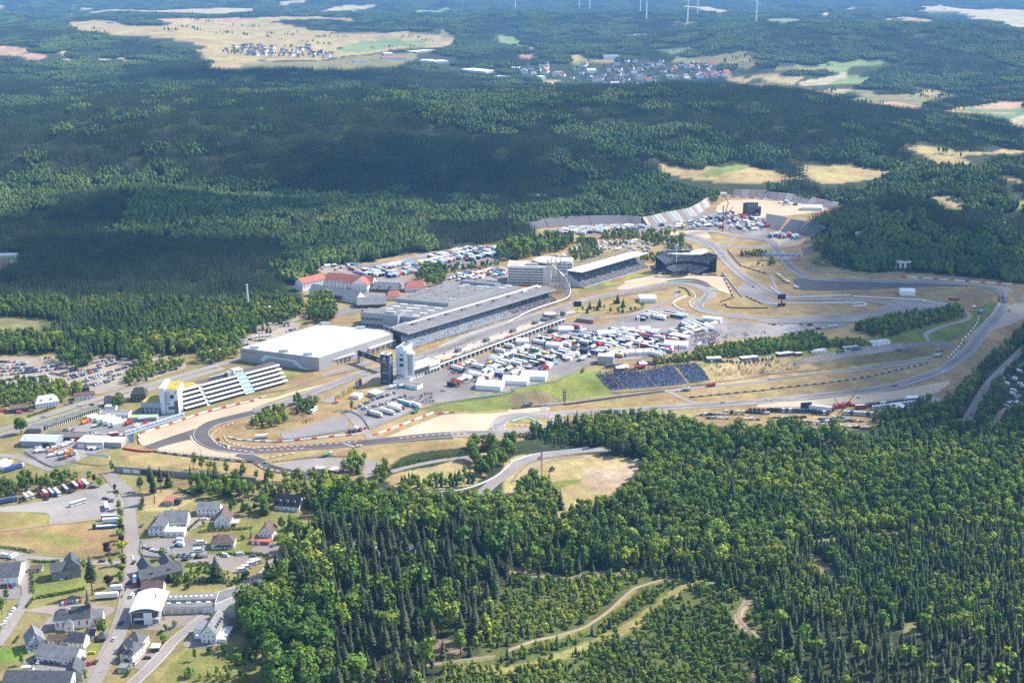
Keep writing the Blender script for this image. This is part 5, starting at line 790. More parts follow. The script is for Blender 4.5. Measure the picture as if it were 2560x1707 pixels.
house('dark house behind the big roadside tree','A2',(960,600),(1060,600),9,5,4,wall=BROWNW,roof=SLATE,nf=3,nr=1);flat('flat pale shed at the hidden yard in the spruces','A1',(-20,812),(142,808),14,4.5,GREENR,LIGHTR,para=0,name='warehouse',cat='warehouse');flat('white container office at the hidden yard','A1',(80,850),(155,846),5,3,PLAST,LIGHTR,name='container',cat='container',para=0)
# ---------------------------------------------------------------- the big buildings of the circuit
TX['D']=(350,890,7.84);TX['T']=(930,850,13.067)
def atz(t,pts,z):
 out=[]
 for x,y in src(t,pts):
  dx,dy,dz=ray(x,y);k=(z-CAM_H)/float(dz);out.append((float(dx)*k,float(dy)*k))
 return out
class Pl(Bd):
 def __init__(s,name,label,cat,t,pts,z,group=None):
  s.p=atz(t,pts,z);s.o=s.p[0];s.z0=float(hgt(*s.o));s.r=empty(name,(s.o[0],s.o[1],s.z0));tag(s.r,label,cat,group);s.H=z-s.z0;s.q=[(x-s.o[0],y-s.o[1])for x,y in s.p]
  if sum(a[0]*b[1]-b[0]*a[1]for a,b in zip(s.q,s.q[1:]+s.q[:1]))<0:s.q=s.q[::-1]
 def loc(s,t,pts,z):return[(x-s.o[0],y-s.o[1])for x,y in atz(t,pts,z)]
 def shell(s,wall,roof,para=.6):
  s.part('wall',wall,lambda b:b.prism(s.q,-2,s.H));q=s.q;n=len(q)
  cx,cy=sum(a for a,_ in q)/n,sum(b for _,b in q)/n;i=[(cx+(x-cx)*.985,cy+(y-cy)*.985)for x,y in q]
  s.part('roof',roof,lambda b:b.prism(i,s.H+.01,s.H+.14))
  def seams(b):
   lo,hi=min(x for x,_ in i),max(x for x,_ in i);n_=int((hi-lo)/9)
   for k in range(1,n_):
    x=lo+(hi-lo)*k/n_;ys=sorted(y1+(y2-y1)*(x-x1)/(x2-x1)for(x1,y1),(x2,y2)in zip(i,i[1:]+i[:1])if(x1>x)!=(x2>x))
    for y1,y2 in zip(ys[::2],ys[1::2]):b.box(x-.12,x+.12,y1+.3,y2-.3,s.H+.15,s.H+.24)
  tag(s.part('roof_seam',mat('roof_seam_'+roof.name,tuple(c*.72 for c in roof.diffuse_color[:3]),.9),seams),kind='stuff')
  def rim(b):
   for a in range(n):
    c=(a+1)%n;b.add([(*q[a],s.H+.01),(*q[c],s.H+.01),(*i[c],s.H+.01),(*i[a],s.H+.01),(*q[a],s.H+para),(*q[c],s.H+para),(*i[c],s.H+para),(*i[a],s.H+para)],[(4,5,6,7),(0,1,5,4),(2,3,7,6)])
  if para:s.part('parapet',wall,rim)
  return s
 def units(s,name,m,t,pts,z,sx,sy,h,rz=0.0):
  c,n=math.cos(rz),math.sin(rz)
  for x,y in s.loc(t,pts,z):
   b=MB();b.box(-sx/2,sx/2,-sy/2,sy/2,0,h);o=b.build(name,m,s.r);o.location=(x,y,z-s.z0+.12);o.rotation_euler=(0,0,rz)
UNIT=mat('plant_grey',(.40,.42,.42),.5,metal=.3);DARKU=mat('plant_dark',(.12,.13,.14),.6)
STRZ=math.atan2(*(ground(*zip(*src('B2',[(300,548),(1140,242)])))[1]-ground(*zip(*src('B2',[(300,548),(1140,242)])))[0])[::-1])
h=Pl('exhibition_hall','huge white roofed exhibition hall with a grey front and pale arch','hall','H',[(110,490),(1160,622),(2150,300),(2030,245),(1190,165)],12.5).shell(GREYW,WROOF,.9)
h.units('roof_unit',UNIT,'H',[(300,490),(690,535),(1015,575),(1245,170),(1720,225)],12.5,9,3.5,2.6,.1);h.units('vent',UNIT,'H',[(380,450),(660,470),(920,460),(915,500),(1125,530),(1225,495),(1140,440),(895,410),(1300,390),(1490,330),(1530,420),(1400,460),(1640,430),(1720,360),(1250,300),(1060,360),(1055,305),(1680,320),(900,285),(1030,245),(1400,235),(770,325),(640,365),(505,408)],12.5,1.6,1.6,.7)
a0,a1=h.loc('H',[(110,490),(1160,622)],12.5);u=Vector((a1[0]-a0[0],a1[1]-a0[1]));LU=u.length;u/=LU;nrm=Vector((u.y,-u.x))
def fr(k,z,off=.12):return(a0[0]+u.x*LU*k+nrm.x*off,a0[1]+u.y*LU*k+nrm.y*off,z)
def arch(b):
 P1=[(.245,3.0),(.315,9.2),(.70,8.0),(.80,1.6),(.93,1.2),(.84,0.0),(.755,.2),(.66,6.2),(.37,7.2),(.30,2.4)]
 n=len(P1);b.add([fr(k,z,.25)for k,z in P1]+[fr(k,z,.02)for k,z in P1],[tuple(range(n))]+[(i,n+i,n+(i+1)%n,(i+1)%n)for i in range(n)])
h.part('arch_band',mat('pale_cladding',(.60,.66,.70),.5),arch)
h.part('window_band',GLASS,lambda b:b.add([fr(.50,9.3,.3),fr(.545,9.2,.3),fr(.545,9.8,.3),fr(.50,9.9,.3)],[(0,1,2,3)]))
c=h.text('sign_text','ring°boulevard',3.0,fr(.10,10.2,.14),'f',RED,yaw=math.atan2(u.y,u.x))
for(A,B,lab,ncol)in(((1200,770),(1660,640),'white canopy on pale columns before the white hall',9),((1850,575),(2190,455),'white canopy on columns between the hall and the main stand',6)):
 b=Bd('canopy',lab,'canopy','H',A,B,6);b.box('roof',WROOF,0,b.L,0,6,6.2,6.7);b.box('fascia',GREYW,0,b.L,-.12,0,5.6,6.8)
 for i in range(ncol):b.box('column',CREAMW,(b.L-.6)*i/(ncol-1),(b.L-.6)*i/(ncol-1)+.5,.3,.8,-.5,6.2)
SEATG=mat('grey_seats',(.30,.33,.36),.7);SEATD=mat('dark_seats',(.13,.145,.17),.7);SEATB=mat('blue_seats',(.095,.135,.225),.6);CONCW=mat('stand_concrete',(.45,.44,.42),.85)
CROWDM=[mat('cloth_%s'%n,c,.9)for n,c in(('dark',(.03,.03,.04)),('navy',(.04,.06,.13)),('white',(.7,.69,.66)),('red',(.5,.06,.05)),('skin',(.5,.3,.2)),('blue',(.12,.25,.5)),('grey',(.25,.25,.26)),('black',(.015,.015,.02)),('yellow',(.6,.45,.08)))]
def crowd(name,pts,parent=None,s=1.0,white=.12):
 b=MB();r=random.Random(len(pts));o=pts[0]if parent is None else(0,0,0)
 for x,y,z in pts:
  x,y,z=x-o[0],y-o[1],z-o[2];k=r.choices(range(9),(22,14,white*100,7,6,8,12,14,3))[0];a=r.random()*3
  b.add([(x-.26,y-.17,z),(x+.26,y-.17,z),(x+.2,y+.17,z),(x-.2,y+.17,z),(x-.24,y-.12,z+.72*s),(x+.24,y-.12,z+.72*s),(x+.18,y+.14,z+.72*s),(x-.18,y+.14,z+.72*s)],[(4,5,6,7),(0,1,5,4),(1,2,6,5),(2,3,7,6),(3,0,4,7)],k)
  b.add([(x-.11,y-.11,z+.72*s),(x+.11,y-.11,z+.72*s),(x,y+.13,z+.72*s),(x,y,z+1.0*s)],[(0,1,3),(1,2,3),(2,0,3)],4 if r.random()<.55 else 0)
 o_=b.build(name,CROWDM,parent)
 if parent is None:o_.location=o
 return tag(o_,kind='stuff')
def stepped(q,x0,x1,y0,z0,y1,z1,n,mi=0,back=0.0):
 pr=[(y0,z0-1.2)]
 for i in range(n):
  ya,yb=y0+(y1-y0)*i/n,y0+(y1-y0)*(i+1)/n;zz=z0+(z1-z0)*i/n;pr+=[(ya,zz),(yb,zz)]
 pr+=[(y1,back-1.2)];q.side(pr[::-1],x0,x1,mi)
def seats(q,x0,x1,y0,z0,y1,z1,n,mi=0):
 for i in range(n):
  y=y0+(y1-y0)*(i+.55)/n;z=z0+(z1-z0)*i/n;q.box(x0,x1,y,y+.42,z+.02,z+.45,mi=mi);q.box(x0,x1,y+.42,y+.5,z+.3,z+.85,mi=mi)
b=Bd('main_grandstand','long main grandstand with a flat grey roof beside the start straight','grandstand','P',(640,968),(2165,492),34);L=b.L;NB=18
b.part('terrace',CONCW,lambda q:stepped(q,0,L,.5,2.2,17,10.5,15));b.box('front_wall',GREYW,0,L,0,.4,-1,2.6)
for i in range(NB):
 tag(b.part('seat_block',SEATG if i<12 else SEATD,lambda q:seats(q,L*i/NB+.6,L*(i+1)/NB-.6,.5,2.2,17,10.5,15)),kind=None)
b.box('rear_wall',DKW,0,L,17.1,33,-1,13.6);b.box('glass_gallery',GLASS,.5,L-.5,16.4,17.05,10.6,13.4);b.part('roof',FLATR,lambda q:q.side([(5.5,13.9),(5.5,14.7),(34,15.6),(34,14.0)],-2,L+2));b.part('roof_edge',GREYW,lambda q:q.box(-2,L+2,5.2,5.48,13.7,14.9));b.part('roof_strip',WROOF,lambda q:q.add([(14,29.5,15.62),(L,29.5,15.62),(L,32.5,15.72),(14,32.5,15.72),(14,29.5,15.45),(L,29.5,15.45),(L,32.5,15.5),(14,32.5,15.5)],[(0,1,2,3),(0,4,5,1),(2,6,7,3)]))
b.part('roof_seam',BROWNR,lambda q:q.add([(0,19,15.16),(L,19,15.16),(L,19.5,15.18),(0,19.5,15.18)],[(0,1,2,3)]))
for i in range(9):b.part('roof_vent',UNIT if i>6 else DARKU,lambda q:(q.box(22+i*L/9.3,29+i*L/9.3,22,25,15.2,15.5),q.side([(22,15.5),(22,16.6),(22.8,17.1),(24.2,17.1),(25,16.6),(25,15.5)],22.3+i*L/9.3,28.7+i*L/9.3)))
for i in range(6):b.box('roof_unit',UNIT,-1+i*4.2,2+i*4.2,27+i*.6,30+i*.6,15.4,17)
for i in range(13):b.box('column',STEEL,L*(i+.5)/13-.15,L*(i+.5)/13+.15,7.6,7.9,4,13.9)
pts=[]
for i in range(2400):
 k=random.random();x=L*(1-k**1.7*.98);rw=int(random.random()*15);pts.append((x,.9+16.5*(rw+.3)/15,2.35+8.3*rw/15))
for i in range(380):pts.append((random.uniform(0,L),random.uniform(-1.8,-.3),0.1))
crowd('crowd',pts,b.r)
h=Pl('boulevard_hall','grey felt roofed shopping boulevard behind the main stand with white skylights','hall','P',[(95,560),(480,640),(490,632),(720,655),(1750,322),(1640,305),(1540,300),(1160,282),(1100,292),(440,500),(270,555)],13).shell(GREYW,FLATR,.5);h.units('skylight',WROOF,'P',[(545,510),(465,535),(390,558),(1200,305),(1150,322),(670,630),(750,605),(828,578),(905,553),(1575,340),(1640,318)],13,7.5,2.4,.7,-.15);h.units('skylight',WROOF,'P',[(640,553),(720,527),(560,580),(1375,323),(1320,340)],13,15,2,.7,-.15)
h=Pl('upper_hall','raised dark roofed hall with rows of round vents above the boulevard','hall','P',[(455,447),(1010,500),(1490,348),(940,300)],16.5).shell(GREYW,FLATR,.4);h.units('vent',UNIT,'P',[(605,425),(720,390),(835,355),(945,322),(780,445),(895,410),(1010,375),(1120,342),(965,463),(1075,430),(1188,393),(1297,358)],16.5,1.8,1.8,1.6);h.units('plant_room',UNIT,'P',[(1055,490),(1455,362)],13,8,4,4);h.units('wall_unit',PLAST,'P',[(688,490)],13,5,1,3)
h=Pl('rear_hall','low grey block with a blue edge behind the skylights','hall','P',[(1140,262),(1500,300),(1560,282),(1200,242)],16).shell(BLUEW,FLATR,.4);h.units('roof_unit',UNIT,'P',[(1440,262),(1500,268)],16,6,4,2)
b=Bd('glass_office_block','blue grey office block with a tall grid of windows at the boulevard end','office','P',(95,742),(482,778),22);L=b.L;b.box('wall',BLUEW,0,L,0,22,-2,15.5);b.box('roof',FLATR,.3,L-.3,.3,21.7,15.51,15.65);b.part('parapet',BLUEW,lambda q:(q.box(0,L,0,.3,15.5,16.2),q.box(L-.3,L,.31,22,15.5,16.2)))
for k in range(4):b.win('f',1,L*.6,6,1+k*3.6,w=3.2,h=2.9,fr=GREYW,gl=GLASSL if k%2 else GLASS)
b.box('roof_unit',UNIT,L*.62,L*.86,6,11,15.66,17.6);b.part('white_arc',PLAST,lambda q:q.add([(L*.62,-.1,3),(L*.98,-.1,0),(L,-.1,1),(L*.7,-.1,4.6),(L*.62,-.1,4.4)],[(0,1,2,3,4)]))
b=Bd('pit_building','long white pit building with garages below a tan roof terrace','pit building','P',(925,1188),(2238,700),15);L=b.L;NG=31
b.box('wall',PLAST,0,L,.8,15,-1,4.4);b.box('gallery',DKW,0,L,1.4,14.8,4.41,7.0);b.box('deck',PLAST,0,L,-.6,1.38,4.42,5.3);b.box('roof',TANR,0,L,.2,15.2,7.01,7.5);b.part('railing',STEEL,lambda q:(q.box(0,L,.2,.3,8.3,8.4),q.box(0,L,.2,.28,7.9,7.95),q.box(0,L,-.6,-.5,6.1,6.2)))
for i in range(NG):
 x=L*i/NG;b.box('garage_door',DKW if i%5 else GLASS,x+.9,x+L/NG-.5,.7,.82,0,3.6);b.box('pillar',PLAST,x+.05,x+.75,.1,.78,-.5,4.4)
for k in(.175,.39,.6,.79):b.box('roof_unit',DARKU,L*k-3,L*k+3,5.5,10,7.5,10.6)
b.part('lookout',DARKU,lambda q:(q.disc(L*.925,9,7.5,12.4,8.5,24,r1=8.2),));b.part('lookout_deck',TANR,lambda q:q.disc(L*.925,9,12.41,12.6,7.6,24));b.part('lookout_rail',DARKU,lambda q:[q.bar((L*.925+8*math.cos(6.283*i/28),9+8*math.sin(6.283*i/28),12.4),(L*.925+8*math.cos(6.283*i/28),9+8*math.sin(6.283*i/28),13.8),.12)for i in range(28)])
b.part('round_hatch',DARKU,lambda q:(q.disc(L*.87,7,7.5,10.2,4.6,20),q.disc(L*.87,7,10.21,10.3,4,20)));b.part('tank',DARKU,lambda q:q.disc(L*1.005,4,-1,12,3.1,16))
for k,m in((.02,YEL),(.055,CREAM),(.09,RED),(.12,CREAM),(.5,RED),(.53,RED)):b.box('banner',m,L*k,L*k+5,.02,.16,7.5,8.6)
crowd('crowd',[(random.uniform(0,L),random.uniform(.5,1.2)if i%3 else random.uniform(12,14),7.52 if i%3 else 7.52)for i in range(230)],b.r,1.7)
b=Bd('control_tower','white race control tower with a round glass stair beside the pits','tower','T',(800,1300),(1060,1330),20);L=b.L;WT=mat('tower_white',(.62,.66,.72),.6)
b.box('wall',WT,0,L,0,20,-1,31);b.box('front_face',PLAST,L+.01,L+3.2,.2,9,6,30);b.box('skirt',PLAST,L+.02,L+6,0,9,-1,5.99);b.box('roof',FLATR,.3,L-.3,.3,19.7,31.01,31.2);b.part('parapet',WT,lambda q:(q.box(0,L,0,.3,31,31.9),q.box(0,.3,.31,20,31,31.9),q.box(L-.3,L,.31,20,31,31.9)))
for z,w in((24.5,.46),(19.2,.5),(13.8,.5),(4.2,.9)):b.box('window_band',GLASS,L*(.95-w),L*.95,-.1,.02,z,z+(1.1 if z>22 or z<5 else 2.8))
for z in(18.2,12.4,3):b.box('ledge',PLAST,L*.3,L+3.6,-1,-.02,z,z+.6)
b.part('stair_glass',GLASSL,lambda q:q.disc(L+5.2,4,5,26,3.1,18));b.part('stair_cap',PLAST,lambda q:q.disc(L+5.2,4,26.01,27.4,3.9,18));b.part('dish',PLAST,lambda q:(q.disc(L-1.5,3,31.2,33.4,1.2,14,r1=.9),q.disc(L-4.5,5,31.2,32.8,.9,12)))
for i in range(4):b.part('aerial',STEEL,lambda q:q.bar((2+i*2.4,10+i,31),(2+i*2.4,10+i,36-i),.1))
b=Bd('pit_office_wing','white office wing with a glass restaurant strip joined to the control tower','office','T',(1190,1330),(2215,985),14);L=b.L;b.box('wall',PLAST,0,L,0,14,-1,10.6);b.box('roof',TANR,.3,L-.3,.4,13.7,10.61,10.75);b.part('parapet',PLAST,lambda q:(q.box(0,L,0,.3,10.6,11.5),q.box(L-.3,L,.31,14,10.6,11.5)))
b.box('glass_strip',GLASS,1,L*.66,-.5,.02,4.6,8.4);b.box('glass_rail',BROWNW,.8,L*.66,-1.0,-.52,4.0,4.55)
for i in range(5):b.box('garage_door',DKW,L*(.5+.1*i)+.4,L*(.6+.1*i)-.4,-.08,.02,0,3.2)
b.win('f',L*.68,L*.98,4,5.2,w=2,h=1.6,fr=DKW);b.win('f',1,L*.48,5,.6,w=1,h=1.8,fr=DKW)
b.box('plant_room',WT,L*.34,L*.74,5,12.5,10.76,15);b.box('plant_roof',FLATR,L*.335,L*.745,4.9,12.6,15.01,15.2)
for i in range(4):b.part('roof_cowl',PLAST,lambda q:q.disc(L*(.45+.07*i),9,15.2,16.2,.7,10))
b=Bd('advertising_tower','dark blue square tower with white triangle emblems beside the control tower','tower','T',(290,1435),(600,1475),8.6,L=8.6);L=b.L;NAVY=mat('navy_cladding',(.035,.05,.085),.5)
b.box('wall',NAVY,0,L,0,8.6,-1,29);b.part('rim',CREAM,lambda q:(q.box(0,L,0,.5,29,29.5),q.box(0,L,8.1,8.6,29,29.5),q.box(0,.5,.5,8.1,29,29.5),q.box(L-.5,L,.5,8.1,29,29.5)));b.box('roof',TANR,.5,L-.5,.5,8.1,28.4,29.1);b.box('roof_well',DKW,2.4,5.6,3,6,29.11,29.16)
def tri(b,face,cx,cz,s):
 v=[(cx-s,cz-s*.8),(cx+s,cz-s*.8),(cx,cz+s)];w=[(cx-s*.45,cz-s*.5),(cx+s*.45,cz-s*.5),(cx,cz+s*.35)]
 f=[(0,1,4,3),(1,2,5,4),(2,0,3,5)]
 P3=(lambda x,z:(x,-.06,z))if face=='f' else(lambda x,z:(L+.06,x,z))
 b.part('emblem',WHITE,lambda q:q.add([P3(x,z)for x,z in v+w],f))
for f_,cx in(('f',L*.5),('r',4.6)):
 tri(b,f_,cx,25.6,1.4);P3=(lambda z:(cx,-.05,z))if f_=='f' else(lambda z:(L+.05,cx,z))
 b.text('lettering','TÜV',1.5,P3(23.2),f_,WHITE);b.text('lettering','Rheinland',1.5,P3(21.7),f_,WHITE);b.text('lettering','Tower',1.3,P3(19.6)if f_=='r' else(L*.74,-.05,19.2),f_,WHITE)
b.part('poster',mat('poster_picture',(.16,.13,.07),.7,col2=(.05,.05,.06),scale=.8),lambda q:q.box(L*.30,L*.9,-.07,-.02,12.2,17.6));b.box('poster_bar',CREAM,L*.26,L*.92,-.08,-.02,11.2,11.6)
b.part('skyline_print',UNIT,lambda q:[q.box(L*(.16+.09*i),L*(.22+.09*i),-.06,-.02,3.0,3.0+[.7,.4,1.1,.6,2.0,.5,.4,.3][i])for i in range(8)])
flat('low annexe with round roof lights at the foot of the dark tower','T',(690,1480),(1480,1640),9,3.8,PLAST,FLATR,nf=4,name='annexe',cat='annexe',para=.2)
b=Bd('sponsor_gantry','black gantry with white car maker lettering spanning the start straight','gantry','H',(1690,675),(2035,800),2.4);L=b.L
b.box('panel',BLACK,-1,L+1,0,2,7.4,12.2);b.box('pylon',GREYW,-1,3,-.5,2.5,-1,7.39);b.box('pylon',GREYW,L-1.2,L+.8,.2,1.8,-1,7.39);b.text('lettering','BMW',3.4,(L*.83,-.05,9.8),'f',WHITE,.05)
b.part('roundel',WHITE,lambda q:q.add([(L*.2+1.5*math.cos(6.283*i/20)*k,-.05,9.8+1.5*math.sin(6.283*i/20)*k)for k in(1,.72)for i in range(20)],[(i,(i+1)%20,20+(i+1)%20,20+i)for i in range(20)]));b.text('lettering','M',2.4,(L*.44,-.05,9.8),'f',WHITE,.05)
b.part('lattice',STEEL,lambda q:[q.bar((x,.2,12.2),(x,.2,13),.12)for x in np.linspace(0,L,14)])
b=Bd('white_hotel','six storey white hotel with window bands and a round roof disc','hotel','Q',(120,462),(498,470),34);L=b.L;HH=21
b.box('wall',PLAST,0,L,.3,34,-1,HH);b.box('end_wall',PLAST,L+.02,L+9,1,30,-1,HH+.6);b.box('roof',TANR,.5,L+8,.8,33,HH+.61,HH+.75);b.part('parapet',PLAST,lambda q:(q.box(0,L+9,.3,.9,HH+.02,HH+1.3),q.box(0,.6,.9,34,HH+.02,HH+1.3)))
for k in range(6):
 b.box('window_band',GLASS,1.2,L-.6,.1,.32,1.2+k*3.3,3.0+k*3.3)
 for i in range(18):b.box('mullion',PLAST,1.2+(L-2)*i/18,1.5+(L-2)*i/18,.02,.09,1.2+k*3.3,3.0+k*3.3)
b.part('roof_disc',mat('cream_disc',(.62,.57,.46),.8),lambda q:q.disc(L+3,26,HH+3.4,HH+4.4,17,40));b.part('disc_drum',PLAST,lambda q:q.disc(L+3,26,HH-.2,HH+3.39,11,28));b.box('rear_block',PLAST,L+14,L+34,24,44,-1,HH+3);b.box('roof_unit',UNIT,L*.5,L*.85,8,14,HH+.76,HH+3)
for z in(3,7,11,15,19):b.box('window_band',GLASS,L+15,L+33,23.85,24.02,z,z+1.6)
def atz3(t,p,z):(x,y),=atz(t,[p],z);return Vector((x,y,z))
pth=[('Q',120,868,3.5),('Q',300,770,3.5),('Q',470,700,3.5),('Q',640,645,4),('Q',745,605,5),('Q',778,555,8),('Q',770,480,14),('Q',735,410,20),('Q',680,345,26),('Q',625,295,32),('Q',572,238,38),('Q',540,200,40),('Q',590,176,40),('Q',670,186,40),('Q',728,225,37),('Q',745,290,30),('Q',735,345,22),('Q',690,380,20),('Q',600,330,24)]
P3d=np.array([atz3(t,(x,y),z)for t,x,y,z in pth]);sp=[]
for i in range(len(P3d)-1):
 p0,p1,p2,p3=P3d[max(i-1,0)],P3d[i],P3d[i+1],P3d[min(i+2,len(P3d)-1)]
 for k in range(6):t_=k/6;sp.append(.5*((2*p1)+(-p0+p2)*t_+(2*p0-5*p1+4*p2-p3)*t_*t_+(-p0+3*p1-3*p2+p3)*t_**3))
rt=empty('roller_coaster',tuple(sp[60][:2])+(0,));tag(rt,'grey steel roller coaster curving over the end of the main stand','roller coaster');o0=np.array(rt.location)
b=MB()
for i in range(len(sp)-1):b.bar(sp[i]-o0,sp[i+1]-o0,.42,n=6)
b.build('track_tube',METAL,rt)
for i in range(3,len(sp),4):
 if sp[i][2]>5:
  b=MB();p=sp[i]-o0
  for dx,dy in((2.2,1.2),(-2,1.6),(.5,-2.4)):b.bar(p,(p[0]+dx*p[2]/14,p[1]+dy*p[2]/14,-1),.28)
  for z in np.arange(4,p[2]-3,5):b.bar((p[0]-1.6*(p[2]-z)/14,p[1]+1.2*(p[2]-z)/14,z),(p[0]+1.8*(p[2]-z)/14,p[1]+1*(p[2]-z)/14,z+2.5),.16)
  b.build('support',STEEL,rt)
b=Bd('roofed_grandstand','packed grandstand under a white sloping roof at the first bend','grandstand','Q',(928,512),(1612,302),27);L=b.L
b.part('terrace',CONCW,lambda q:stepped(q,0,L,0,1.6,24,14.5,20));b.box('rear_wall',DKW,0,L,24.1,26,-1,17)
for i in range(10):b.part('seat_block',SEATD,lambda q:seats(q,L*i/10+.5,L*(i+1)/10-.5,0,1.6,24,14.5,20))
b.part('roof',mat('white_roof_sheet',(.72,.73,.74),.5),lambda q:q.side([(4,19.2),(4,20),(28,18.6),(28,17.8)],-1,L+1))
for i in range(13):
 x=L*(i+.5)/13;b.part('truss',STEEL,lambda q:(q.bar((x,27,-1),(x,27,26),.3),q.bar((x,27,26),(x,36,20),.2),q.bar((x,36,20),(x,28,18),.2),q.bar((x,27,26),(x,15,19.4),.14),q.bar((x,36,20),(x,36,-1),.22),q.bar((x,31.5,23),(x,28,18),.14)));b.box('roof_lug',DARKU,x-.2,x+.2,9,16,19.55,19.75)
for i in range(9):b.box('banner',mat('teal_banner',(.05,.42,.44),.7),L*(i+.3)/9,L*(i+.3)/9+4,8+5*(i%2),8.6+5*(i%2),6.5+2.9*(i%2),8+2.9*(i%2))
crowd('crowd',[(random.uniform(.5,L-.5),.4+24*(int(k*20)+.3)/20,1.75+12.9*int(k*20)/20)for k in(random.random()for _ in range(2000))],b.r)
b=Bd('banner_hoarding','long red and white advertising board on the grass below the roofed stand','hoarding','Q',(1212,448),(1350,405),1);b.box('panel',RED,0,b.L,0,.2,.3,2.6)
for i in range(6):b.box('print',WHITE,b.L*(i+.2)/6,b.L*(i+.75)/6,-.05,.01,1,1.9)
cb=w1('Q',2010,372);b=Bd('curved_grandstand','curved dark grandstand under a white wing shaped roof with a star mast','grandstand','Q',(2010,372),(2070,372),1,L=1);b.r.rotation_euler=(0,0,0)
def ring(q,r0,r1,z0,z1,a0,a1,n,rows,mi=0):
 for k in range(rows):
  ra,rb=r0+(r1-r0)*k/rows,r0+(r1-r0)*(k+1)/rows;za,zb=z0+(z1-z0)*k/rows,z0+(z1-z0)*(k+1)/rows;v=[]
  for i in range(n+1):
   a=math.radians(a0+(a1-a0)*i/n);c_,s_=math.cos(a),math.sin(a);v+=[(ra*c_,ra*s_,za-.6),(ra*c_,ra*s_,za),(rb*c_,rb*s_,za),(rb*c_,rb*s_,za-.6)]
  f=[]
  for i in range(n):o=i*4;f+=[(o,o+1,o+5,o+4),(o+1,o+2,o+6,o+5)]
  q.add(v,f,mi)
b.part('lower_tier',SEATD,lambda q:ring(q,13,27,2,8.5,8,168,24,12));b.part('upper_tier',SEATD,lambda q:ring(q,28.5,41,12,21,22,158,20,12));b.part('tier_wall',DKW,lambda q:ring(q,27.2,28.4,10,12,22,158,20,1));b.part('rear_wall',DKW,lambda q:([q.add([(41.2*math.cos(a),41.2*math.sin(a),-1),(41.2*math.cos(a2),41.2*math.sin(a2),-1),(41.2*math.cos(a2),41.2*math.sin(a2),22.4),(41.2*math.cos(a),41.2*math.sin(a),22.4)],[(0,1,2,3)])for a,a2 in[(math.radians(22+136*i/16),math.radians(22+136*(i+1)/16))for i in range(16)]]))
wing=[(x-cb[0],y-cb[1])for x,y in atz('Q',[(1790,141),(1900,150),(2050,155),(2150,152),(2215,130),(2228,108),(2195,98),(2120,104),(2060,119),(2030,137),(1940,143),(1850,140)],27)]
b.part('roof',WROOF,lambda q:q.prism(wing[::-1]if sum(p[0]*q_[1]-q_[0]*p[1]for p,q_ in zip(wing,wing[1:]+wing[:1]))<0 else wing,26.4,27.2))
for a in(40,65,90,115,140):b.part('column',STEEL,lambda q:q.bar((38*math.cos(math.radians(a)),38*math.sin(math.radians(a)),8),(35*math.cos(math.radians(a)),35*math.sin(math.radians(a)),26.4),.35,n=6))
(mx_,my_),=atz('Q',[(1897,135)],27);mx_-=cb[0];my_-=cb[1]
b.part('star_mast',ALU,lambda q:q.bar((mx_,my_,15),(mx_,my_,33.5),.4,n=8))
b.part('star_emblem',ALU,lambda q:([q.bar((mx_+2.3*math.cos(6.283*i/20),my_,36+2.3*math.sin(6.283*i/20)),(mx_+2.3*math.cos(6.283*(i+1)/20),my_,36+2.3*math.sin(6.283*(i+1)/20)),.3)for i in range(20)],[q.bar((mx_,my_,36),(mx_+2.2*math.cos(a),my_,36+2.2*math.sin(a)),.28)for a in(1.571,3.665,5.76)]))
for i,a in enumerate(range(96,140,7)):b.part('flag',BLUEP if i%2 else GLASSL,lambda q:q.box(37*math.cos(math.radians(a)),37*math.cos(math.radians(a))+.9,37*math.sin(math.radians(a)),37*math.sin(math.radians(a))+.1,22,29))
pp=[]
for i in range(1500):
 k=random.random();up=random.random()<.5;r_,z_=((28.5+12.5*(int(k*12)+.4)/12,12+9*int(k*12)/12)if up else(13+14*(int(k*12)+.4)/12,2+6.5*int(k*12)/12));a=math.radians(random.uniform(24,156)if up else random.uniform(10,166));pp.append((r_*math.cos(a),r_*math.sin(a),z_+.05))
crowd('crowd',pp,b.r)
b=Bd('link_grandstand','low blue grey open stand between the roofed and the curved stand','grandstand','Q',(1645,326),(1762,334),34);L=b.L;b.part('terrace',SEATD,lambda q:stepped(q,0,L+6,0,1.5,34,12,18));crowd('crowd',[(random.uniform(0,L+6),34*(int(k*18)+.3)/18,1.6+10.5*int(k*18)/18)for k in(random.random()for _ in range(260))],b.r)
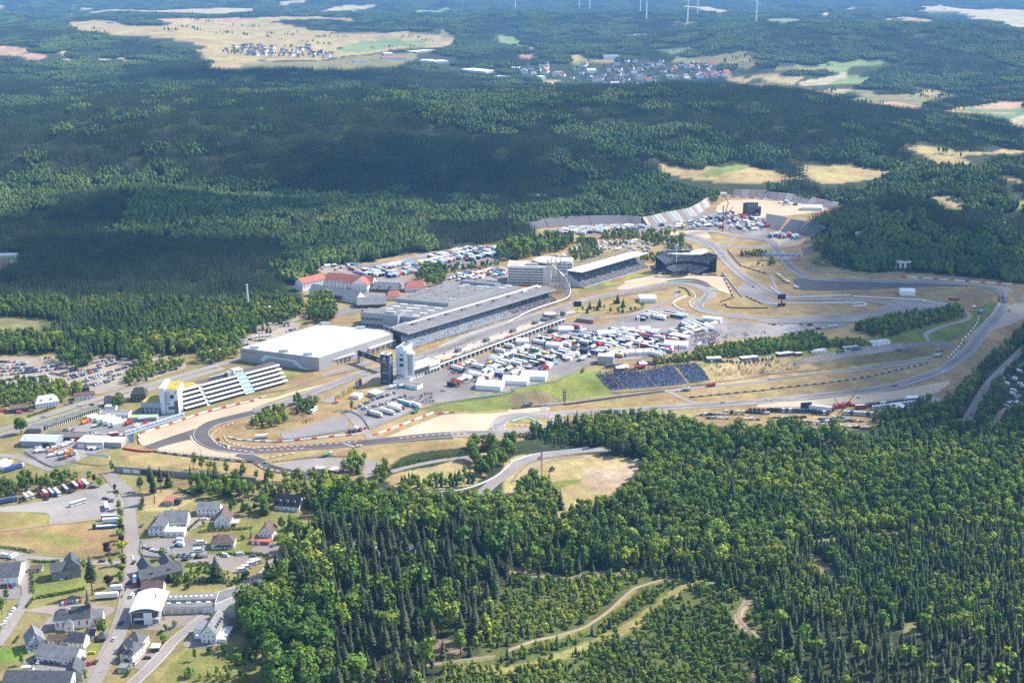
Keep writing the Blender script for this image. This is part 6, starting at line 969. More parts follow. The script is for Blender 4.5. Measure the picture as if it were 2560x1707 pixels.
def slope_stand(name,label,bot,top,rows,mats,split,h0=.25,lift=0.0,cat='grandstand',ncrowd=0,crowdname='crowd'):
 A,B_=resample(wpts(bot),4)[0],resample(wpts(top),4)[0];n=40;ii=np.linspace(0,1,n+1)
 def at(P_,k):return np.array([np.interp(k,np.linspace(0,1,len(P_)),P_[:,0]),np.interp(k,np.linspace(0,1,len(P_)),P_[:,1])])
 o=at(A,0);z0=float(hgt(*o));rt=empty(name,(o[0],o[1],z0));tag(rt,label,cat)
 zt=lambda p,j:float(hgt(*p))-z0+h0+lift*j
 for s,(k0,k1)in enumerate(split):
  b=MB();m=8
  for j in range(rows):
   v=[]
   for i in range(m+1):
    k=k0+(k1-k0)*i/m;pa,pb=at(A,k),at(B_,k);P1,P2=pa+(pb-pa)*j/rows,pa+(pb-pa)*(j+1)/rows;za=zt(P1,j/rows)-.5;zb=max(zt((P1+P2)/2,(j+.5)/rows),za+.3)
    v+=[(P1[0]-o[0],P1[1]-o[1],za),(P1[0]-o[0],P1[1]-o[1],zb),(P2[0]-o[0],P2[1]-o[1],zb)]
   b.add(v,[(i*3,i*3+3,i*3+4,i*3+1)for i in range(m)]+[(i*3+1,i*3+4,i*3+5,i*3+2)for i in range(m)])
  b.build('seat_block',mats[s%len(mats)],rt)
 if ncrowd:
  pts=[]
  for _ in range(ncrowd):
   s=random.choice(split);k=random.uniform(*s);j=min(rows-1,int(random.random()**.75*rows));pa,pb=at(A,k),at(B_,k);p=pa+(pb-pa)*(j+.5)/rows;pts.append((p[0]-o[0],p[1]-o[1],zt(p,(j+.5)/rows)))
  crowd(crowdname,pts,rt)
 return rt
slope_stand('blue_grandstand','sloping open stand of blue seats dotted with spectators on the bank','C2 910,445 1825,352','C2 770,305 1690,205',22,(SEATB,),((0,.12),(.135,.155),(.17,.46),(.475,.76),(.79,.99)),ncrowd=2300)
slope_stand('old_terrace','grey concrete terrace curving above the lorry rows in the woods','C1 170,540 330,525 600,500 850,492 1080,482 1180,500','C1 150,505 300,480 500,462 850,450 1060,456 1185,466',10,(mat('grey_terrace',(.22,.20,.20),.9),),((0,.16),(.165,.55),(.555,1)),lift=7,cat='terrace')
slope_stand('painted_terrace','terrace painted in faded red white and blue panels below the trees','C1 1245,505 1480,462 1700,412 1830,315','C1 1195,470 1400,422 1620,382 1700,342 1795,280',9,(mat('faded_white',(.46,.43,.38),.9),mat('faded_red',(.34,.24,.20),.9),mat('faded_blue',(.31,.35,.34),.9),CONCW),tuple((i/22,(i+.92)/22)for i in range(22)),lift=7,cat='terrace')
slope_stand('distant_terrace','long weathered terrace behind the sandy stadium ground','C1 2020,236 2350,248 | D1 0,258 300,302 620,356','C1 2040,206 2350,212 | D1 0,226 200,242 400,277 655,326',8,(mat('weathered_terrace',(.27,.24,.24),.9),mat('worn_concrete',(.34,.31,.29),.9),mat('faded_red2',(.29,.22,.21),.9)),tuple((i/14,(i+.94)/14)for i in range(14)),lift=6,cat='terrace')
slope_stand('dark_terrace','dark empty seated slope beside the bridge over the track','D1 -20,520 120,555 280,585 410,615','D1 -20,438 120,462 300,505 540,572',12,(mat('dark_terrace_seats',(.13,.125,.14),.8),),((0,.3),(.36,.65),(.66,1)),lift=8,cat='terrace')
slope_stand('spectator_bank','small bank of spectators below the trees beside the bridge','D1 330,790 440,760','D1 310,710 420,690',8,(mat('bank_earth',(.24,.2,.12),.95),),((0,1),),ncrowd=300,cat='grandstand')
slope_stand('red_bank','steep bank of spectators behind the star mast','C1 1590,740 1680,745','C1 1560,640 1640,680',8,(mat('bank_earth',(.24,.2,.12),.95),),((0,1),),ncrowd=300,cat='grandstand')
b=house('long half timbered hotel with a red tiled roof','B1',(640,1062),(1066,1100),15,9,6.5,'x',roof=REDR,nf=12,nr=4,rows=3,name='hotel',cat='hotel',chim=0);beams(b,b.L,5.5,8.9,n=22,rows=2);b.box('wing',PLAST,b.L*.62,b.L*.97,-9,0,-1,9);b.gable(REDR,b.L*.62,b.L*.97,-9,4,9,7,'y',.7,PLAST,name='wing_roof')
for i in range(7):b.box('beam',TIMB,b.L*(.62+.35*i/6)-.15,b.L*(.62+.35*i/6)+.15,-9.1,-9.02,0,9)
for z in(3,6,8.8):b.box('beam',TIMB,b.L*.62,b.L*.97,-9.14,-9.06,z-.14,z+.14)
b.win('f',b.L*.64,b.L*.95,5,1,at=-9,w=1.2);b.win('f',b.L*.64,b.L*.95,5,4,at=-9,w=1.2)
b=house('red roofed wing of the half timbered hotel with dark galleries','B1',(430,1110),(640,1062),14,10,5,'x',roof=REDR,nf=7,nr=3,rows=3,name='hotel_wing',cat='hotel',chim=0);beams(b,b.L,5.5,9.8,n=10,rows=2)
b=house('long grey roofed half timbered hall before the red roofs','B1',(490,1150),(925,1222),16,7,6,'x',roof=GREYR,nf=9,nr=4,rows=2,name='festival_hall',cat='hall',chim=2);b.box('bay',DKW,b.L*.34,b.L*.7,-2.4,-.1,3,6.6);beams(b,b.L,3.5,6.8,n=16,rows=1);house('grey gabled house with dark timber between the hotel and the boulevard','B1',(1070,1112),(1300,1122),17,4,6.5,'x',wall=BROWNW,roof=GREYR,nf=6,nr=3,rows=1,chim=0,dorm=2,name='tavern',cat='tavern');house('wide barn like hall with a grey roof beside the boulevard','B1',(930,1262),(1195,1255),20,4,6,'x',wall=BROWNW,roof=GREYR,nf=4,nr=2,rows=1,chim=0,name='market_hall',cat='hall')
house('low red tiled house against the boulevard hall','B1',(1200,1195),(1330,1190),16,5,5,'x',roof=REDR,hip=.5,nf=3,nr=2,rows=1,chim=0);house('red tiled house with a hipped roof behind the boulevard hall','B1',(1370,1115),(1560,1110),16,6,5.5,'x',roof=REDR,hip=.5,nf=4,nr=2,rows=1,chim=1)
b=Bd('terraced_hotel','stepped glass hotel with rows of white awnings facing the hairpin','hotel','D',(905,1098),(2352,700),30);L0=b.L;L=L0*1.42;N=44;ST=3.1
for k in range(5):
 y0=1.5+k*3.0;b.box('storey',DKW,0,L,y0+2.6,26,k*ST if k else-1,(k+1)*ST-.25);b.box('slab',GREYW,-.2,L,y0+.3,26,(k+1)*ST-.24,(k+1)*ST)
aw=MB();wA=L/N;aw.add([(0.12,0,0),(wA-.12,0,0),(wA-.12,1.5,.9),(.12,1.5,.9),(.12,0,-.35),(wA-.12,0,-.35),(wA-.12,1.5,.7),(.12,1.5,.7)],[(0,1,2,3),(0,4,5,1),(7,6,5,4),(0,3,7,4),(1,5,6,2)]);awm=aw.mesh('awning',(mat('awning_glass',(.70,.71,.70),.3,spec=.6),))
strip=range(25,29)
for k in range(5):
 for i in range(N):
  if i in strip or i==9:continue
  o=link('awning',awm,b.r);o.location=(wA*i,1.1+k*3.0,(k+1)*ST-.3)
b.part('glass_slope',GLASSG,lambda q:[q.add([(wA*25+wA*4*i/5+.1,.6+15*j/8,1+15.4*j/8),(wA*25+wA*4*(i+1)/5-.1,.6+15*j/8,1+15.4*j/8),(wA*25+wA*4*(i+1)/5-.1,.5+15*(j+.93)/8,1+15.4*(j+.93)/8),(wA*25+wA*4*i/5+.1,.5+15*(j+.93)/8,1+15.4*(j+.93)/8)],[(0,1,2,3)])for i in range(5)for j in range(8)])
b.part('slope_frame',PLAST,lambda q:[q.add([(wA*25+.05,.7,.85),(wA*29-.05,.7,.85),(wA*29-.05,15.7,16.25),(wA*25+.05,15.7,16.25)],[(0,1,2,3)])])
b.part('stair_strip',PLAST,lambda q:q.add([(wA*9,.8,0),(wA*10,.8,0),(wA*10,15.5,16.2),(wA*9,15.5,16.2),(wA*9,1.6,0),(wA*10,1.6,0),(wA*10,16.3,15.6),(wA*9,16.3,15.6)],[(0,1,2,3),(0,3,7,4),(1,5,6,2)]));b.box('roof_deck',BROWNR,wA*10,L,16.5,26,15.52,15.7);b.box('green_roof',SEDUM,-2,wA*9,16,27,16.4,16.7);b.box('roof_block',PLAST,-2.2,wA*9.1,15.6,27.2,15.52,16.39)
b.box('sign_block',PLAST,wA*24.4,wA*28.4,16.2,23,15.72,20.5);b.box('sign_roof',TANR,wA*24.5,wA*28.3,16.4,22.8,20.51,20.65);b.text('lettering','Dorint',2.6,(wA*26.6,16.12,18.9),'f',DKW);b.box('grid_window',GLASSG,wA*24.6,wA*28.3,16.05,16.18,15.8,17.4)
b.box('sign_screen',GREYW,wA*22.2,wA*24.38,17,22,15.72,19.4);b.box('parasol_row',mat('blue_canvas',(.04,.07,.2),.8),wA*15.5,wA*22,19.5,20.2,15.72,18.2)
for i in range(8):b.box('parasol',WHITE,wA*(15.7+.8*i),wA*(16.2+.8*i),20.3,23,17.2,17.6)
b.part('pergola',STEEL,lambda q:[(q.bar((x,27,0),(x,27,15),.12),q.bar((x,33,0),(x,33,14),.12),q.bar((x,27,15),(x,33,14),.12),q.bar((x,27,11),(x+wA,27,11),.1),q.bar((x,33,13.8),(x+wA,33,13.8),.1))for x in np.arange(wA*21,wA*33,wA)])
b.box('side_wall',PLAST,-3.2,-.22,4,26,-1,16.8)
t=Bd('hotel_end_block','white end block of the stepped hotel with balconies and a golden roof','hotel','D',(415,1135),(775,1130),26);L=t.L;WT2=mat('white_in_shade',(.60,.63,.68),.7)  # white walls toned blue-grey, shade of this front put into the colour
t.box('wall',WT2,L*.3,L*.98,0,24,-1,22);t.box('fin',WT2,0,L*.28,-1,24,-1,24);t.box('roof',SEDUM,L*.3,L*.98,.3,24,22.01,22.3);t.box('brick_column',mat('brown_brick',(.16,.12,.11),.8),L*.76,L*.97,-.25,.0,0,12)
for z in(9,12.5,15.5,18.5):t.box('balcony',GREYW,L*.3,L*.52,-1.2,-.02,z,z+.9)
t.box('sign_panel',mat('plum_panel',(.07,.05,.09),.6),L*.55,L*.76,-.2,-.02,14,17.5);t.win('f',L*.42,L*.75,2,4,w=2.6,h=3,at=0,fr=GREYW);t.box('window',GLASS,L*.82,L*.9,-.1,-.0,18.5,20)
c=Bd('hotel_low_wing','low wing of the stepped hotel with a golden sedum roof and tall windows','hotel','D',(50,1130),(410,1150),20);L=c.L;c.box('wall',mat('blue_grey_wall',(.30,.34,.40),.7),-1,L-.1,0,20,5.8,10.5);c.box('base',BROWNW,0,L-.2,.4,19,-1,5.79);c.box('roof',SEDUM,-.8,L-.2,.3,19.8,10.51,10.7);c.win('f',1,L*.95,4,.8,w=3,h=4.2,at=.4,gl=GLASSL,fr=DKW)  # low wing wall in one even blue-grey
b=Bd('advertising_wall','long pale blue advertising wall above the hairpin gravel','hoarding','A2',(1150,865),(1700,690),.4);L=b.L;SKY=mat('pale_blue_print',(.50,.60,.68),.6);INK=mat('dark_blue_print',(.06,.10,.2),.6)
for i in range(14):b.box('panel',SKY,L*i/14+.03,L*(i+1)/14-.03,0,.25,.4,4.6)
for x,s,tx,m in((.06,2.3,'Never just drive.',INK),(.29,2.4,'HYUNDAI',INK),(.57,2.4,'Never just drive.',INK),(.80,2.4,'HYUNDAI',INK)):b.text('lettering',tx,s,(L*x+4,-.06,2.5),'f',m,.04)
for x in(.455,.955):b.part('flash',RED,lambda q:q.add([(L*x+1,-.06,1.4),(L*x+1.6,-.06,1.4),(L*x+2.6,-.06,3.6),(L*x+2,-.06,3.6)],[(0,1,2,3)]));b.part('flash',INK,lambda q:q.add([(L*x-.6,-.06,3.6),(L*x+.1,-.06,3.6),(L*x+1,-.06,1.4),(L*x+.3,-.06,1.4)],[(0,3,2,1)]))
b=Bd('blue_board','tall plain blue board at the end of the advertising wall','hoarding','A2',(1185,930),(1232,922),.4);b.box('panel',mat('mid_blue_print',(.16,.33,.52),.6),0,b.L,0,.3,0,7.5);b.box('print',INK,b.L*.6,b.L*.8,-.05,.0,5.8,7)
p=w1('A1',2280,1290);rt=empty('chimney',(*p,float(hgt(*p))));tag(rt,'tall pale chimney above the young trees by the car park','chimney');b=MB();b.disc(0,0,-1,31,1.25,14,r1=1.0);b.build('shaft',mat('chimney_concrete',(.55,.55,.55),.7),rt);b=MB();b.disc(0,0,29.6,30.4,1.5,14);b.disc(0,0,27,27.3,1.4,14);b.build('ring',STEEL,rt)
flat('low heating plant with a flat pale roof below the chimney','A1',(2290,1330),(2420,1300),10,5,GREYW,LIGHTR,nf=3,name='heating_plant',cat='building');flat('long low pale roof among the trees beside the chimney','B1',(0,1300),(150,1285),9,4,GREYW,LIGHTR,nf=4,name='heating_plant',cat='building')
p=w1('C2',272,1262);rt=empty('radio_mast',(*p,float(hgt(*p))));tag(rt,'slender lattice radio mast beside the woodland bend','mast');b=MB()
for x,y in((-.7,-.5),(.7,-.5),(0,.8)):b.bar((x,y,-1),(x*.55,y*.55,30),.14)
for i in range(15):z=i*2;k=1-.45*z/30;b.bar((-.7*k,-.5*k,z),(.7*k,-.5*k,z+1),.08);b.bar((.7*k,-.5*k,z+1),(0,.8*k,z+2),.08);b.bar((0,.8*k,z),(-.7*k,-.5*k,z+1),.08)
b.build('lattice',mat('mast_steel',(.16,.17,.17),.6),rt);b=MB();b.bar((0,0,29),(0,0,38),.09);b.bar((.9,.2,26),(.9,.2,34),.1);b.bar((-.8,0,24),(-.8,0,31),.1);b.disc(.9,-.5,17,18.2,.6,10);b.disc(-.6,.4,21,22,.5,10);b.build('antenna',STEEL,rt)
b=Bd('sign_gantry','white lattice gantry carrying a sign over the paddock road','gantry','A2',(700,1090),(1010,1128),1.6);L=b.L;b.part('post',PLAST,lambda q:(q.box(0,.5,0,.5,-1,7.6),q.box(1.5,2,0,.5,-1,7.6),q.box(L-.5,L,0,.5,-1,7)))
b.part('lattice',PLAST,lambda q:(q.bar((0,0,6),(L,0,6),.2),q.bar((0,0,7.8),(L,0,7.8),.2),[q.bar((L*i/12,0,6),(L*(i+1)/12,0,7.8),.14)for i in range(12)]));b.box('sign',mat('sign_print',(.5,.6,.6),.6),L*.3,L*.98,-.2,-.05,6.1,7.7)
b=Bd('road_bridge','concrete bridge and retaining wall carrying the old loop above the village','bridge','A2',(1110,1200),(2350,1300),3);L=b.L;b.box('parapet',CONC,-6,L,0,.5,3.6,5.0);b.box('wall',mat('wall_concrete',(.30,.28,.26),.9),-6,L,.52,1.4,-2,3.59)
for i in range(5):b.box('opening',DKW if i>1 else PLAST,2+i*7.4,8+i*7.4,.3,.56,0,3.2)
for i in range(7):b.box('pier',CONC,L*(.36+.1*i)-.6,L*(.36+.1*i)+.6,.1,.5,-2,3.6)
b.box('sign_panel',RED,36,42,.2,.3,1.6,3.2)
b=Bd('track_bridge','blue footbridge spanning the track below the dark terrace','bridge','D1',(-60,820),(295,822),2.5);L=b.L;b.box('beam',BLUEP,0,L,0,2.5,6,8.6);b.box('pier',CONC,0,1,.5,2,-1,6);b.box('pier',CONC,L-1,L,.5,2,-1,6);b.box('pier',CONC,L*.47,L*.5,.5,2,-1,6)
for i in range(6):b.box('print',SKY,L*(.1+.15*i),L*(.2+.15*i),-.06,.0,6.8,7.8)
b=Bd('start_board','white sign board hung over the upper straight','hoarding','C1',(1885,800),(1945,800),1);b.box('panel',PLAST,0,b.L,0,.3,5,8);b.box('post',STEEL,.1,.4,.31,.6,-1,5);b.box('post',STEEL,b.L-.4,b.L-.1,.31,.6,-1,5)
SHED=[('white flat hall with a grey side on the dry island','C1',(1175,1212),(1325,1212),18,5,PLAST,WROOF),('grey roofed garage with red trim at the paddock edge','C1',(590,1385),(745,1405),16,3.8,REDR,FLATR),('cream concrete substation above the blue seats','C2',(785,205),(930,212),10,8,mat('substation',(.36,.34,.31),.9),LIGHTR),('flat grey shed beside the shrub bank, lowest of the row','C2',(1795,188),(1925,183),7,3.4,STONEW,LIGHTR),('flat grey shed beside the shrub bank, with parked cars either side','C2',(2115,175),(2265,168),7,3.4,STONEW,LIGHTR),('small dark kiosk on the service tarmac','D2',(260,133),(315,130),5,3,DKW,LIGHTR),('long dark shed at the tip of the spectator bank','D2',(95,138),(235,130),7,3.4,DKW,LIGHTR),('white fronted shed below the shrubs','D2',(400,108),(535,102),7,3.4,PLAST,LIGHTR),('shed with a pale roof beside parked vans below the shrubs','D2',(690,78),(828,70),7,3.4,STONEW,LIGHTR),('largest pale shed at the top of the service tarmac','D2',(965,45),(1122,20),8,3.6,PLAST,LIGHTR),('green roofed warehouse among the campers in the woods','C1',(700,415),(860,395),26,6,mat('green_wall',(.2,.3,.26),.8),mat('green_steel_roof',(.33,.45,.38),.7)),('small white hut at the end of the grey terrace','C1',(1180,458),(1222,455),6,4,PLAST,WROOF),('white hospitality pavilion with a grey awning by the lower paddock','C1',(1435,1535),(1600,1565),9,4,GREYW,WROOF),('long white pavilion in the upper corner of the paddock','C1',(1750,1385),(1915,1400),8,4.4,PLAST,WROOF),('grey barrel shaped shed beside the parked car rows','B2',(1025,495),(1100,520),10,3.6,GREYW,ALU),('little ticket house with red trim by the lorry lot','B2',(870,520),(945,530),8,3,PLAST,CREAM),('dark site hut in the inner bus lot','B2',(662,1210),(750,1230),8,3.4,BROWNW,TANR),('blue white container hut on the inner lot','B2',(537,1200),(620,1205),5,3.2,mat('pale_blue_hut',(.35,.48,.55),.7),LIGHTR),('flat concrete ramp house by the lorries on the wooded side','D2',(1440,590),(1590,600),16,3,CONC,CONC),('pale hall roof among trees behind the far bend','D1',(800,590),(880,590),10,4,PLAST,LIGHTR),('pale block far up in the wood behind the campers','C1',(120,262),(330,250),14,5,GREYW,LIGHTR)]
for lb,t_,A,B,w,hh,wl,rf in SHED:flat(lb,t_,A,B,w,hh,wl,rf,nf=3 if hh>3 else 0,name='shed',cat='shed',para=0)
b=Bd('garage_row','long white lorry garage with dark bays below the wooded knoll','garages','D1',(962,890),(1308,895),16);L=b.L;b.box('wall',PLAST,0,L,0,16,-1,9);b.box('roof',LIGHTR,-.5,L+.5,-1,16.5,9.01,9.5);b.box('fascia',CREAM,-.5,L+.5,-1.2,-1.02,8,9.6)
for i in range(8):b.box('bay',DKW if i not in(0,3)else BLUEW,L*(i+.1)/8,L*(i+.62)/8,-.1,.02,0,7)
b=Bd('white_marquee','white pitched marquee on the shaded infield','tent','D1',(1215,1145),(1350,1150),14);L=b.L;b.box('wall',PLAST,0,L,0,14,-.5,5);b.gable(WROOF,0,L,0,14,5,2.4,'x',.3,PLAST)
b=Bd('white_marquee','long white marquee on the sandy stadium ground','tent','D1',(318,366),(498,368),14);L=b.L;b.box('wall',PLAST,0,L,0,14,-.5,5);b.gable(WROOF,0,L,0,14,5,3,'x',.3,PLAST)
b=Bd('concert_stage','black concert stage with slanted towers on the stadium sand','stage','C1',(2120,408),(2285,410),16);L=b.L;b.part('roof',BLACK,lambda q:q.side([(0,3),(0,4),(14,17),(16,17),(16,3)],5,L-4));b.part('tower',DKW,lambda q:(q.box(0,5,2,7,-1,18),q.box(L-3.8,L,2,6,-1,13)));b.part('rigging',STEEL,lambda q:[q.bar((5+i*(L-9)/6,-.2,3),(5+i*(L-9)/6,14,17.4),.25)for i in range(7)]);b.box('deck',DKW,2,L-2,-6,-.2,-1,2)
for lb,t_,x,y,w,hh,el in(('large video screen on a pole at the paddock end of the straight','C1',600,1310,9,6,8),('green timing tower board beside the lower straight','C2',480,572,3,11,3),('small green advertising board near the trees','C2',955,698,4,5,2.5),('pale pink hoarding on stilts beside the lower straight','C2',855,690,8,4,3)):
 p=w1(t_,x,y);rt=empty('board',(*p,float(hgt(*p))));tag(rt,lb,'board');m_={'large':BLACK,'green':mat('dark_green_board',(.05,.16,.10),.6),'small':mat('dark_green_board',(.05,.16,.10),.6),'pale':mat('pink_board',(.55,.42,.42),.7)}[lb.split()[0]]
 b=MB();b.box(-w/2,w/2,-.3,.3,el,el+hh);b.build('panel',m_,rt);b=MB();b.box(-.3,.3,-.2,.2,-1,el-.01);b.build('post',STEEL,rt)
 if 'green' in lb:
  b=MB();[b.box(-w*.3,w*.3,-.36,-.31,el+hh*(i+.25)/4,el+hh*(i+.7)/4)for i in range(4)];b.build('print',CREAM,rt)
def crane(label,t_,base,tip,ztip,m):
 p=w1(t_,*base);z=float(hgt(*p));rt=empty('mobile_crane',(*p,z));tag(rt,label,'crane');q=np.array(atz3(t_,tip,ztip))-np.array((*p,z));b=MB();b.box(-6,6,-1.4,1.4,.8,2.2);b.box(-5.5,-3,-1.3,1.3,2.2,3.6);b.box(-1.5,2.5,-1.3,1.3,2.2,4);b.build('carrier',m,rt);b=MB();b.bar((0,0,3.2),q*.5,.55);b.bar(q*.5,q,.35);b.build('boom',m,rt)
 b=MB();b.bar(q,q-np.array((0,0,ztip*.35)),.12);b.box(q[0]-1,q[0]+1,q[1]-.8,q[1]+.8,q[2]-ztip*.42,q[2]-ztip*.35);b.build('hook_load',STEEL,rt)
 b=MB();[b.disc(x,y,.1,1.2,.6,8)for x in(-4.5,-2,2,4.5)for y in(-1.3,1.3)];b.build('wheel',BLACK,rt)
crane('red telescopic crane reaching high over the lorry rows by the wood','D2',(735,590),(838,392),30,RED);crane('red crane with a lower boom beside the taller one','D2',(655,605),(615,515),14,RED);crane('dark crane above the lorry park behind the white hotel','B1',(1960,830),(1862,605),34,DKW);crane('red and white crane leaning over the fair stalls','B1',(2110,960),(2000,800),22,RED)
p=w1('C1',1935,560);rt=empty('thrill_ride',(*p,0));tag(rt,'tall black swinging ride with a lattice mast in the stadium fair','fair ride');b=MB();b.bar((0,0,0),(-1,0,40),.8);b.bar((0,0,20),(6,0,44),.5);b.bar((0,0,22),(14,3,38),.4);b.bar((6,0,44),(-2,-1,58),.5);b.build('arm',DKW,rt);b=MB();b.box(-4,4,-3,3,-1,2);b.build('base',YEL,rt);b=MB();b.box(-6,3,-1.5,1.5,56,59);b.build('gondola',CREAM,rt)
TUR=mat('turbine_white',(.78,.79,.80),.5)
for i,(x,y,hub,lb)in enumerate(((30,88,120,'lone wind turbine over the meadows'),(617,86,118,'wind turbine with a slim tower, first of a pair'),(712,100,118,'wind turbine with a slim tower, second of a pair'),(1177,124,125,'stout wind turbine rising highest on the ridge'),(1233,176,100,'low wind turbine just below the stout one'),(1610,208,108,'wind turbine beside a pale meadow strip'),(1702,142,105,'far wind turbine near the pink field'),(2240,216,108,'wind turbine standing alone on the dark ridge'))):
 p=w1('C0',x,y);z=float(hgt(*p));rt=empty('wind_turbine',(*p,z));tag(rt,lb,'wind turbine','wind turbines on the far ridge')
 b=MB();b.disc(0,0,-5,hub,3.6,10,r1=2.2);b.build('tower',TUR,rt);b=MB();b.box(-2.2,2.2,-5,5,hub,hub+4.5);b.build('nacelle',TUR,rt)
 for k in range(3):
  a=1.2+i*.9+k*2.094;bl=MB();c_,s_=math.cos(a),math.sin(a);R=42;bl.add([(-s_*1.9,-5.4,hub+2+c_*1.9),(s_*1.9,-5.4,hub+2-c_*1.9),(c_*R+s_*.4,-5.6,hub+2+s_*R-c_*.4),(c_*R-s_*.4,-5.6,hub+2+s_*R+c_*.4),(-s_*1.9,-6.2,hub+2+c_*1.9),(s_*1.9,-6.2,hub+2-c_*1.9)],[(0,1,2,3),(5,4,3,2),(0,3,4),(1,5,2)]);bl.build('blade',TUR,rt)
def town():
 r=random.Random(5);HM=[]
 for L,W,H,rh,wall,roof in((13,10,6,4.5,PLAST,SLATE),(15,11,6,4.5,PLAST,GREYR),(12,10,6.5,4.5,PLAST,BROWNR),(18,12,7,5,CREAMW,SLATE),(14,10,6,4,PLAST,REDR),(22,14,8,4,PLAST,LIGHTR)):
  HM.append((MB().box(0,L,0,W,-4,H).mesh('wall',(wall,)),MB().add([(-.6,-.6,H-.3),(L+.6,-.6,H-.3),(L+.6,W/2,H+rh),(-.6,W/2,H+rh),(-.6,W+.6,H-.3),(L+.6,W+.6,H-.3)],[(0,1,2,3),(3,2,5,4),(0,3,4),(1,5,2)]).mesh('roof',(roof,)),roof))
 for s,n,grp,wh,wt in(('C0 60,610 400,600 700,590 850,565 1100,565 1350,570 1600,600 1850,605 1980,680 1850,720 1600,730 1380,770 1200,790 1000,795 800,790 700,760 500,740 300,710 100,690',215,'houses of the town in the valley','the valley town',(4,3,2,2,1.2,.6)),('A0 2080,470 2180,420 2350,420 | B0 0,430 200,445 400,430 520,440 640,500 700,540 500,540 300,525 100,520 | A0 2200,510',50,'houses of the village by the straw fields','the far village by the straw fields',(4,3,2,1,2,.4)),('C0 1690,690 1900,670 1990,690 1960,715 1750,720',18,'red roofed houses at the end of the town','the red roofed end of the town',(.2,.2,1,.2,6,0))):
  p=wpts(s);lo,hi=p.min(0),p.max(0);done=0;spots=[]
  while done<n:
   x,y=r.uniform(lo[0],hi[0]),r.uniform(lo[1],hi[1])
   if not pip(np.array([x]),np.array([y]),p)[0]or any((x-a)**2+(y-b_)**2<380 for a,b_ in spots):
    if r.random()<.003:break
    continue
   spots.append((x,y));k=r.choices(range(6),wt)[0];wm_,rm_,rf=HM[k];rt=empty('town_house',(x,y,float(hgt(x,y))),r.choice((0,.4,-.35,1.2,1.6))+r.uniform(-.15,.15));s_=r.uniform(1.1,1.6);rt.scale=(s_,s_,s_);done+=1
   tag(rt,'%s house with a %s roof in %s'%('cream' if k==3 else 'white',('dark slate','grey','brown','dark slate','red tiled','pale flat')[k],wh),'house',grp+', '+('slate','grey','brown','cream','red','pale')[k]);link('wall',wm_,rt);link('roof',rm_,rt)
 for i,(t_,A,B,w,hh,wl,rf,lb)in enumerate((('B0',(1160,545),(1390,548),60,9,PLAST,REDR,'long factory with a reddish roof below the straw field'),('B0',(1180,515),(1260,512),50,9,PLAST,WROOF,'white factory hall under the green field'),('B0',(1470,490),(1650,480),50,9,BLUEW,WROOF,'white warehouse at the wood edge above the town'),('B0',(1500,575),(1600,580),50,9,PLAST,WROOF,'flat white hall first below the dark ridge'),('B0',(1640,590),(1770,585),60,9,PLAST,WROOF,'flat white hall second below the dark ridge'),('B0',(1880,660),(2110,680),60,9,PLAST,WROOF,'long white logistics hall at the foot of the ridge'),('B0',(2130,715),(2340,725),50,8,GREYW,WROOF,'low white hall beside the logistics hall'),('B0',(900,575),(1030,575),40,7,PLAST,GREYR,'grey roofed works beside the straw field'),('C0',(840,545),(985,545),60,12,PLAST,GREYR,'large school block above the town'),('C0',(-10,645),(70,645),40,8,PLAST,WROOF,'white hall at the near end of the town'),('C0',(265,730),(310,728),30,9,WROOF,WROOF,'bright white hall in the lower town'),('C0',(1600,740),(1640,738),26,9,WROOF,WROOF,'bright white barn at the town edge'),('A0',(985,215),(1040,215),25,6,BLUEW,LIGHTR,'pale farm building under the wood'))):
  flat(lb,t_,A,B,w,hh,wl,rf,name='factory',cat='factory',para=0)
town()
# ---------------------------------------------------------------- vehicles, tents, people
def bev(x0,x1,y0,y1,z0,z1,tx=0.0,ty=0.0,fx=None):
 v,f=boxv(x0,x1,y0,y1,z0,z1);fx=tx if fx is None else fx
 v[4:]=[(x0+tx,y0+ty,z1),(x1-fx,y0+ty,z1),(x1-fx,y1-ty,z1),(x0+tx,y1-ty,z1)];return v,f
def wheel(b,x,y,r,w,mi=0):b.add([(x+r*math.cos(.785*i),y+s*w/2,r+r*math.sin(.785*i))for s in(-1,1)for i in range(8)],[(i,(i+1)%8,8+(i+1)%8,8+i)for i in range(8)]+[tuple(range(8)),tuple(range(8,16))[::-1]],mi)
PCOL={'white':(.72,.72,.71),'silver':(.42,.43,.44),'black':(.018,.018,.02),'grey':(.12,.125,.13),'blue':(.04,.09,.25),'red':(.38,.025,.025),'navy':(.02,.028,.055),'yellow':(.68,.45,.03),'orange':(.65,.2,.03),'green':(.05,.24,.10),'teal':(.05,.36,.46),'purple':(.13,.06,.25),'pink':(.6,.15,.3),'cream':(.62,.57,.46)}
PAINT={k:mat('car_paint_'+k,c,.3,spec=.5)for k,c in PCOL.items()}
CLOTHM={k:mat('canvas_'+k,c,.8)for k,c in PCOL.items()}
RUB=mat('rubber',(.015,.015,.016),.9)
_vm={}
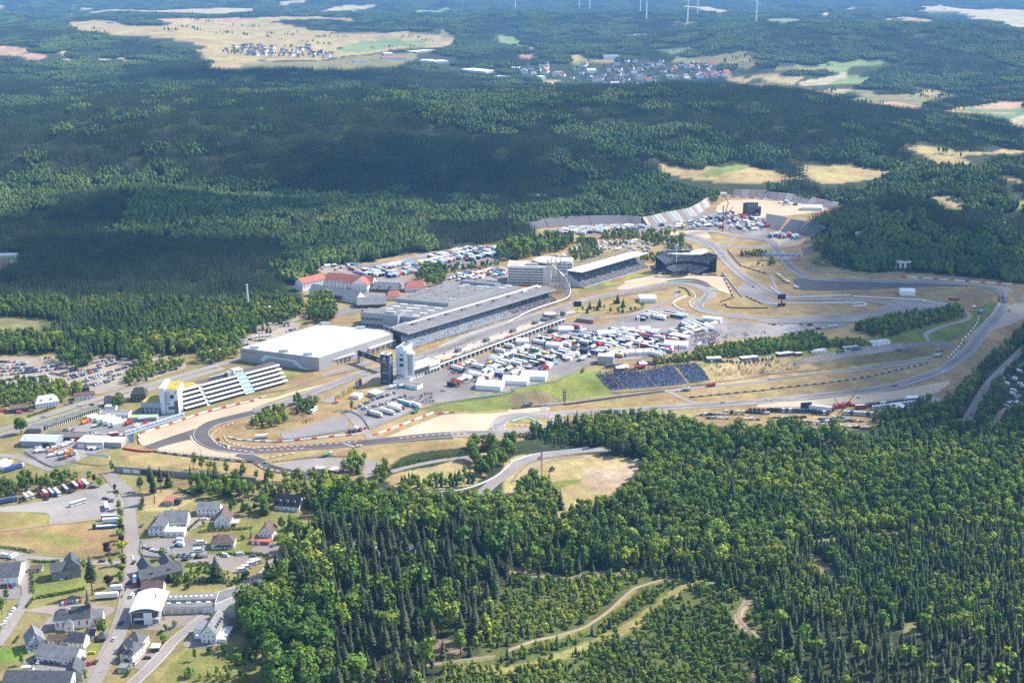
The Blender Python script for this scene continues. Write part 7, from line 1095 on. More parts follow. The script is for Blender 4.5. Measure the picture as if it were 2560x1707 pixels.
def car_parts(c,kind='car'):
 k=(c,kind)
 if k in _vm:return _vm[k]
 L,Wd,h1,h2=(4.4,1.8,.85,1.45)if kind=='car' else(5.3,2.0,1.15,2.05)
 body=MB();body.add(*bev(-L/2,L/2,-Wd/2,Wd/2,.25,h1,.1,.06));body.add(*bev(-L*.30 if kind=='car' else-L*.49,L*.16 if kind=='car' else L*.30,-Wd*.41,Wd*.41,h2-.03,h2,.05,.05))
 gl=MB();gl.add(*bev(-L*.40 if kind=='car' else-L*.495,L*.27 if kind=='car' else L*.40,-Wd*.46,Wd*.46,h1,h2-.03,L*.1 if kind=='car' else.05,.1,L*.12))
 wh=MB();wheel(wh,0,0,.33,.2)
 j=MB();j.add(body.v,body.f,0);j.add(gl.v,gl.f,1);[wheel(j,x,y,.33,.22,2)for x in(-L*.3,L*.31)for y in(-Wd*.46,Wd*.46)]
 _vm[k]=(body.mesh('body',(PAINT[c],)),gl.mesh('window',(GLASS,)),wh.mesh('wheel',(RUB,)),j.mesh('car',(PAINT[c],GLASS,RUB)),L,Wd);return _vm[k]
CARS=[]
def car(p,rz,c,label,group=None,near=False,kind='car'):
 CARS.append((p,rz,c,label,group,near,kind))
def flush_cars():
 z=[float(hgt(*c[0]))for c in CARS];d=[math.hypot(*c[0])for c in CARS];order=sorted(range(len(CARS)),key=lambda i:d[i]);rest={}
 for n,i in enumerate(order):
  p,rz,c,label,group,near,kind=CARS[i];body,gl,wh,j,L,Wd=car_parts(c,kind)
  if n<295:
   if near:
    r0=empty('parked_car' if kind=='car' else 'parked_van',(p[0],p[1],z[i]+.28),rz);tag(r0,label,kind,group);link('body',body,r0);link('window',gl,r0)
    for x in(-L*.3,L*.31):
     for y in(-Wd*.46,Wd*.46):o=link('wheel',wh,r0);o.location=(x,y,0)
   else:
    o=link('parked_car' if kind=='car' else 'parked_van',j);o.location=(p[0],p[1],z[i]+.28);o.rotation_euler=(0,0,rz);tag(o,label,kind,group)
  else:rest.setdefault((c,kind),[]).append((p[0],p[1],z[i]+.28,rz))
 if rest:
  b=MB();mats=[];o=None
  for(c,kind),L_ in rest.items():
   me=car_parts(c,kind)[3];base=len(mats);mats+=list(me.materials)
   vs=[v.co for v in me.vertices];fs=[(tuple(f.vertices),f.material_index)for f in me.polygons]
   for x,y,zz,rz in L_:
    o=o or(x,y,zz);cs,sn=math.cos(rz),math.sin(rz);k=len(b.v);b.v+=[(x+v.x*cs-v.y*sn-o[0],y+v.x*sn+v.y*cs-o[1],zz+v.z-o[2])for v in vs]
    for f,mi in fs:b.f.append(tuple(q+k for q in f));b.mi.append(base+mi)
  ob=b.build('distant_parked_cars',mats);ob.location=o;tag(ob,kind='stuff')
CW=('white','silver','black','grey','blue','red','navy','grey','silver','black','white','yellow','green')
CWW=(16,15,17,14,8,7,9,0,0,0,0,.6,.8)
ORD=('first','second','third','fourth','fifth','sixth','seventh','eighth','ninth','tenth','eleventh','twelfth','thirteenth','fourteenth','fifteenth','sixteenth','seventeenth','eighteenth','nineteenth','twentieth')
rc=random.Random(11)
def head(t,a,b):p,q=ground(*zip(*src(t,[a,b])));return math.atan2(q[1]-p[1],q[0]-p[0])
def row(t,x0,y0,x1,y1,n,turn,where,rown,skip=.08,kinds=('car',),cols=None,near=False):
 a,b=ground(*zip(*src(t,[(x0,y0),(x1,y1)])));h=math.atan2(b[1]-a[1],b[0]-a[0])+turn
 for i in range(n):
  if rc.random()<skip:continue
  k=i/max(1,n-1);p=a+(b-a)*k+np.array((rc.uniform(-.35,.35),rc.uniform(-.4,.4)));c=rc.choice(cols)if cols else rc.choices(CW,CWW)[0];kd=rc.choice(kinds)
  car(p,h+rc.choice((0,math.pi))+rc.uniform(-.06,.06),c,'%s %s, %s along the %s row of the %s'%(c,kd,ORD[min(i,19)],ORD[min(rown,19)],where),'cars in the '+where,near,kd)
W1='wooded dusty car park'
for j,(x0,y0,x1,y1,n)in enumerate(((0,188,240,200,10),(30,218,230,216,9),(0,248,300,246,13),(20,278,340,262,14),(20,312,380,275,15),(60,352,440,318,14),(390,240,530,228,6),(430,268,560,252,6),(440,290,600,322,6),(540,305,700,262,7),(640,345,900,272,11),(650,318,1060,205,17),(740,382,1020,300,12),(800,345,1250,215,18),(830,402,1040,350,9),(880,405,1000,372,6),(900,222,1100,165,9),(1010,330,1250,265,10),(1100,252,1340,190,10),(1190,275,1340,235,6),(830,205,1000,170,7),(1200,300,1300,270,4),(380,160,560,150,6),(820,160,1120,140,10),(1330,200,1440,180,5))):row('A2',x0,y0,x1,y1,n,1.35,W1,j)
for j,a in enumerate(((80,445,250,372,8),(120,405,290,350,8),(90,470,210,440,5),(150,180,360,135,9),(230,200,420,165,8),(560,168,790,158,7),(660,195,760,188,4),(740,265,840,235,5),(300,385,430,385,5),(290,350,520,322,6))):row('H',*a,1.2,'car park behind the white hall',j,kinds=('car',)if j!=9 else('van',),cols=None if j!=9 else('white',))
for j,a in enumerate(((920,612,1060,545,7),(1045,548,1265,478,11),(985,622,1235,560,9),(1215,552,1370,505,7))):row('B2',*a,1.3,'rows beside the lorry lot',j)
for j,a in enumerate(((1800,192,2100,188,11),(2150,196,2340,160,6))):row('C2',*a,1.3,'line below the shrub bank',j)
for j,a in enumerate(((0,155,80,150,5),(650,95,730,80,4),(780,78,850,70,3),(1190,85,1270,70,5),(1560,95,1600,88,2))):row('D2',*a,1.3,'lots of the service tarmac',j)
for j,a in enumerate(((0,735,880,790,26),(330,745,860,735,14),(480,715,850,735,9),(20,705,330,700,9),(600,700,760,712,4),(500,770,900,800,12))):row('D2',*a,.3 if j else 1.3,'lorry field at the wood edge',j,kinds=('car','car','van')if j else('car',))
for j,a in enumerate(((1700,680,1960,670,8),(1800,705,2260,720,9),(2150,650,2340,665,6))):row('C2',*a,.3,'field end beside the trees',j,kinds=('car','van'))
for j,a in enumerate(((2180,590,2300,510,6),(2200,600,2280,560,4),(2180,730,2250,680,5),(2270,755,2330,700,4),(2280,270,2340,215,5),(2160,340,2260,320,3),(1980,730,2050,690,3))):row('D2',*a,1.2,'wooded camp beside the far road',j,kinds=('van','car'),cols=('white','white','grey','silver','green'))
for j,a in enumerate(((590,820,700,810,5),(820,840,950,868,8),(780,848,900,838,5),(1000,860,1150,860,5))):row('A2',*a,1.2,'yard below the hotel',j,near=True)
for j,a in enumerate(((0,692,120,688,4),(0,672,100,668,3))):row('A3',*a,1.5,'yard of the big white hall',j,near=True)
row('A3',20,1050,170,840,8,0,'lane above the churchyard',0,near=True,cols=('white','white','grey','blue','silver','white'));row('A3',575,850,740,820,6,1.4,'paved strip behind the church',0,near=True,cols=('red','grey','white','grey','blue','silver'),skip=0)
row('A3',300,1385,600,1380,6,1.4,'workshop yard',0,near=True,cols=('red','white','white','navy','grey'),skip=0);row('A3',700,1410,880,1390,5,1.2,'workshop yard',1,near=True,skip=0);row('A3',730,1375,760,1350,2,1.2,'workshop yard',2,near=True,skip=0)
row('A3',1330,330,1440,365,4,.2,'camper yard',0,near=True,cols=('grey','silver','white'));row('A3',1540,360,1620,310,3,.2,'camper yard',1,near=True);row('A3',1640,405,1860,402,6,1.4,'gravel strip behind the inn',0,near=True);row('A3',1700,440,1730,440,1,.1,'gravel strip behind the inn',1,near=True,skip=0)
for t,x,y,h,c,lb,kd in(('A3',1230,468,1.5,'black','black car driving up the village street','car'),('A3',1180,655,1.6,'navy','dark car beside the red bus','car'),('A3',1050,1172,1.25,'silver','silver car passing the chestnut tree','car'),('A3',1110,1025,1.3,'navy','dark car by the fire station','car'),('A3',1215,775,1.5,'white','white van parked beside the fire station','van'),('A3',935,457,.2,'navy','dark blue car waiting on the side lane','car'),('A3',735,1422,.1,'white','white car alone near the yard gate','car'),('A3',840,1298,.2,'yellow','yellow sports car on the lawn edge','car'),('A3',905,1188,.1,'black','black car under the garden pavilion','car'),('A3',1350,1345,.2,'black','black car beside the cream villas','car'),('A3',1245,1385,1.4,'white','white camper van by the cream villas','van'),('A3',2205,395,.1,'white','white van, second in the gravel lot','van'),('A3',2070,405,-.4,'white','white van with roof hatches on the gravel lot','van'),('A3',2320,408,.1,'grey','grey car at the edge of the gravel lot','car'),('B3',155,315,.9,'blue','bright blue car by the garage terrace','car'),('B3',215,300,.3,'black','black car by the garage terrace','car'),('B3',375,382,.4,'white','white car parked beside the winding road','car'),('B3',655,310,.2,'navy','dark car before the spruce houses','car'),('B3',505,240,.8,'silver','silver car on the winding road by the wood','car'),('A3',1880,70,.1,'white','white car in the drive of the gabled house','car'),('A3',1960,68,.8,'black','black car in the drive of the gabled house','car'),('A3',1610,145,.1,'white','white car under the guesthouse wall','car'),('A3',1690,132,.4,'black','black car under the guesthouse wall','car'),('A3',1305,128,1.4,'grey','grey car beside the street corner house','car'),('A2',730,592,.45,'white','white car driving on the main road','car'),('A2',845,585,.45,'black','black car driving on the main road','car'),('A2',400,695,.45,'silver','silver car driving on the main road below the houses','car'),('A2',1985,243,.45,'white','white car on the main road behind the hotel','car'),('A2',30,640,1.2,'red','red van by the brown barn','van'),('A2',180,655,.1,'pink','pink van in front of the brown barn','van'),('A2',290,640,.3,'pink','pink car beside the white hipped house','car'),('A2',610,582,.4,'silver','silver car outside the white hipped house','car'),('A2',650,568,.4,'navy','dark car outside the white hipped house','car'),('A2',195,1470,1.2,'black','black car between lorries on the stone lot','car'),('A2',420,1455,.2,'black','black car beside the buses','car'),('A2',665,1380,1.2,'black','black van beside the red coaches','van'),('A2',965,1445,.1,'black','black car at the lot edge','car'),('A2',1020,1470,.1,'grey','grey car at the lot edge','car'),('A2',845,1340,.3,'blue','blue car at the end of the bus row','car'),('A2',340,980,.1,'white','white car outside the grey workshop','car'),('C2',1525,455,1.3,'white','white car on the service road crossing','car'),('D2',1865,672,1.1,'navy','dark car on the far road through the trees','car'),('D1',1165,985,.2,'silver','silver car near the shed row','car'),('B2',1005,800,1.2,'red','red car on the lorry lot link road','car'),('B2',1825,245,.1,'silver','silver car on the open paddock tarmac','car'),('B2',1875,290,.1,'black','black van on the open paddock tarmac','van'),('B2',1720,455,.1,'silver','silver car near the green bank corner','car')):car(w1(t,x,y),h,c,lb,None,True,kd)
for j,(x,y,c,kd)in enumerate(((55,1417,'black','car'),(130,1420,'white','car'),(305,1415,'grey','car'),(385,1418,'black','van'),(405,1465,'white','van'),(460,1455,'black','van'),(510,1452,'white','car'),(570,1440,'white','van'),(620,1432,'white','van'),(165,1500,'white','van'),(230,1488,'white','van'),(285,1478,'white','van'))):car(w1('D1',x,y),.15,c,'%s %s, %s of the line at the paddock edge'%(c,kd,ORD[j]),'vehicles at the paddock edge',False,kd)
flush_cars()
def lorry_parts(cb,ct,L=13.6,H=3.9,roof='white',kind='lorry'):
 k=(cb,ct,L,H,roof,kind)
 if k in _vm:return _vm[k]
 t=MB();t.box(-L/2,L/2,-1.25,1.25,1.0,H,mi=0);t.box(-L/2+.05,L/2-.05,-1.2,1.2,H+.003,H+.08,mi=1);t.box(-L/2,L/2,-.9,.9,.6,.99,mi=2)
 c=MB();c.add(*bev(L/2+.5,L/2+2.7,-1.22,1.22,.6,3.4,.1,.08,.35));g=MB();g.add([(L/2+2.72,-1.05,1.75),(L/2+2.72,1.05,1.75),(L/2+2.55,1.0,2.75),(L/2+2.55,-1.0,2.75)],[(0,1,2,3)]);g.box(L/2+1.5,L/2+2.3,-1.24,-1.2,1.8,2.6);g.box(L/2+1.5,L/2+2.3,1.2,1.24,1.8,2.6)
 w=MB();[wheel(w,x,y,.5,.3)for x in(-L*.36,-L*.27,-L*.18,L*.42,L/2+1.9)for y in(-1.1,1.1)]
 _vm[k]=(t.mesh('trailer',(PAINT[ct],PAINT[roof],RUB)),c.mesh('cab',(PAINT[cb],)),g.mesh('windscreen',(GLASS,)),w.mesh('wheels',(RUB,)));return _vm[k]
LABEL=set()
def uniq(l):
 if l in LABEL:
  for w in(' again',):pass
 LABEL.add(l);return l
def lorry(p,rz,cb,ct,label,group=None,L=13.6,H=3.9,cab=True,roof='white'):
 a=lorry_parts(cb,ct,L,H,roof);r0=empty(('lorry' if L>7 else 'box_truck')if cab else 'trailer_unit',(p[0],p[1],float(hgt(*p))+.2),rz);tag(r0,label,'lorry' if cab else 'trailer',group);link('trailer',a[0],r0)
 if cab:c=link('cab',a[1],r0);link('windscreen',a[2],c)
 tag(link('wheel_set',a[3],r0),kind='stuff');return r0
def coach(p,rz,c,label,group=None,roof=None,L=12.0):
 k=('coach',c,roof,L)
 if k not in _vm:
  b=MB();b.box(-L/2,L/2,-1.27,1.27,.4,1.6,mi=0);b.box(-L/2,L/2,-1.27,1.27,2.6,3.15,mi=0);b.box(-L/2+.4,L/2-.4,-1.1,1.1,3.16,3.25,mi=1);g=MB();g.box(-L/2+.06,L/2+.02,-1.24,1.24,1.61,2.59);w=MB();[wheel(w,x,y,.5,.3)for x in(-L*.25,L*.3)for y in(-1.15,1.15)];u=MB();u.box(-1.2,.6,-.6,.6,3.26,3.45)
  _vm[k]=(b.mesh('body',(PAINT[c],PAINT[roof or 'white'])),g.mesh('window_band',(GLASS,)),w.mesh('wheels',(RUB,)),u.mesh('roof_hatch',(UNIT,)))
 a=_vm[k];r0=empty('coach',(p[0],p[1],float(hgt(*p))+.2),rz);tag(r0,label,'bus',group)
 for n,m in zip(('body','window_band','wheel_set','roof_hatch'),a):tag(link(n,m,r0),kind='stuff' if n=='wheel_set' else None)
def camper(p,rz,label,group=None,c='white',near=True):
 k=('camper',c)
 if k not in _vm:
  b=MB();b.add(*bev(-3.3,2.0,-1.1,1.1,.45,2.85,.15,.1,.3));b.add(*bev(2.0,3.4,-1.0,1.0,.45,1.6,0,.05,.3));g=MB();g.add([(2.05,-1.0,1.62),(2.9,-.95,1.62),(2.9,.95,1.62),(2.05,1.0,1.62),(1.9,-.95,2.2),(1.9,.95,2.2)],[(1,2,5,4),(0,1,4),(2,3,5)]);g.box(-2.4,2.0,-1.13,-1.08,1.6,2.1);w=MB();[wheel(w,x,y,.36,.25)for x in(-2,2.4)for y in(-1,1)]
  _vm[k]=(b.mesh('body',(PAINT[c],)),g.mesh('window',(GLASS,)),w.mesh('wheels',(RUB,)))
 a=_vm[k];r0=empty('camper',(p[0],p[1],float(hgt(*p))+.2),rz);tag(r0,label,'camper',group)
 for n,m in zip(('body','glazing','wheel_set'),a[:3 if near else 2]):tag(link(n,m,r0),kind='stuff' if n=='wheel_set' else None)
def tent(p,rz,L,Wd,H,rh,c,label,group=None,wall=True,roofc=None,name='marquee'):
 k=('tent',L,Wd,H,rh,c,wall,roofc)
 if k not in _vm:
  r=MB();r.add([(-L/2,-Wd/2,H),(L/2,-Wd/2,H),(L/2,0,H+rh),(-L/2,0,H+rh),(-L/2,Wd/2,H),(L/2,Wd/2,H)],[(0,1,2,3),(3,2,5,4),(0,3,4),(1,5,2)])
  w=MB();w.box(-L/2+.1,L/2-.1,-Wd/2+.1,Wd/2-.1,-.1,H-.02)if wall else[w.box(x-.08,x+.08,y-.08,y+.08,-.1,H)for x in np.linspace(-L/2+.2,L/2-.2,4)for y in(-Wd/2+.2,Wd/2-.2)]
  _vm[k]=(r.mesh('canopy',(CLOTHM[roofc or c],)),w.mesh('side_wall' if wall else 'pole',(CLOTHM[c]if wall else STEEL,)))
 a=_vm[k];r0=empty(name,(p[0],p[1],float(hgt(*p))+.15),rz);tag(r0,label,'tent',group);link('canopy',a[0],r0);link('side_wall' if wall else 'pole',a[1],r0)
def pagoda(p,rz,s,c,label,group=None):
 k=('pagoda',s,c)
 if k not in _vm:
  b=MB();h=s/2;b.add([(-h,-h,2.4),(h,-h,2.4),(h,h,2.4),(-h,h,2.4),(-h*.35,-h*.35,3.4),(h*.35,-h*.35,3.4),(h*.35,h*.35,3.4),(-h*.35,h*.35,3.4),(0,0,5.0)],[(0,1,5,4),(1,2,6,5),(2,3,7,6),(3,0,4,7),(4,5,8),(5,6,8),(6,7,8),(7,4,8)]);w=MB();[w.box(x-.08,x+.08,y-.08,y+.08,-.1,2.4)for x in(-h+.1,h-.1)for y in(-h+.1,h-.1)];w.box(-h*.6,h*.6,-h*.2,h*.5,0,1.1)
  _vm[k]=(b.mesh('canopy',(CLOTHM[c],)),w.mesh('frame',(STEEL,)))
 a=_vm[k];r0=empty('pagoda_tent',(p[0],p[1],float(hgt(*p))+.15),rz);tag(r0,label,'tent',group);link('canopy',a[0],r0);link('frame',a[1],r0)
def L1(fn,t,a,b,*args,**kw):
 p,q=ground(*zip(*src(t,[a,b])));fn((p+q)/2,math.atan2(q[1]-p[1],q[0]-p[0]),*args,**kw)
for x,y,c,rf,lb in((600,1365,'grey','silver','grey coach with a pale roof, beside the black van'),(690,1335,'red','white','red coach with a white roof in the bus row'),(735,1322,'red','red','all red coach in the bus row'),(785,1318,'white','white','white coach at the end of the bus row'),(470,1400,'blue','silver','blue grey coach with a pale roof in the bus row'),(525,1398,'white','white','white coach beside the blue grey one')):coach(w1('A2',x,y),head('A2',(600,1330),(660,1390)),c,lb,None,rf)
L1(coach,'A2',(650,1515),(785,1475),'white','white city bus alone on the stone lot');L1(coach,'A2',(970,1490),(985,1568),'white','white coach parked at the edge of the stone lot');L1(coach,'A3',(1243,612),(1238,690),'red','red bus with a white roof on the village street',None,'white');L1(coach,'B2',(505,665),(560,620),'white','white coach beside the hairpin grove',None,'white')
L1(lorry,'A2',(-40,1500),(110,1470),'blue','blue','blue articulated lorry at the edge of the stone lot',roof='grey');L1(lorry,'A2',(50,1200),(190,1160),'white','blue','blue lorry with a white cab below the road',roof='blue');L1(lorry,'A2',(-50,1190),(60,1110),'white','white','white lorry beside the blue lorry');L1(lorry,'A2',(20,1190),(100,1130),'yellow','white','white lorry with a yellow cab below the road')
for a,b_,c,ct,lb in(((215,1415),(260,1460),'cream','cream','cream box lorry on the stone lot'),((255,1405),(300,1440),'cream','cream','second cream box lorry close behind the first'),((345,1390),(390,1430),'red','black','red cabbed black lorry by the coaches'),((395,1390),(435,1425),'red','white','white box lorry with a red cab by the coaches')):L1(lorry,'A2',a,b_,c,ct,lb,L=6.5,H=3.4,roof=ct)
L1(lorry,'A3',(880,800),(1090,785),'white','white','long white trailer with a blue stripe behind the church',cab=False);L1(lorry,'A3',(1030,725),(1110,718),'white','white','short white trailer under the copper trees',cab=False,L=7);L1(lorry,'A3',(1060,140),(900,150),'navy','teal','low car transporter with a dark cab on the dry field',H=2.0);L1(lorry,'A3',(960,105),(1060,100),'white','white','white race lorry beside the tree row',L=10);L1(lorry,'A3',(950,75),(1050,70),'white','blue','blue and white box trailer beside the tree row',L=10,cab=False)
for t,x,y,h,lb in(('A3',1650,310,2.9,'white camper with a dark windscreen in the camper yard'),('A3',1645,272,3.0,'white camper behind the first in the camper yard'),('A3',1850,295,.1,'white caravan in the corner of the camper yard'),('A3',1820,365,.25,'white caravan at the camper yard wall'),('A3',2260,520,.35,'white camper, first in the row beside the winding road'),('A3',2310,490,.35,'white camper, second in the row beside the winding road'),('A3',2340,465,.35,'white camper, third in the row beside the winding road'),('A3',2225,545,.3,'white caravan nearest the hedge on the gravel lot'),('B3',15,470,.5,'white camper at the verge above the winding road'),('A3',50,415,-.2,'white camper on the lane by the big hall'),('A3',130,415,1.2,'white van like camper on the lane by the big hall'),('A3',255,1455,.1,'white box van among the workshop cars')):camper(w1(t,x,y),h,lb)
for i,(x,y,c,ct)in enumerate(((340,1015,'white','white'),(400,1015,'white','silver'),(465,1020,'orange','orange'),(470,1055,'white','white'),(560,1040,'white','white'),(500,985,'white','white'),(580,965,'white','white'),(630,945,'white','white'),(560,1085,'orange','grey'),(620,1030,'orange','orange'),(660,1050,'white','grey'),(830,990,'white','white'),(870,990,'orange','white'),(700,915,'red','red'))):lorry(w1('A2',x,y),head('A2',(420,1055),(560,1010))+rc.uniform(-.4,.4),c,ct,'%s tipper with a %s body, %s in the contractors yard'%(c,ct,ORD[i]),'vehicles of the contractors yard',L=4.6,H=2.4,roof=ct)
for i,(x,y)in enumerate(((880,720),(935,730),(990,745),(1030,760),(1080,775),(960,715),(1010,725),(1060,740),(1110,755),(850,710))):tent(w1('A2',x,y),head('A2',(840,740),(960,715))+.0,9.5,5,3,1.2,'white' if i%4 else 'cream','%s market tent, %s in the cluster below the hotel'%('white' if i%4 else 'cream',ORD[i]),'market tents below the hotel')
L1(lorry,'A2',(765,720),(880,690),'yellow','yellow','yellow container behind the white market tents',cab=False,L=11,H=3,roof='yellow');L1(lorry,'A2',(745,765),(800,745),'orange','orange','orange box lorry beside the market tents',L=5,H=3,roof='orange');L1(lorry,'A2',(1150,775),(1200,755),'red','red','red box lorry at the end of the market tents',L=5,H=3,roof='red');L1(lorry,'A2',(840,790),(900,780),'green','green','green flatbed lorry before the market tents',L=5,H=1.6,roof='cream');L1(lorry,'A2',(1010,870),(1080,860),'white','red','red and white box trailer in the yard',L=7,H=3,cab=False);pagoda(w1('A2',1340,770),.3,5,'red','red pavilion tent behind the advertising wall');pagoda(w1('A2',1255,790),.3,5,'cream','cream pavilion tent behind the advertising wall');tent(w1('A2',1320,725),.2,9,6,3,1,'grey','grey awning before the green roofed pavilion',roofc='silver',wall=False)
for a,b_,c,ct,lb in(((1185,705),(1020,660),'grey','cream','grey brown lorry nearest the lot gate'),((1100,630),(1290,680),'white','white','long white race lorry beside the grey brown one'),((1180,600),(1350,650),'white','white','white race lorry third from the gate'),((1200,585),(1370,630),'red','white','white race lorry with a red cab in the lot'),((1280,555),(1440,600),'white','teal','green and white hospitality lorry at the lot corner'),((1490,610),(1440,590),'white','white','short white trailer by the bank fence')):L1(lorry,'B2',a,b_,c,ct,lb,roof='white')
for a,b_,lb,ct in(((1200,440),(1290,425),'white box van by the low annexe','white'),((1310,430),(1370,420),'white and green van by the low annexe','teal')):L1(lorry,'B2',a,b_,'white',ct,lb,L=5,H=3)
TX['K']=(1100,860,2352/360)
for a,b_,Wd,H,rh,lb in(((640,700),(1000,725),17,4.5,3,'big white marquee with an open gable above the green bank'),((1060,620),(1420,640),15,4,3,'big white marquee second along the bank edge'),((1400,545),(1680,560),17,4.5,3,'big white marquee third along the bank edge')):L1(tent,'K',a,b_,24,Wd,H,rh,'white',lb)
for t,x,y,L,Wd,h,lb in(('Q',735,960,16,12,0,'white marquee with flags near the pit building end'),('Q',1155,1000,20,12,.2,'white marquee in the centre of the paddock'),('Q',1890,1115,24,16,-.2,'double white marquee at the paddock rim'),('Q',1480,1200,34,9,.15,'long white marquee beside the yellow flags'),('Q',280,1085,13,10,0,'white marquee near the pit garages'),('Q',610,1125,16,9,-.3,'low white marquee between lorries'),('Q',1560,960,12,8,0,'white dining tent by the restaurant rows')):tent(w1(t,x,y),h,L,Wd,3.6,2.2,'white',lb)
BIGT=[w1('K',820,715),w1('K',1240,630),w1('K',1540,555),w1('K',820,690),w1('K',1240,600),w1('K',1540,520)]+[w1('Q',*p)for p in((735,960),(1155,1000),(1890,1115),(1480,1200),(280,1085),(610,1125),(1560,960),(1100,860),(1900,880))]
def fill(poly,du,dv,ang,kinds,where,seed,jit=.25,avoid=(),keep=1.0,rows_of=None,near=True):
 r=random.Random(seed);P_=wpts(poly);cs,sn=math.cos(ang),math.sin(ang);U=P_[:,0]*cs+P_[:,1]*sn;V=-P_[:,0]*sn+P_[:,1]*cs;n=0
 vs=np.arange(V.min()+dv*.5,V.max(),dv)
 for iv,v in enumerate(vs[::-1]):
  iu=0
  for u_ in np.arange(U.min()+du*.5,U.max(),du):
   uu,vv=u_+r.uniform(-jit,jit)*du,v+r.uniform(-jit,jit)*dv*.5;p=np.array((uu*cs-vv*sn,uu*sn+vv*cs))
   if not pip(p[:1],p[1:],P_)[0]or r.random()>keep or any(np.hypot(*(p-a))<14 for a in avoid):continue
   iu+=1;n+=1;kd=r.choices([k for k,_ in kinds],[w for _,w in kinds])[0];pos='%s in %s row of the %s'%(ORD[min(iu-1,19)],ORD[min(iv,19)],where);g='vehicles and tents of the '+where
   a=ang+math.pi/2+r.choice((0,math.pi))+r.uniform(-.06,.06)
   if kd=='lorry':
    ct=r.choices(('white','silver','cream','red','blue','teal','black','yellow','grey','navy','orange','green'),(34,9,7,8,8,5,6,4,7,5,3,3))[0];cb=r.choice(('white','white','blue','red',ct,'black'));L=r.choice((8.5,11.5,13.6)if near else(11.5,13.6));lorry(p,a,cb,ct,'%s lorry, %s cab, %s'%(ct,cb,pos),g,L,r.uniform(3.5,4.1)if False else 3.9,r.random()<.72,r.choice(('white','white','silver',ct)))
   elif kd=='tent':c=r.choices(('white','cream','blue','red','grey'),(58,12,8,8,6))[0];tent(p,a+r.choice((0,math.pi/2)),r.choice((6,8,10)),r.choice((5,6)),2.8,1.3,c,'%s team awning, %s'%(c,pos),g,wall=r.random()<.55)
   elif kd=='pagoda':c=r.choices(('white','cream','teal','red','blue','yellow','green'),(60,8,5,6,5,4,1))[0];pagoda(p,a,r.choice((4,5,5)),c,'%s pointed tent, %s'%(c,pos),g)
   elif kd=='camper':camper(p,a+r.uniform(-.4,.4),'white camper, %s'%pos,g,'white' if r.random()<.9 else 'cream',near)
   elif kd=='coach':c=r.choice(('white','silver','black','yellow'));coach(p,a,c,'%s coach, %s'%(c,pos),g,'white')
 return n
PK=STRZ
nl=fill('Q -60,1290 20,1170 300,1080 700,930 800,900 1000,960 1300,960 1650,1000 1850,1020 2000,1080 1900,1160 1700,1230 1300,1240 1040,1250 | K 1900,330 1700,480 1300,520 1000,560 560,620 300,720 60,690 400,500 700,330 450,300 300,380 100,560 60,520',5.9,13.2,PK,(('lorry',.5),('tent',.27),('pagoda',.18),('coach',.05)),'paddock',21,.3,BIGT,.93)
fill('Q 1380,830 1530,760 1640,790 2020,780 2000,830 1880,850 1700,840 1600,900 1450,860',5.2,15,PK,(('lorry',.7),('coach',.3)),'upper paddock tarmac',22,.2,(),.55);fill('Q 1850,970 1960,900 2300,860 2340,900 2080,1000 1900,1010',7,11,PK-.3,(('lorry',.6),('tent',.4)),'paddock corner by the loop',23,.2);fill('Q 1300,950 1700,960 1680,1000 1320,990',6.5,7,.1,(('pagoda',.8),('tent',.2)),'dining rows of the paddock',24)
fill('B1 1070,892 1250,868 1420,850 1800,800 1790,845 1480,880 1250,905 1080,912',4.2,15,PK-.15,(('lorry',1),),'lorry park behind the boulevard',31,.1,(),.93);fill('B1 870,905 1080,925 1300,915 1650,880 1480,940 1250,985 960,965',4.6,15,PK-.15,(('lorry',.9),('tent',.1)),'lorry rows nearer the boulevard',32,.15,(),.9);fill('B1 1560,830 1700,750 1900,710 2230,715 2220,775 1950,825 1800,850 1650,840',4.4,15,PK-.1,(('lorry',1),),'lorry field before the spruces',33,.12,(),.92)
fill('B1 1740,975 1950,935 2280,905 2290,960 1900,1015 1760,1005',7.5,12,PK,(('pagoda',.4),('tent',.35),('lorry',.25)),'fair by the white hotel',34);fill('B1 460,830 620,795 920,825 935,885 720,920 560,900',8.5,9,.3,(('camper',.8),('tent',.2)),'camp beside the dark wood',35,.3,(),.75)
fill('C1 380,560 520,535 760,520 1190,510 1195,535 900,560 700,585 450,590',4.4,15,.95,(('lorry',1),),'lorry rows below the grey terrace',36,.1,(),.85);fill('C1 1320,520 1480,480 1700,460 1860,405 1990,360 2110,420 2350,450 2350,520 2200,560 2000,535 1800,520 1450,530',8.5,15,.2,(('lorry',.6),('tent',.22),('pagoda',.18)),'stadium paddock',37,.3,(),.62);fill('D1 0,590 60,583 275,600 270,622 20,612',4.6,15,.1,(('lorry',1),),'line under the dark terrace',38,.1);fill('D1 80,290 300,295 320,350 200,340',9,12,.2,(('pagoda',.5),('lorry',.5)),'stadium sand',39,.2,(),.6)
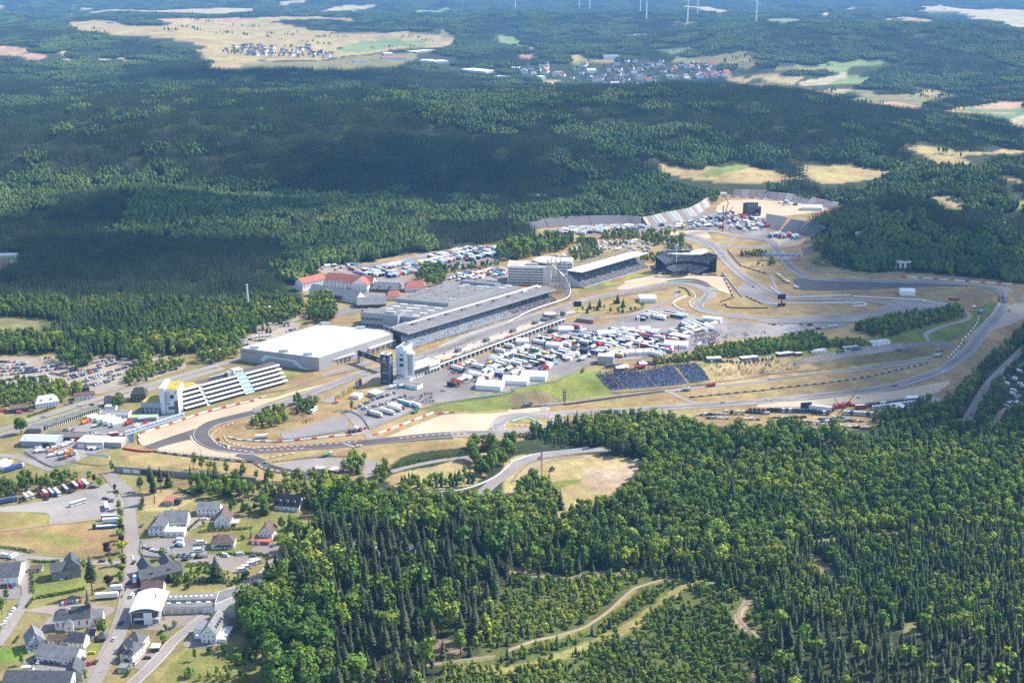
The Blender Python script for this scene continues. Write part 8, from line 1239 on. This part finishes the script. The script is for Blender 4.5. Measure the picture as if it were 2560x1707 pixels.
fill('C1 470,750 560,705 700,660 1000,640 1250,655 1300,700 1240,745 1000,735 800,735 600,760 560,800 400,790',8.2,10.5,.5,(('camper',.9),('tent',.1)),'caravan field behind the stand',41,.35,(),.72,near=False);fill('C1 980,345 1100,330 1180,295 1400,268 1430,285 1320,350 1180,375 1000,360',9,12,.4,(('camper',1),),'caravan clearing in the woods',42,.3,(),.85,near=False);fill('D1 1560,265 1700,245 1800,270 1700,290',11,11,.3,(('camper',1),),'camp below the wooded hill',43,.3,(),.7,near=False);fill('D2 2150,400 2350,180 2350,330 2330,620 2200,620',9,14,.9,(('camper',1),),'camp beside the far road',44,.35,(),.5,near=False);fill('D1 610,690 690,655 700,670 640,720',6,8,.7,(('camper',1),),'road bend by the bridge',45,.2,(),.9,near=False);fill('D1 630,745 720,770 760,810 700,800',7,8,.9,(('camper',1),),'lay-by below the knoll',46,.2,(),.9,near=False)
def tractors(a,b_,n,cols,where,gr,t='D2'):
 p0,p1=ground(*zip(*src(t,[a,b_])))
 for i in range(n):
  p=p0+(p1-p0)*(i/(n-1));c=rc.choice(cols);r0=empty('tractor_unit',(p[0],p[1],float(hgt(*p))+.2),-1.35+rc.uniform(-.05,.05));tag(r0,'%s lorry tractor, %s of the %s'%(c,ORD[min(i,19)],where),'lorry',gr)
  k=('tractor',c)
  if k not in _vm:
   b=MB();b.add(*bev(.2,2.5,-1.22,1.22,.6,3.7,.1,.08,.3));f=MB();f.box(-3.2,.19,-.5,.5,.7,1.1);[wheel(f,x,y,.5,.3)for x in(-2.3,1.6)for y in(-1.05,1.05)];g=MB();g.add([(2.52,-1.05,1.8),(2.52,1.05,1.8),(2.36,1,2.9),(2.36,-1,2.9)],[(0,1,2,3)]);_vm[k]=(b.mesh('cab',(PAINT[c],)),f.mesh('chassis',(RUB,)),g.mesh('windscreen',(GLASS,)))
  c_=link('cab',_vm[k][0],r0);link('chassis',_vm[k][1],r0);link('windscreen',_vm[k][2],c_)
tractors((10,640),(380,650),13,('blue','navy','white','blue','red'),'front line at the wood edge','tractors of the front line');tractors((410,660),(540,668),5,('navy','white'),'short front line at the wood edge','tractors of the front line');tractors((700,665),(940,680),9,('white','white','blue'),'white line before the trees','tractors of the white line');tractors((880,600),(1400,545),18,('navy','grey','white','black'),'rear line beside the gravel','tractors of the rear line');tractors((960,620),(1340,570),13,('white','silver','white'),'second rear line beside the gravel','tractors of the rear line');tractors((2180,640),(2340,645),5,('red','navy','blue'),'line beside the low shrubs','tractors of the front line','C2');tractors((1960,660),(2120,665),4,('navy','white','cream'),'line end beside the camper','tractors of the front line','C2')
L1(lorry,'D2',(400,620),(555,635),'blue','white','long white hospitality trailer among the tractors',L=20);L1(lorry,'D2',(310,620),(385,615),'navy','black','tall black show trailer among the tractors',L=10,H=6,roof='black');L1(lorry,'D2',(800,620),(880,615),'red','red','red box lorry beside the crane',L=9,roof='white');L1(lorry,'D2',(590,620),(700,600),'red','red','red recovery lorry under the crane',L=11,H=3,roof='red');pagoda(w1('D2',1190,610),.3,14,'white','large white star shaped tent among the tractors');tent(w1('D2',1320,540),.1,12,7,3.5,1,'white','white flat tent at the head of the tractor lines')
L1(lorry,'D1',(180,1240),(60,1250),'white','black','black screen lorry on the loop',L=10,H=3.4,roof='black');p=w1('D1',122,1225);rt=empty('video_screen',(*p,0));tag(rt,'black video screen on a mast on the shaded loop','screen');b=MB();b.box(-4.5,4.5,-.4,.4,6,12);b.build('panel',BLACK,rt);b=MB();b.box(-.6,.6,-.35,.35,-1,5.99);b.build('mast',DKW,rt)
for t,a,b_,c,ct,L,H,lb in(('D1',(1635,1180),(1750,1190),'red','red',9,2.6,'red fire engine on the shaded infield'),('D1',(1870,1270),(1910,1250),'red','white',4,2.6,'red and white ambulance by the bend'),('D1',(1930,1310),(1965,1300),'teal','teal',4,3,'teal box van by the inner bend'),('C2',(1775,415),(1850,410),'red','red',6,2.6,'red rescue lorry on the dry grass'),('C2',(1565,450),(1610,450),'white','silver',5,2.8,'pale box van at the service crossing'),('D2',(1525,145),(1580,135),'teal','silver',6,3,'teal lorry at the service crossing below the bend'),('C2',(105,600),(160,590),'grey','grey',6,3,'grey container van at the foot of the green bank'),('B2',(840,830),(900,835),'grey','grey',5,2.6,'grey van inside the hairpin lot'),('B2',(890,800),(960,825),'red','white',6,2.6,'red and white rescue van at the link road'),('B2',(0,890),(75,885),'white','white',8,3,'white trailer with dark lettering inside the hairpin'),('B2',(600,1065),(680,1050),'white','green',6,2.4,'dark green lorry with a white cab on the inner lot'),('B2',(1435,665),(1470,650),'green','green',3,2,'green tractor at the foot of the bank'),('C1',(1500,1120),(1525,1118),'silver','silver',3.5,1.8,'silver safety car on the pit exit'),('D1',(1380,885),(1430,885),'red','red',6,2.4,'red lorry beside the lorry garage'),('C2',(1130,250),(1190,245),'red','red',8,2.8,'red container behind the blue seats'),('C2',(830,245),(1015,230),'red','grey',16,3.4,'grey lorry behind the blue seats'),('C2',(1120,205),(1300,210),'red','grey',14,3.2,'grey trailer with a red cab above the blue seats')):L1(lorry,t,a,b_,c,ct,lb,L=L,H=H,roof=ct)
for x,y in((1030,245),(990,255),(1200,215)):pagoda(w1('C2',x,y),.1,8,'white','white canopy behind the blue seats, %s'%{1030:'beside the grey lorry',990:'at the fence',1200:'by the red container'}[x])
for i,(x,y,c)in enumerate(((103,968,'white'),(128,990,'yellow'),(155,1015,'yellow'),(188,1030,'white'),(265,1080,'white'))):lorry(w1('D1',x,y),2.2,c,c,'%s recovery lorry, %s of the line on the dry wedge'%(c,ORD[i]),'recovery lorries on the dry wedge',L=4.5,H=2.2,roof=c)
p=w1('Q',2150,1105);rt=empty('jet_aircraft',(*p,float(hgt(*p))+.2),-.35);tag(rt,'white jet aircraft standing at the paddock rim','aircraft');b=MB();b.add([(-7,0,2),(-6,-.8,1.4),(-6,.8,1.4),(-6,0,2.6),(5,-.8,1.5),(5,.8,1.5),(5,0,2.7),(9,0,1.9)],[(0,2,1),(0,1,3),(0,3,2),(1,2,5,4),(1,4,6,3),(2,3,6,5),(4,5,7),(4,7,6),(5,6,7)]);b.build('fuselage',PAINT['white'],rt);b=MB();b.add([(-3,-5.5,1.7),(-1,-5.5,1.7),(2,0,1.75),(-3,0,1.75),(-1,5.5,1.7),(-3,5.5,1.7),(-3,0,1.9),(2,0,1.9)],[(0,1,7,6),(6,7,4,5),(0,3,2,1),(3,5,4,2)]);b.build('wing',PAINT['white'],rt);b=MB();b.add([(-7,-.05,2),(-4.5,-.05,2.4),(-6,-.05,4.6),(-7,-.05,4.6),(-7,.05,2),(-4.5,.05,2.4),(-6,.05,4.6),(-7,.05,4.6)],[(0,1,2,3),(7,6,5,4),(1,5,6,2),(2,6,7,3)]);b.build('tail_fin',PAINT['red'],rt)
def racer(t,x,y,x2,y2,c,lb):
 p,q=ground(*zip(*src(t,[(x,y),(x2,y2)])));r0=empty('race_car',(p[0],p[1],float(hgt(*p))+.5),math.atan2(q[1]-p[1],q[0]-p[0]));tag(r0,lb,'race car');b=MB();b.add(*bev(-2.3,2.3,-.95,.95,.12,.75,.25,.1,.6));b.add(*bev(-1.2,.7,-.7,.7,.75,1.2,.5,.15,.5));b.build('body',PAINT[c],r0);g=MB();g.add(*bev(-.9,.95,-.72,.72,.76,1.12,.3,.1,.5));g.build('window',GLASS,r0);w=MB();w.box(-2.45,-2.1,-.9,.9,1.15,1.22);w.box(-2.35,-2.2,-.6,-.5,.7,1.15);w.box(-2.35,-2.2,.5,.6,.7,1.15);w.build('rear_wing',PAINT['black'],r0)
 for x_ in(-1.4,1.5):
  for y_ in(-.85,.85):b=MB();wheel(b,x_,y_,.34,.28);b.build('wheel',RUB,r0)
for a in(('A2',2010,900,2060,930,'red','red race car turning in the hairpin'),('A2',2085,965,2150,985,'grey','grey race car following the hairpin outside line'),('B2',945,962,1000,958,'white','white race car leaving the hairpin exit line'),('B2',85,1115,60,1100,'green','green race car entering the old loop'),('B2',410,1222,380,1212,'yellow','yellow race car on the old loop link'),('C2',1930,565,1870,572,'teal','teal race car on the lower straight'),('C2',255,1072,220,1085,'red','red race car in the woodland bend'),('C1',1718,1205,1712,1225,'white','white race car first of two between the first bends'),('C1',1708,1225,1702,1245,'cream','pale race car close behind the white one'),('C1',2215,1068,2180,1040,'blue','blue race car climbing to the stadium'),('D1',2170,1178,2140,1220,'white','white race car in the fast shaded bend'),('D2',1160,412,1100,422,'navy','dark race car entering the lower straight')):racer(*a)
def flag(p,h,c,lb,gr,rz=.5):
 r0=empty('banner_flag',(p[0],p[1],float(hgt(*p))+.1),rz);tag(r0,lb,'flag',gr);b=MB();b.bar((0,0,0),(0,0,h),.05);b.build('pole',STEEL,r0);b=MB();b.box(.06,1.3,-.03,.03,h*.15,h*.98);b.build('cloth',CLOTHM[c],r0)
for i,(x,y)in enumerate(((1375,1215),(1392,1205),(1410,1195),(1428,1188),(1465,1150),(1480,1140),(1495,1130),(1535,1110),(1550,1100),(1565,1092),(1580,1085),(1600,1075),(1640,1025))):flag(w1('H',x,y),6.5,'yellow','yellow banner flag, %s along the paddock entrance'%ORD[i],'yellow flags at the paddock entrance')
for i,(x,y,c)in enumerate(((1660,1015,'blue'),(1672,1010,'white'),(1690,1000,'red'),(1705,992,'red'),(1718,985,'red'))):flag(w1('H',x,y),7,c,'%s banner flag, %s beyond the yellow flags'%(c,ORD[i]),None)
for i,(x,y,c)in enumerate(((1455,1230,'yellow'),(1545,1222,'yellow'),(1625,1212,'yellow'),(1500,1170,'yellow'),(1215,1190,'yellow'),(1772,1200,'pink'),(1820,1195,'pink'),(1865,1190,'pink'),(1908,1185,'pink'),(1320,930,'white'),(1480,890,'white'),(1498,890,'white'),(580,960,'red'),(345,1080,'red'),(1010,1040,'blue'))):flag(w1('Q',x,y),9,c,'%s banner flag, %s of those standing in the paddock'%(c,ORD[i]),None)
pagoda(w1('H',1400,1215),.3,4,'pink','bright pink pavilion under the yellow flags')
for i,(t,x,y,h)in enumerate((('A2',1095,1280,24),('A2',1597,1300,18),('A2',1340,1100,12),('A2',240,970,8),('A2',1850,1120,12),('A2',2110,1130,12),('B2',870,1050,10),('B2',75,1240,12),('B2',1990,970,8),('A3',580,750,10),('A3',1050,1440,8),('A3',90,1060,7),('B3',625,240,9),('D1',620,1090,12),('D1',1488,900,12),('D1',580,1400,12),('D1',1545,1250,9),('D2',985,60,12),('C2',1410,240,10),('C2',435,560,8),('A3',800,420,7),('A3',320,380,7))):
 p=w1(t,x,y);r0=empty('lamp_post',(*p,float(hgt(*p))));tag(r0,'%s metal lamp post, %s'%(('tall' if h>10 else 'short'),('on the slope below the bridge','below the bridge piers','on the bridge edge','in the contractors yard','behind the hairpin gravel','at the end of the hairpin gravel','on the grass beside the inner lot','beside the old loop turn','on the dry grass strip','in the walled lawn','beside the flat garage','on the churchyard lane','by the spruce houses','on the dark run off','by the lorry garage','at the paddock car line','inside the white wall','on the service tarmac','behind the blue seats','beside the green timing board','at the dry field edge','at the lane bend')[i]),'lamp post');b=MB();b.bar((0,0,-.5),(0,0,h),.14,n=6);b.build('pole',STEEL,r0);b=MB();b.box(-.9,.9,-.25,.25,h,h+.25);b.build('lamp_head',UNIT,r0)
def walkers(poly,n,seed):
 r=random.Random(seed);P_=wpts(poly);lo,hi=P_.min(0),P_.max(0);out=[]
 while len(out)<n:
  x,y=r.uniform(lo[0],hi[0]),r.uniform(lo[1],hi[1])
  if not pip(np.array([x]),np.array([y]),P_)[0]:continue
  for _ in range(r.choice((1,1,2,3,5))):a,b_=x+r.gauss(0,1.5),y+r.gauss(0,1.5);out.append((a,b_,float(hgt(a,b_))+.2))
 crowd('crowd',out,None,1.75)
walkers('Q -60,1290 20,1170 300,1080 700,930 800,900 1000,960 1300,960 1650,1000 1850,1020 2000,1080 1900,1160 1700,1230 1300,1240 1040,1250 | K 1900,330 1700,480 1300,520 1000,560 560,620 300,720 60,690',2300,51);walkers('K 60,700 300,560 100,400 300,300 620,330 300,520',160,52);walkers('B2 1280,540 1600,470 1650,560 1500,570',110,53);walkers('C2 1750,215 2350,170 2350,300 1900,330',160,54);walkers('D2 0,170 220,190 330,250 0,290',70,55);walkers('C2 780,290 1690,195 1690,205 780,305',240,56);walkers('Q 2050,1010 2352,960 2352,1090 2150,1100',260,57);walkers('B1 1740,975 2280,905 2290,960 1900,1015',150,58);walkers('B2 420,730 500,720 500,740 430,750',16,59);walkers('A2 530,700 700,620 900,560 900,600 600,720',14,60);walkers('C1 1500,1568 1900,1420 2350,1490 2350,1568',120,61);walkers('C1 1330,520 1860,405 2110,420 2350,450 2350,560',420,62)
# ---------------------------------------------------------------- loose trees, hedges and groves of the village and the circuit
def hedge(s,w,h,label,m='hedge'):
 q,L=resample(smooth(wpts(s),False,4),.9);r=random.Random(len(q));nn=normals2(q);tb=TB();o=(q[0][0],q[0][1],float(hgt(*q[0])))
 for(x,y),n in zip(q,nn):
  z=float(hgt(x,y))-o[2]
  for _ in range(9):
   f=r.uniform(-.5,.5)*w;zz=z+r.uniform(.1,1)*h;a=r.random()*6.28;s_=r.uniform(.4,.7);px,py=x+n[0]*f-o[0]+r.uniform(-.4,.4),y+n[1]*f-o[1]+r.uniform(-.4,.4);u=Vector((math.cos(a),math.sin(a),r.uniform(-.4,.4)))*s_;v=Vector((-math.sin(a)*.5,math.cos(a)*.5,r.uniform(.5,.9)))*s_;p=Vector((px,py,zz));tb.face((p-u,p-v,p+u,p+v),r.random())
 ob=link('hedge',tb.mesh('hedge',LM[m]));ob.location=o;tag(ob,label,'hedge')
for s,w,h,lb in(('A3 285,560 292,650 305,740',1.6,2.2,'bright clipped hedge on the lane side of the walled lawn'),('A3 335,792 500,765 660,735 775,705',1.6,2,'long dark hedge below the walled lawn'),('A3 300,455 420,458 545,452',1.3,1.6,'low hedge behind the barn'),('A3 240,880 300,800',1.4,1.6,'short hedge beside the churchyard lane'),('A3 1712,500 1890,480 1900,520',1.8,2.2,'square hedge beside the inn garden'),('A3 1830,185 2050,170 2310,150',1.6,1.8,'dark hedge below the white gabled house'),('A3 2000,392 2180,388 2400,385',1.4,1.5,'hedge along the gravel lot'),('A3 1490,640 1700,640 2200,650',2.4,2.4,'thick hedge behind the fire station'),('A3 -20,325 120,340 290,370',3,1.6,'scrubby hedge along the dry field'),('A3 1720,170 1830,70',1.2,1.3,'sunny clipped hedge beside the guesthouse'),('A2 1300,1540 1310,1440',1.6,2.2,'hedge beside the street by the shed'),('A2 1640,1360 1790,1420',1.6,2,'hedge behind the red roofed shed'),('A2 260,690 380,650 510,605',1.5,1.4,'low hedge before the white hipped house'),('B2 1285,1150 1600,1085 1960,1030 2350,905',5,3.2,'long thick hedge above the woodland service road'),('C2 0,895 250,835 560,760 900,715 1100,700 1480,700',4,3.5,'tall hedge between the lower straight and the wood'),('B3 -20,395 110,395',1.3,1.4,'hedge beside the garage terrace'),('A3 130,1200 170,1150',1.2,1.2,'short hedge in the graveyard'),('C3 0,10 1,12',.5,.5,'')):
 if lb:hedge(s,w,h,lb)
def tree(kind,t,x,y,h,label,wd=1.0):
 p=w1(t,x,y);nm=NOMH[kind];i=rc.randrange(len(TREES[kind]));me,tm,_=TREES[kind][i];s=h/nm;r0=empty(kind if kind!='tall_spruce' else 'spruce_tree',(p[0],p[1],float(hgt(*p))),rc.random()*6.28);r0.scale=(s*wd,s*wd,s);tag(r0,label,'bush' if kind=='bush' else 'tree');link('crown',me,r0);link('trunk',tm,r0)
B_,Y_,S_,C_,U_='broadleaf_tree','young_tree','spruce_tree','copper_tree','bush'
for k,t,x,y,h,wd,lb in((Y_,'A3',1110,40,8,1.3,'green street tree nearest the car transporter'),(Y_,'A3',1105,125,8,1.3,'green street tree second from the dry field top'),(C_,'A3',1118,200,8,1,'dark red street tree, the upper one of the row'),(Y_,'A3',1112,255,8,1.3,'green street tree below the upper red one'),(C_,'A3',1115,290,7,1,'dark red street tree between two green ones'),(Y_,'A3',1120,370,9,1.5,'largest green street tree of the row'),(C_,'A3',992,395,10,.9,'dark red tree standing in the dry field corner'),(Y_,'A3',1022,495,8,1,'slim pale tree on the small lawn'),(Y_,'A3',1130,478,8,1.3,'green street tree at the lane junction'),(C_,'A3',1140,490,6,.9,'small dark red tree under the junction tree'),(Y_,'A3',1125,570,8,1.3,'green street tree beside the red bus, upper'),(Y_,'A3',1115,645,9,1.3,'green street tree beside the red bus, lower'),(C_,'A3',1000,690,9,1.1,'broad dark red tree by the short trailer'),('tall_spruce','A3',850,760,28,1.25,'very tall dark spruce behind the church'),(Y_,'A3',775,530,8,1.2,'bright green tree against the barn'),('shade_tree','A3',945,1130,12,.9,'round chestnut tree beside the church'),(B_,'A3',60,830,10,.9,'round tree at the yard of the white hall'),(B_,'A3',20,935,12,.9,'large round tree above the lane cars'),(Y_,'A3',1495,430,9,1.4,'light green tree beside the camper yard'),(Y_,'A3',1585,475,8,1.2,'light green tree behind the inn'),(S_,'A3',1985,620,17,1.7,'broad dark spruce in the inn garden'),(U_,'A3',1735,700,4.5,.9,'round bush behind the fire station wing'),(Y_,'A3',1605,1060,5.5,1.4,'round bright tree in the fire station yard, large'),(Y_,'A3',1522,1090,5,1.1,'thin bright tree in the fire station yard'),(Y_,'A3',1505,1190,6,1.5,'round bright tree at the road railing'),(Y_,'A3',1945,975,5,1.3,'small round tree behind the dormered house'),(U_,'A3',1480,1115,3,.8,'small bush at the yard corner'),(B_,'A3',1790,1360,8,.8,'dark round tree in the lower garden'),(Y_,'A3',2060,1290,7,1.2,'open fruit tree below the long house'),(Y_,'A3',2180,1400,8,1.4,'fruit tree in the middle of the lower garden'),(U_,'A3',1740,1510,5,1.3,'wide round bush at the lower garden edge'),(U_,'A3',1930,1290,4,1.2,'bushy garden shrub beside the shed'),(B_,'A3',2100,1560,7,1.2,'bushy tree at the bottom of the garden'),(Y_,'A3',2300,1340,8,1.2,'fruit tree under the beech edge'),(U_,'A3',1170,1500,3.5,.9,'bright round bush by the flat garage'),(S_,'A3',1190,1460,6,.8,'small dark conifer by the flat garage'),(U_,'A3',1165,1375,3,.9,'bush against the cream villa'),(S_,'A3',2305,235,8,.55,'slim dark cypress in the sloping garden'),(Y_,'A3',1870,125,5,1,'small tree on the garden lawn'),(U_,'A3',2230,250,3.5,1,'shrub on the sloping garden'),(Y_,'A3',1570,640,6,1.2,'tree behind the old brown roof'),(Y_,'A3',1640,660,6,1.2,'leafy tree in the inn courtyard'),(Y_,'A3',2160,660,6,1.2,'tree at the bend of the winding road'),(U_,'A3',2250,610,5,1.2,'bright bush at the road bend'),(U_,'A3',1825,545,4,1,'bright shrub by the inn parasol'),(B_,'A3',200,1400,8,.9,'leafy tree beside the workshop yard'),(B_,'A3',790,1560,9,.8,'tree beside the dark gabled outbuilding'),('shade_tree','A2',195,850,16,1,'large round tree beside the main road'),('shade_tree','A2',1090,635,17,1,'great round tree covering the dark house'),(Y_,'A2',820,1270,8,1.1,'light tree above the bus row'),(C_,'A2',870,1290,7,.8,'dark red tree above the bus row'),(Y_,'A2',918,1330,9,1.2,'tall light tree at the street corner'),(C_,'A2',1055,1370,6,.8,'small dark red tree at the top of the street'),(Y_,'A2',1072,1440,7,1.1,'green tree at the top of the street'),(Y_,'A2',1095,1540,8,1.3,'green tree beside the lone white coach'),(B_,'A2',1030,1200,11,.8,'round tree against the bridge wall'),('tall_spruce','A2',1420,1480,24,1.2,'tall spruce beside the red roofed shed'),('tall_spruce','A2',1390,1380,23,1.3,'tallest spruce before the bridge'),('tall_spruce','A2',1480,1380,21,1.3,'spruce close to the tallest before the bridge'),(B_,'A2',1290,1370,13,1,'leafy tree below the bridge sign'),(S_,'A2',1550,1330,14,1.3,'broad conifer at the bridge pier'),(S_,'A2',1750,1250,12,.8,'slim conifer against the bridge'),(B_,'B2',880,640,11,.9,'lone tree at the paddock entrance'),(B_,'B2',130,700,9,.8,'tree in the hairpin grove, upper'),('tall_spruce','C2',2010,1500,24,1,'lone tall pale spruce standing above the young wood'),('shade_tree','B2',2060,1230,15,1,'large round tree at the woodland bend'),('shade_tree','B2',2160,1180,14,1,'second round tree at the woodland bend'),(U_,'C2',370,1185,4,1,'single bush on the dry meadow'),(U_,'C2',652,280,4,1,'single bush behind the paddock fence')):tree(k,t,x,y,h,lb,wd)
for i,(x,y,h)in enumerate(((650,1300,8),(690,1305,8),(715,1270,10),(750,1295,8),(785,1280,9),(805,1250,12),(845,1280,8),(970,1215,12),(1020,1250,11),(935,1230,7),(1015,1300,8))):tree(S_ if i%3 else B_,'C1',x,y,h,'%s tree, %s of those on the dry island by the pits'%('conical' if i%3 else 'round',ORD[i]),1.3 if i%3 else.8)
for i,(x,y,h)in enumerate(((905,1305,7),(975,1305,7),(1090,1290,6),(1130,1285,6),(1195,1270,8))):tree(Y_,'C1',x,y,h,'leafy small tree, %s along the island edge'%ORD[i],1.3)
bpy.context.view_layer.update();_dg=bpy.context.evaluated_depsgraph_get()
for o in TEXTS:
 me=bpy.data.meshes.new_from_object(o.evaluated_get(_dg));n=link('lettering',me,o.parent);n.matrix_local=o.matrix_local;bpy.data.objects.remove(o)
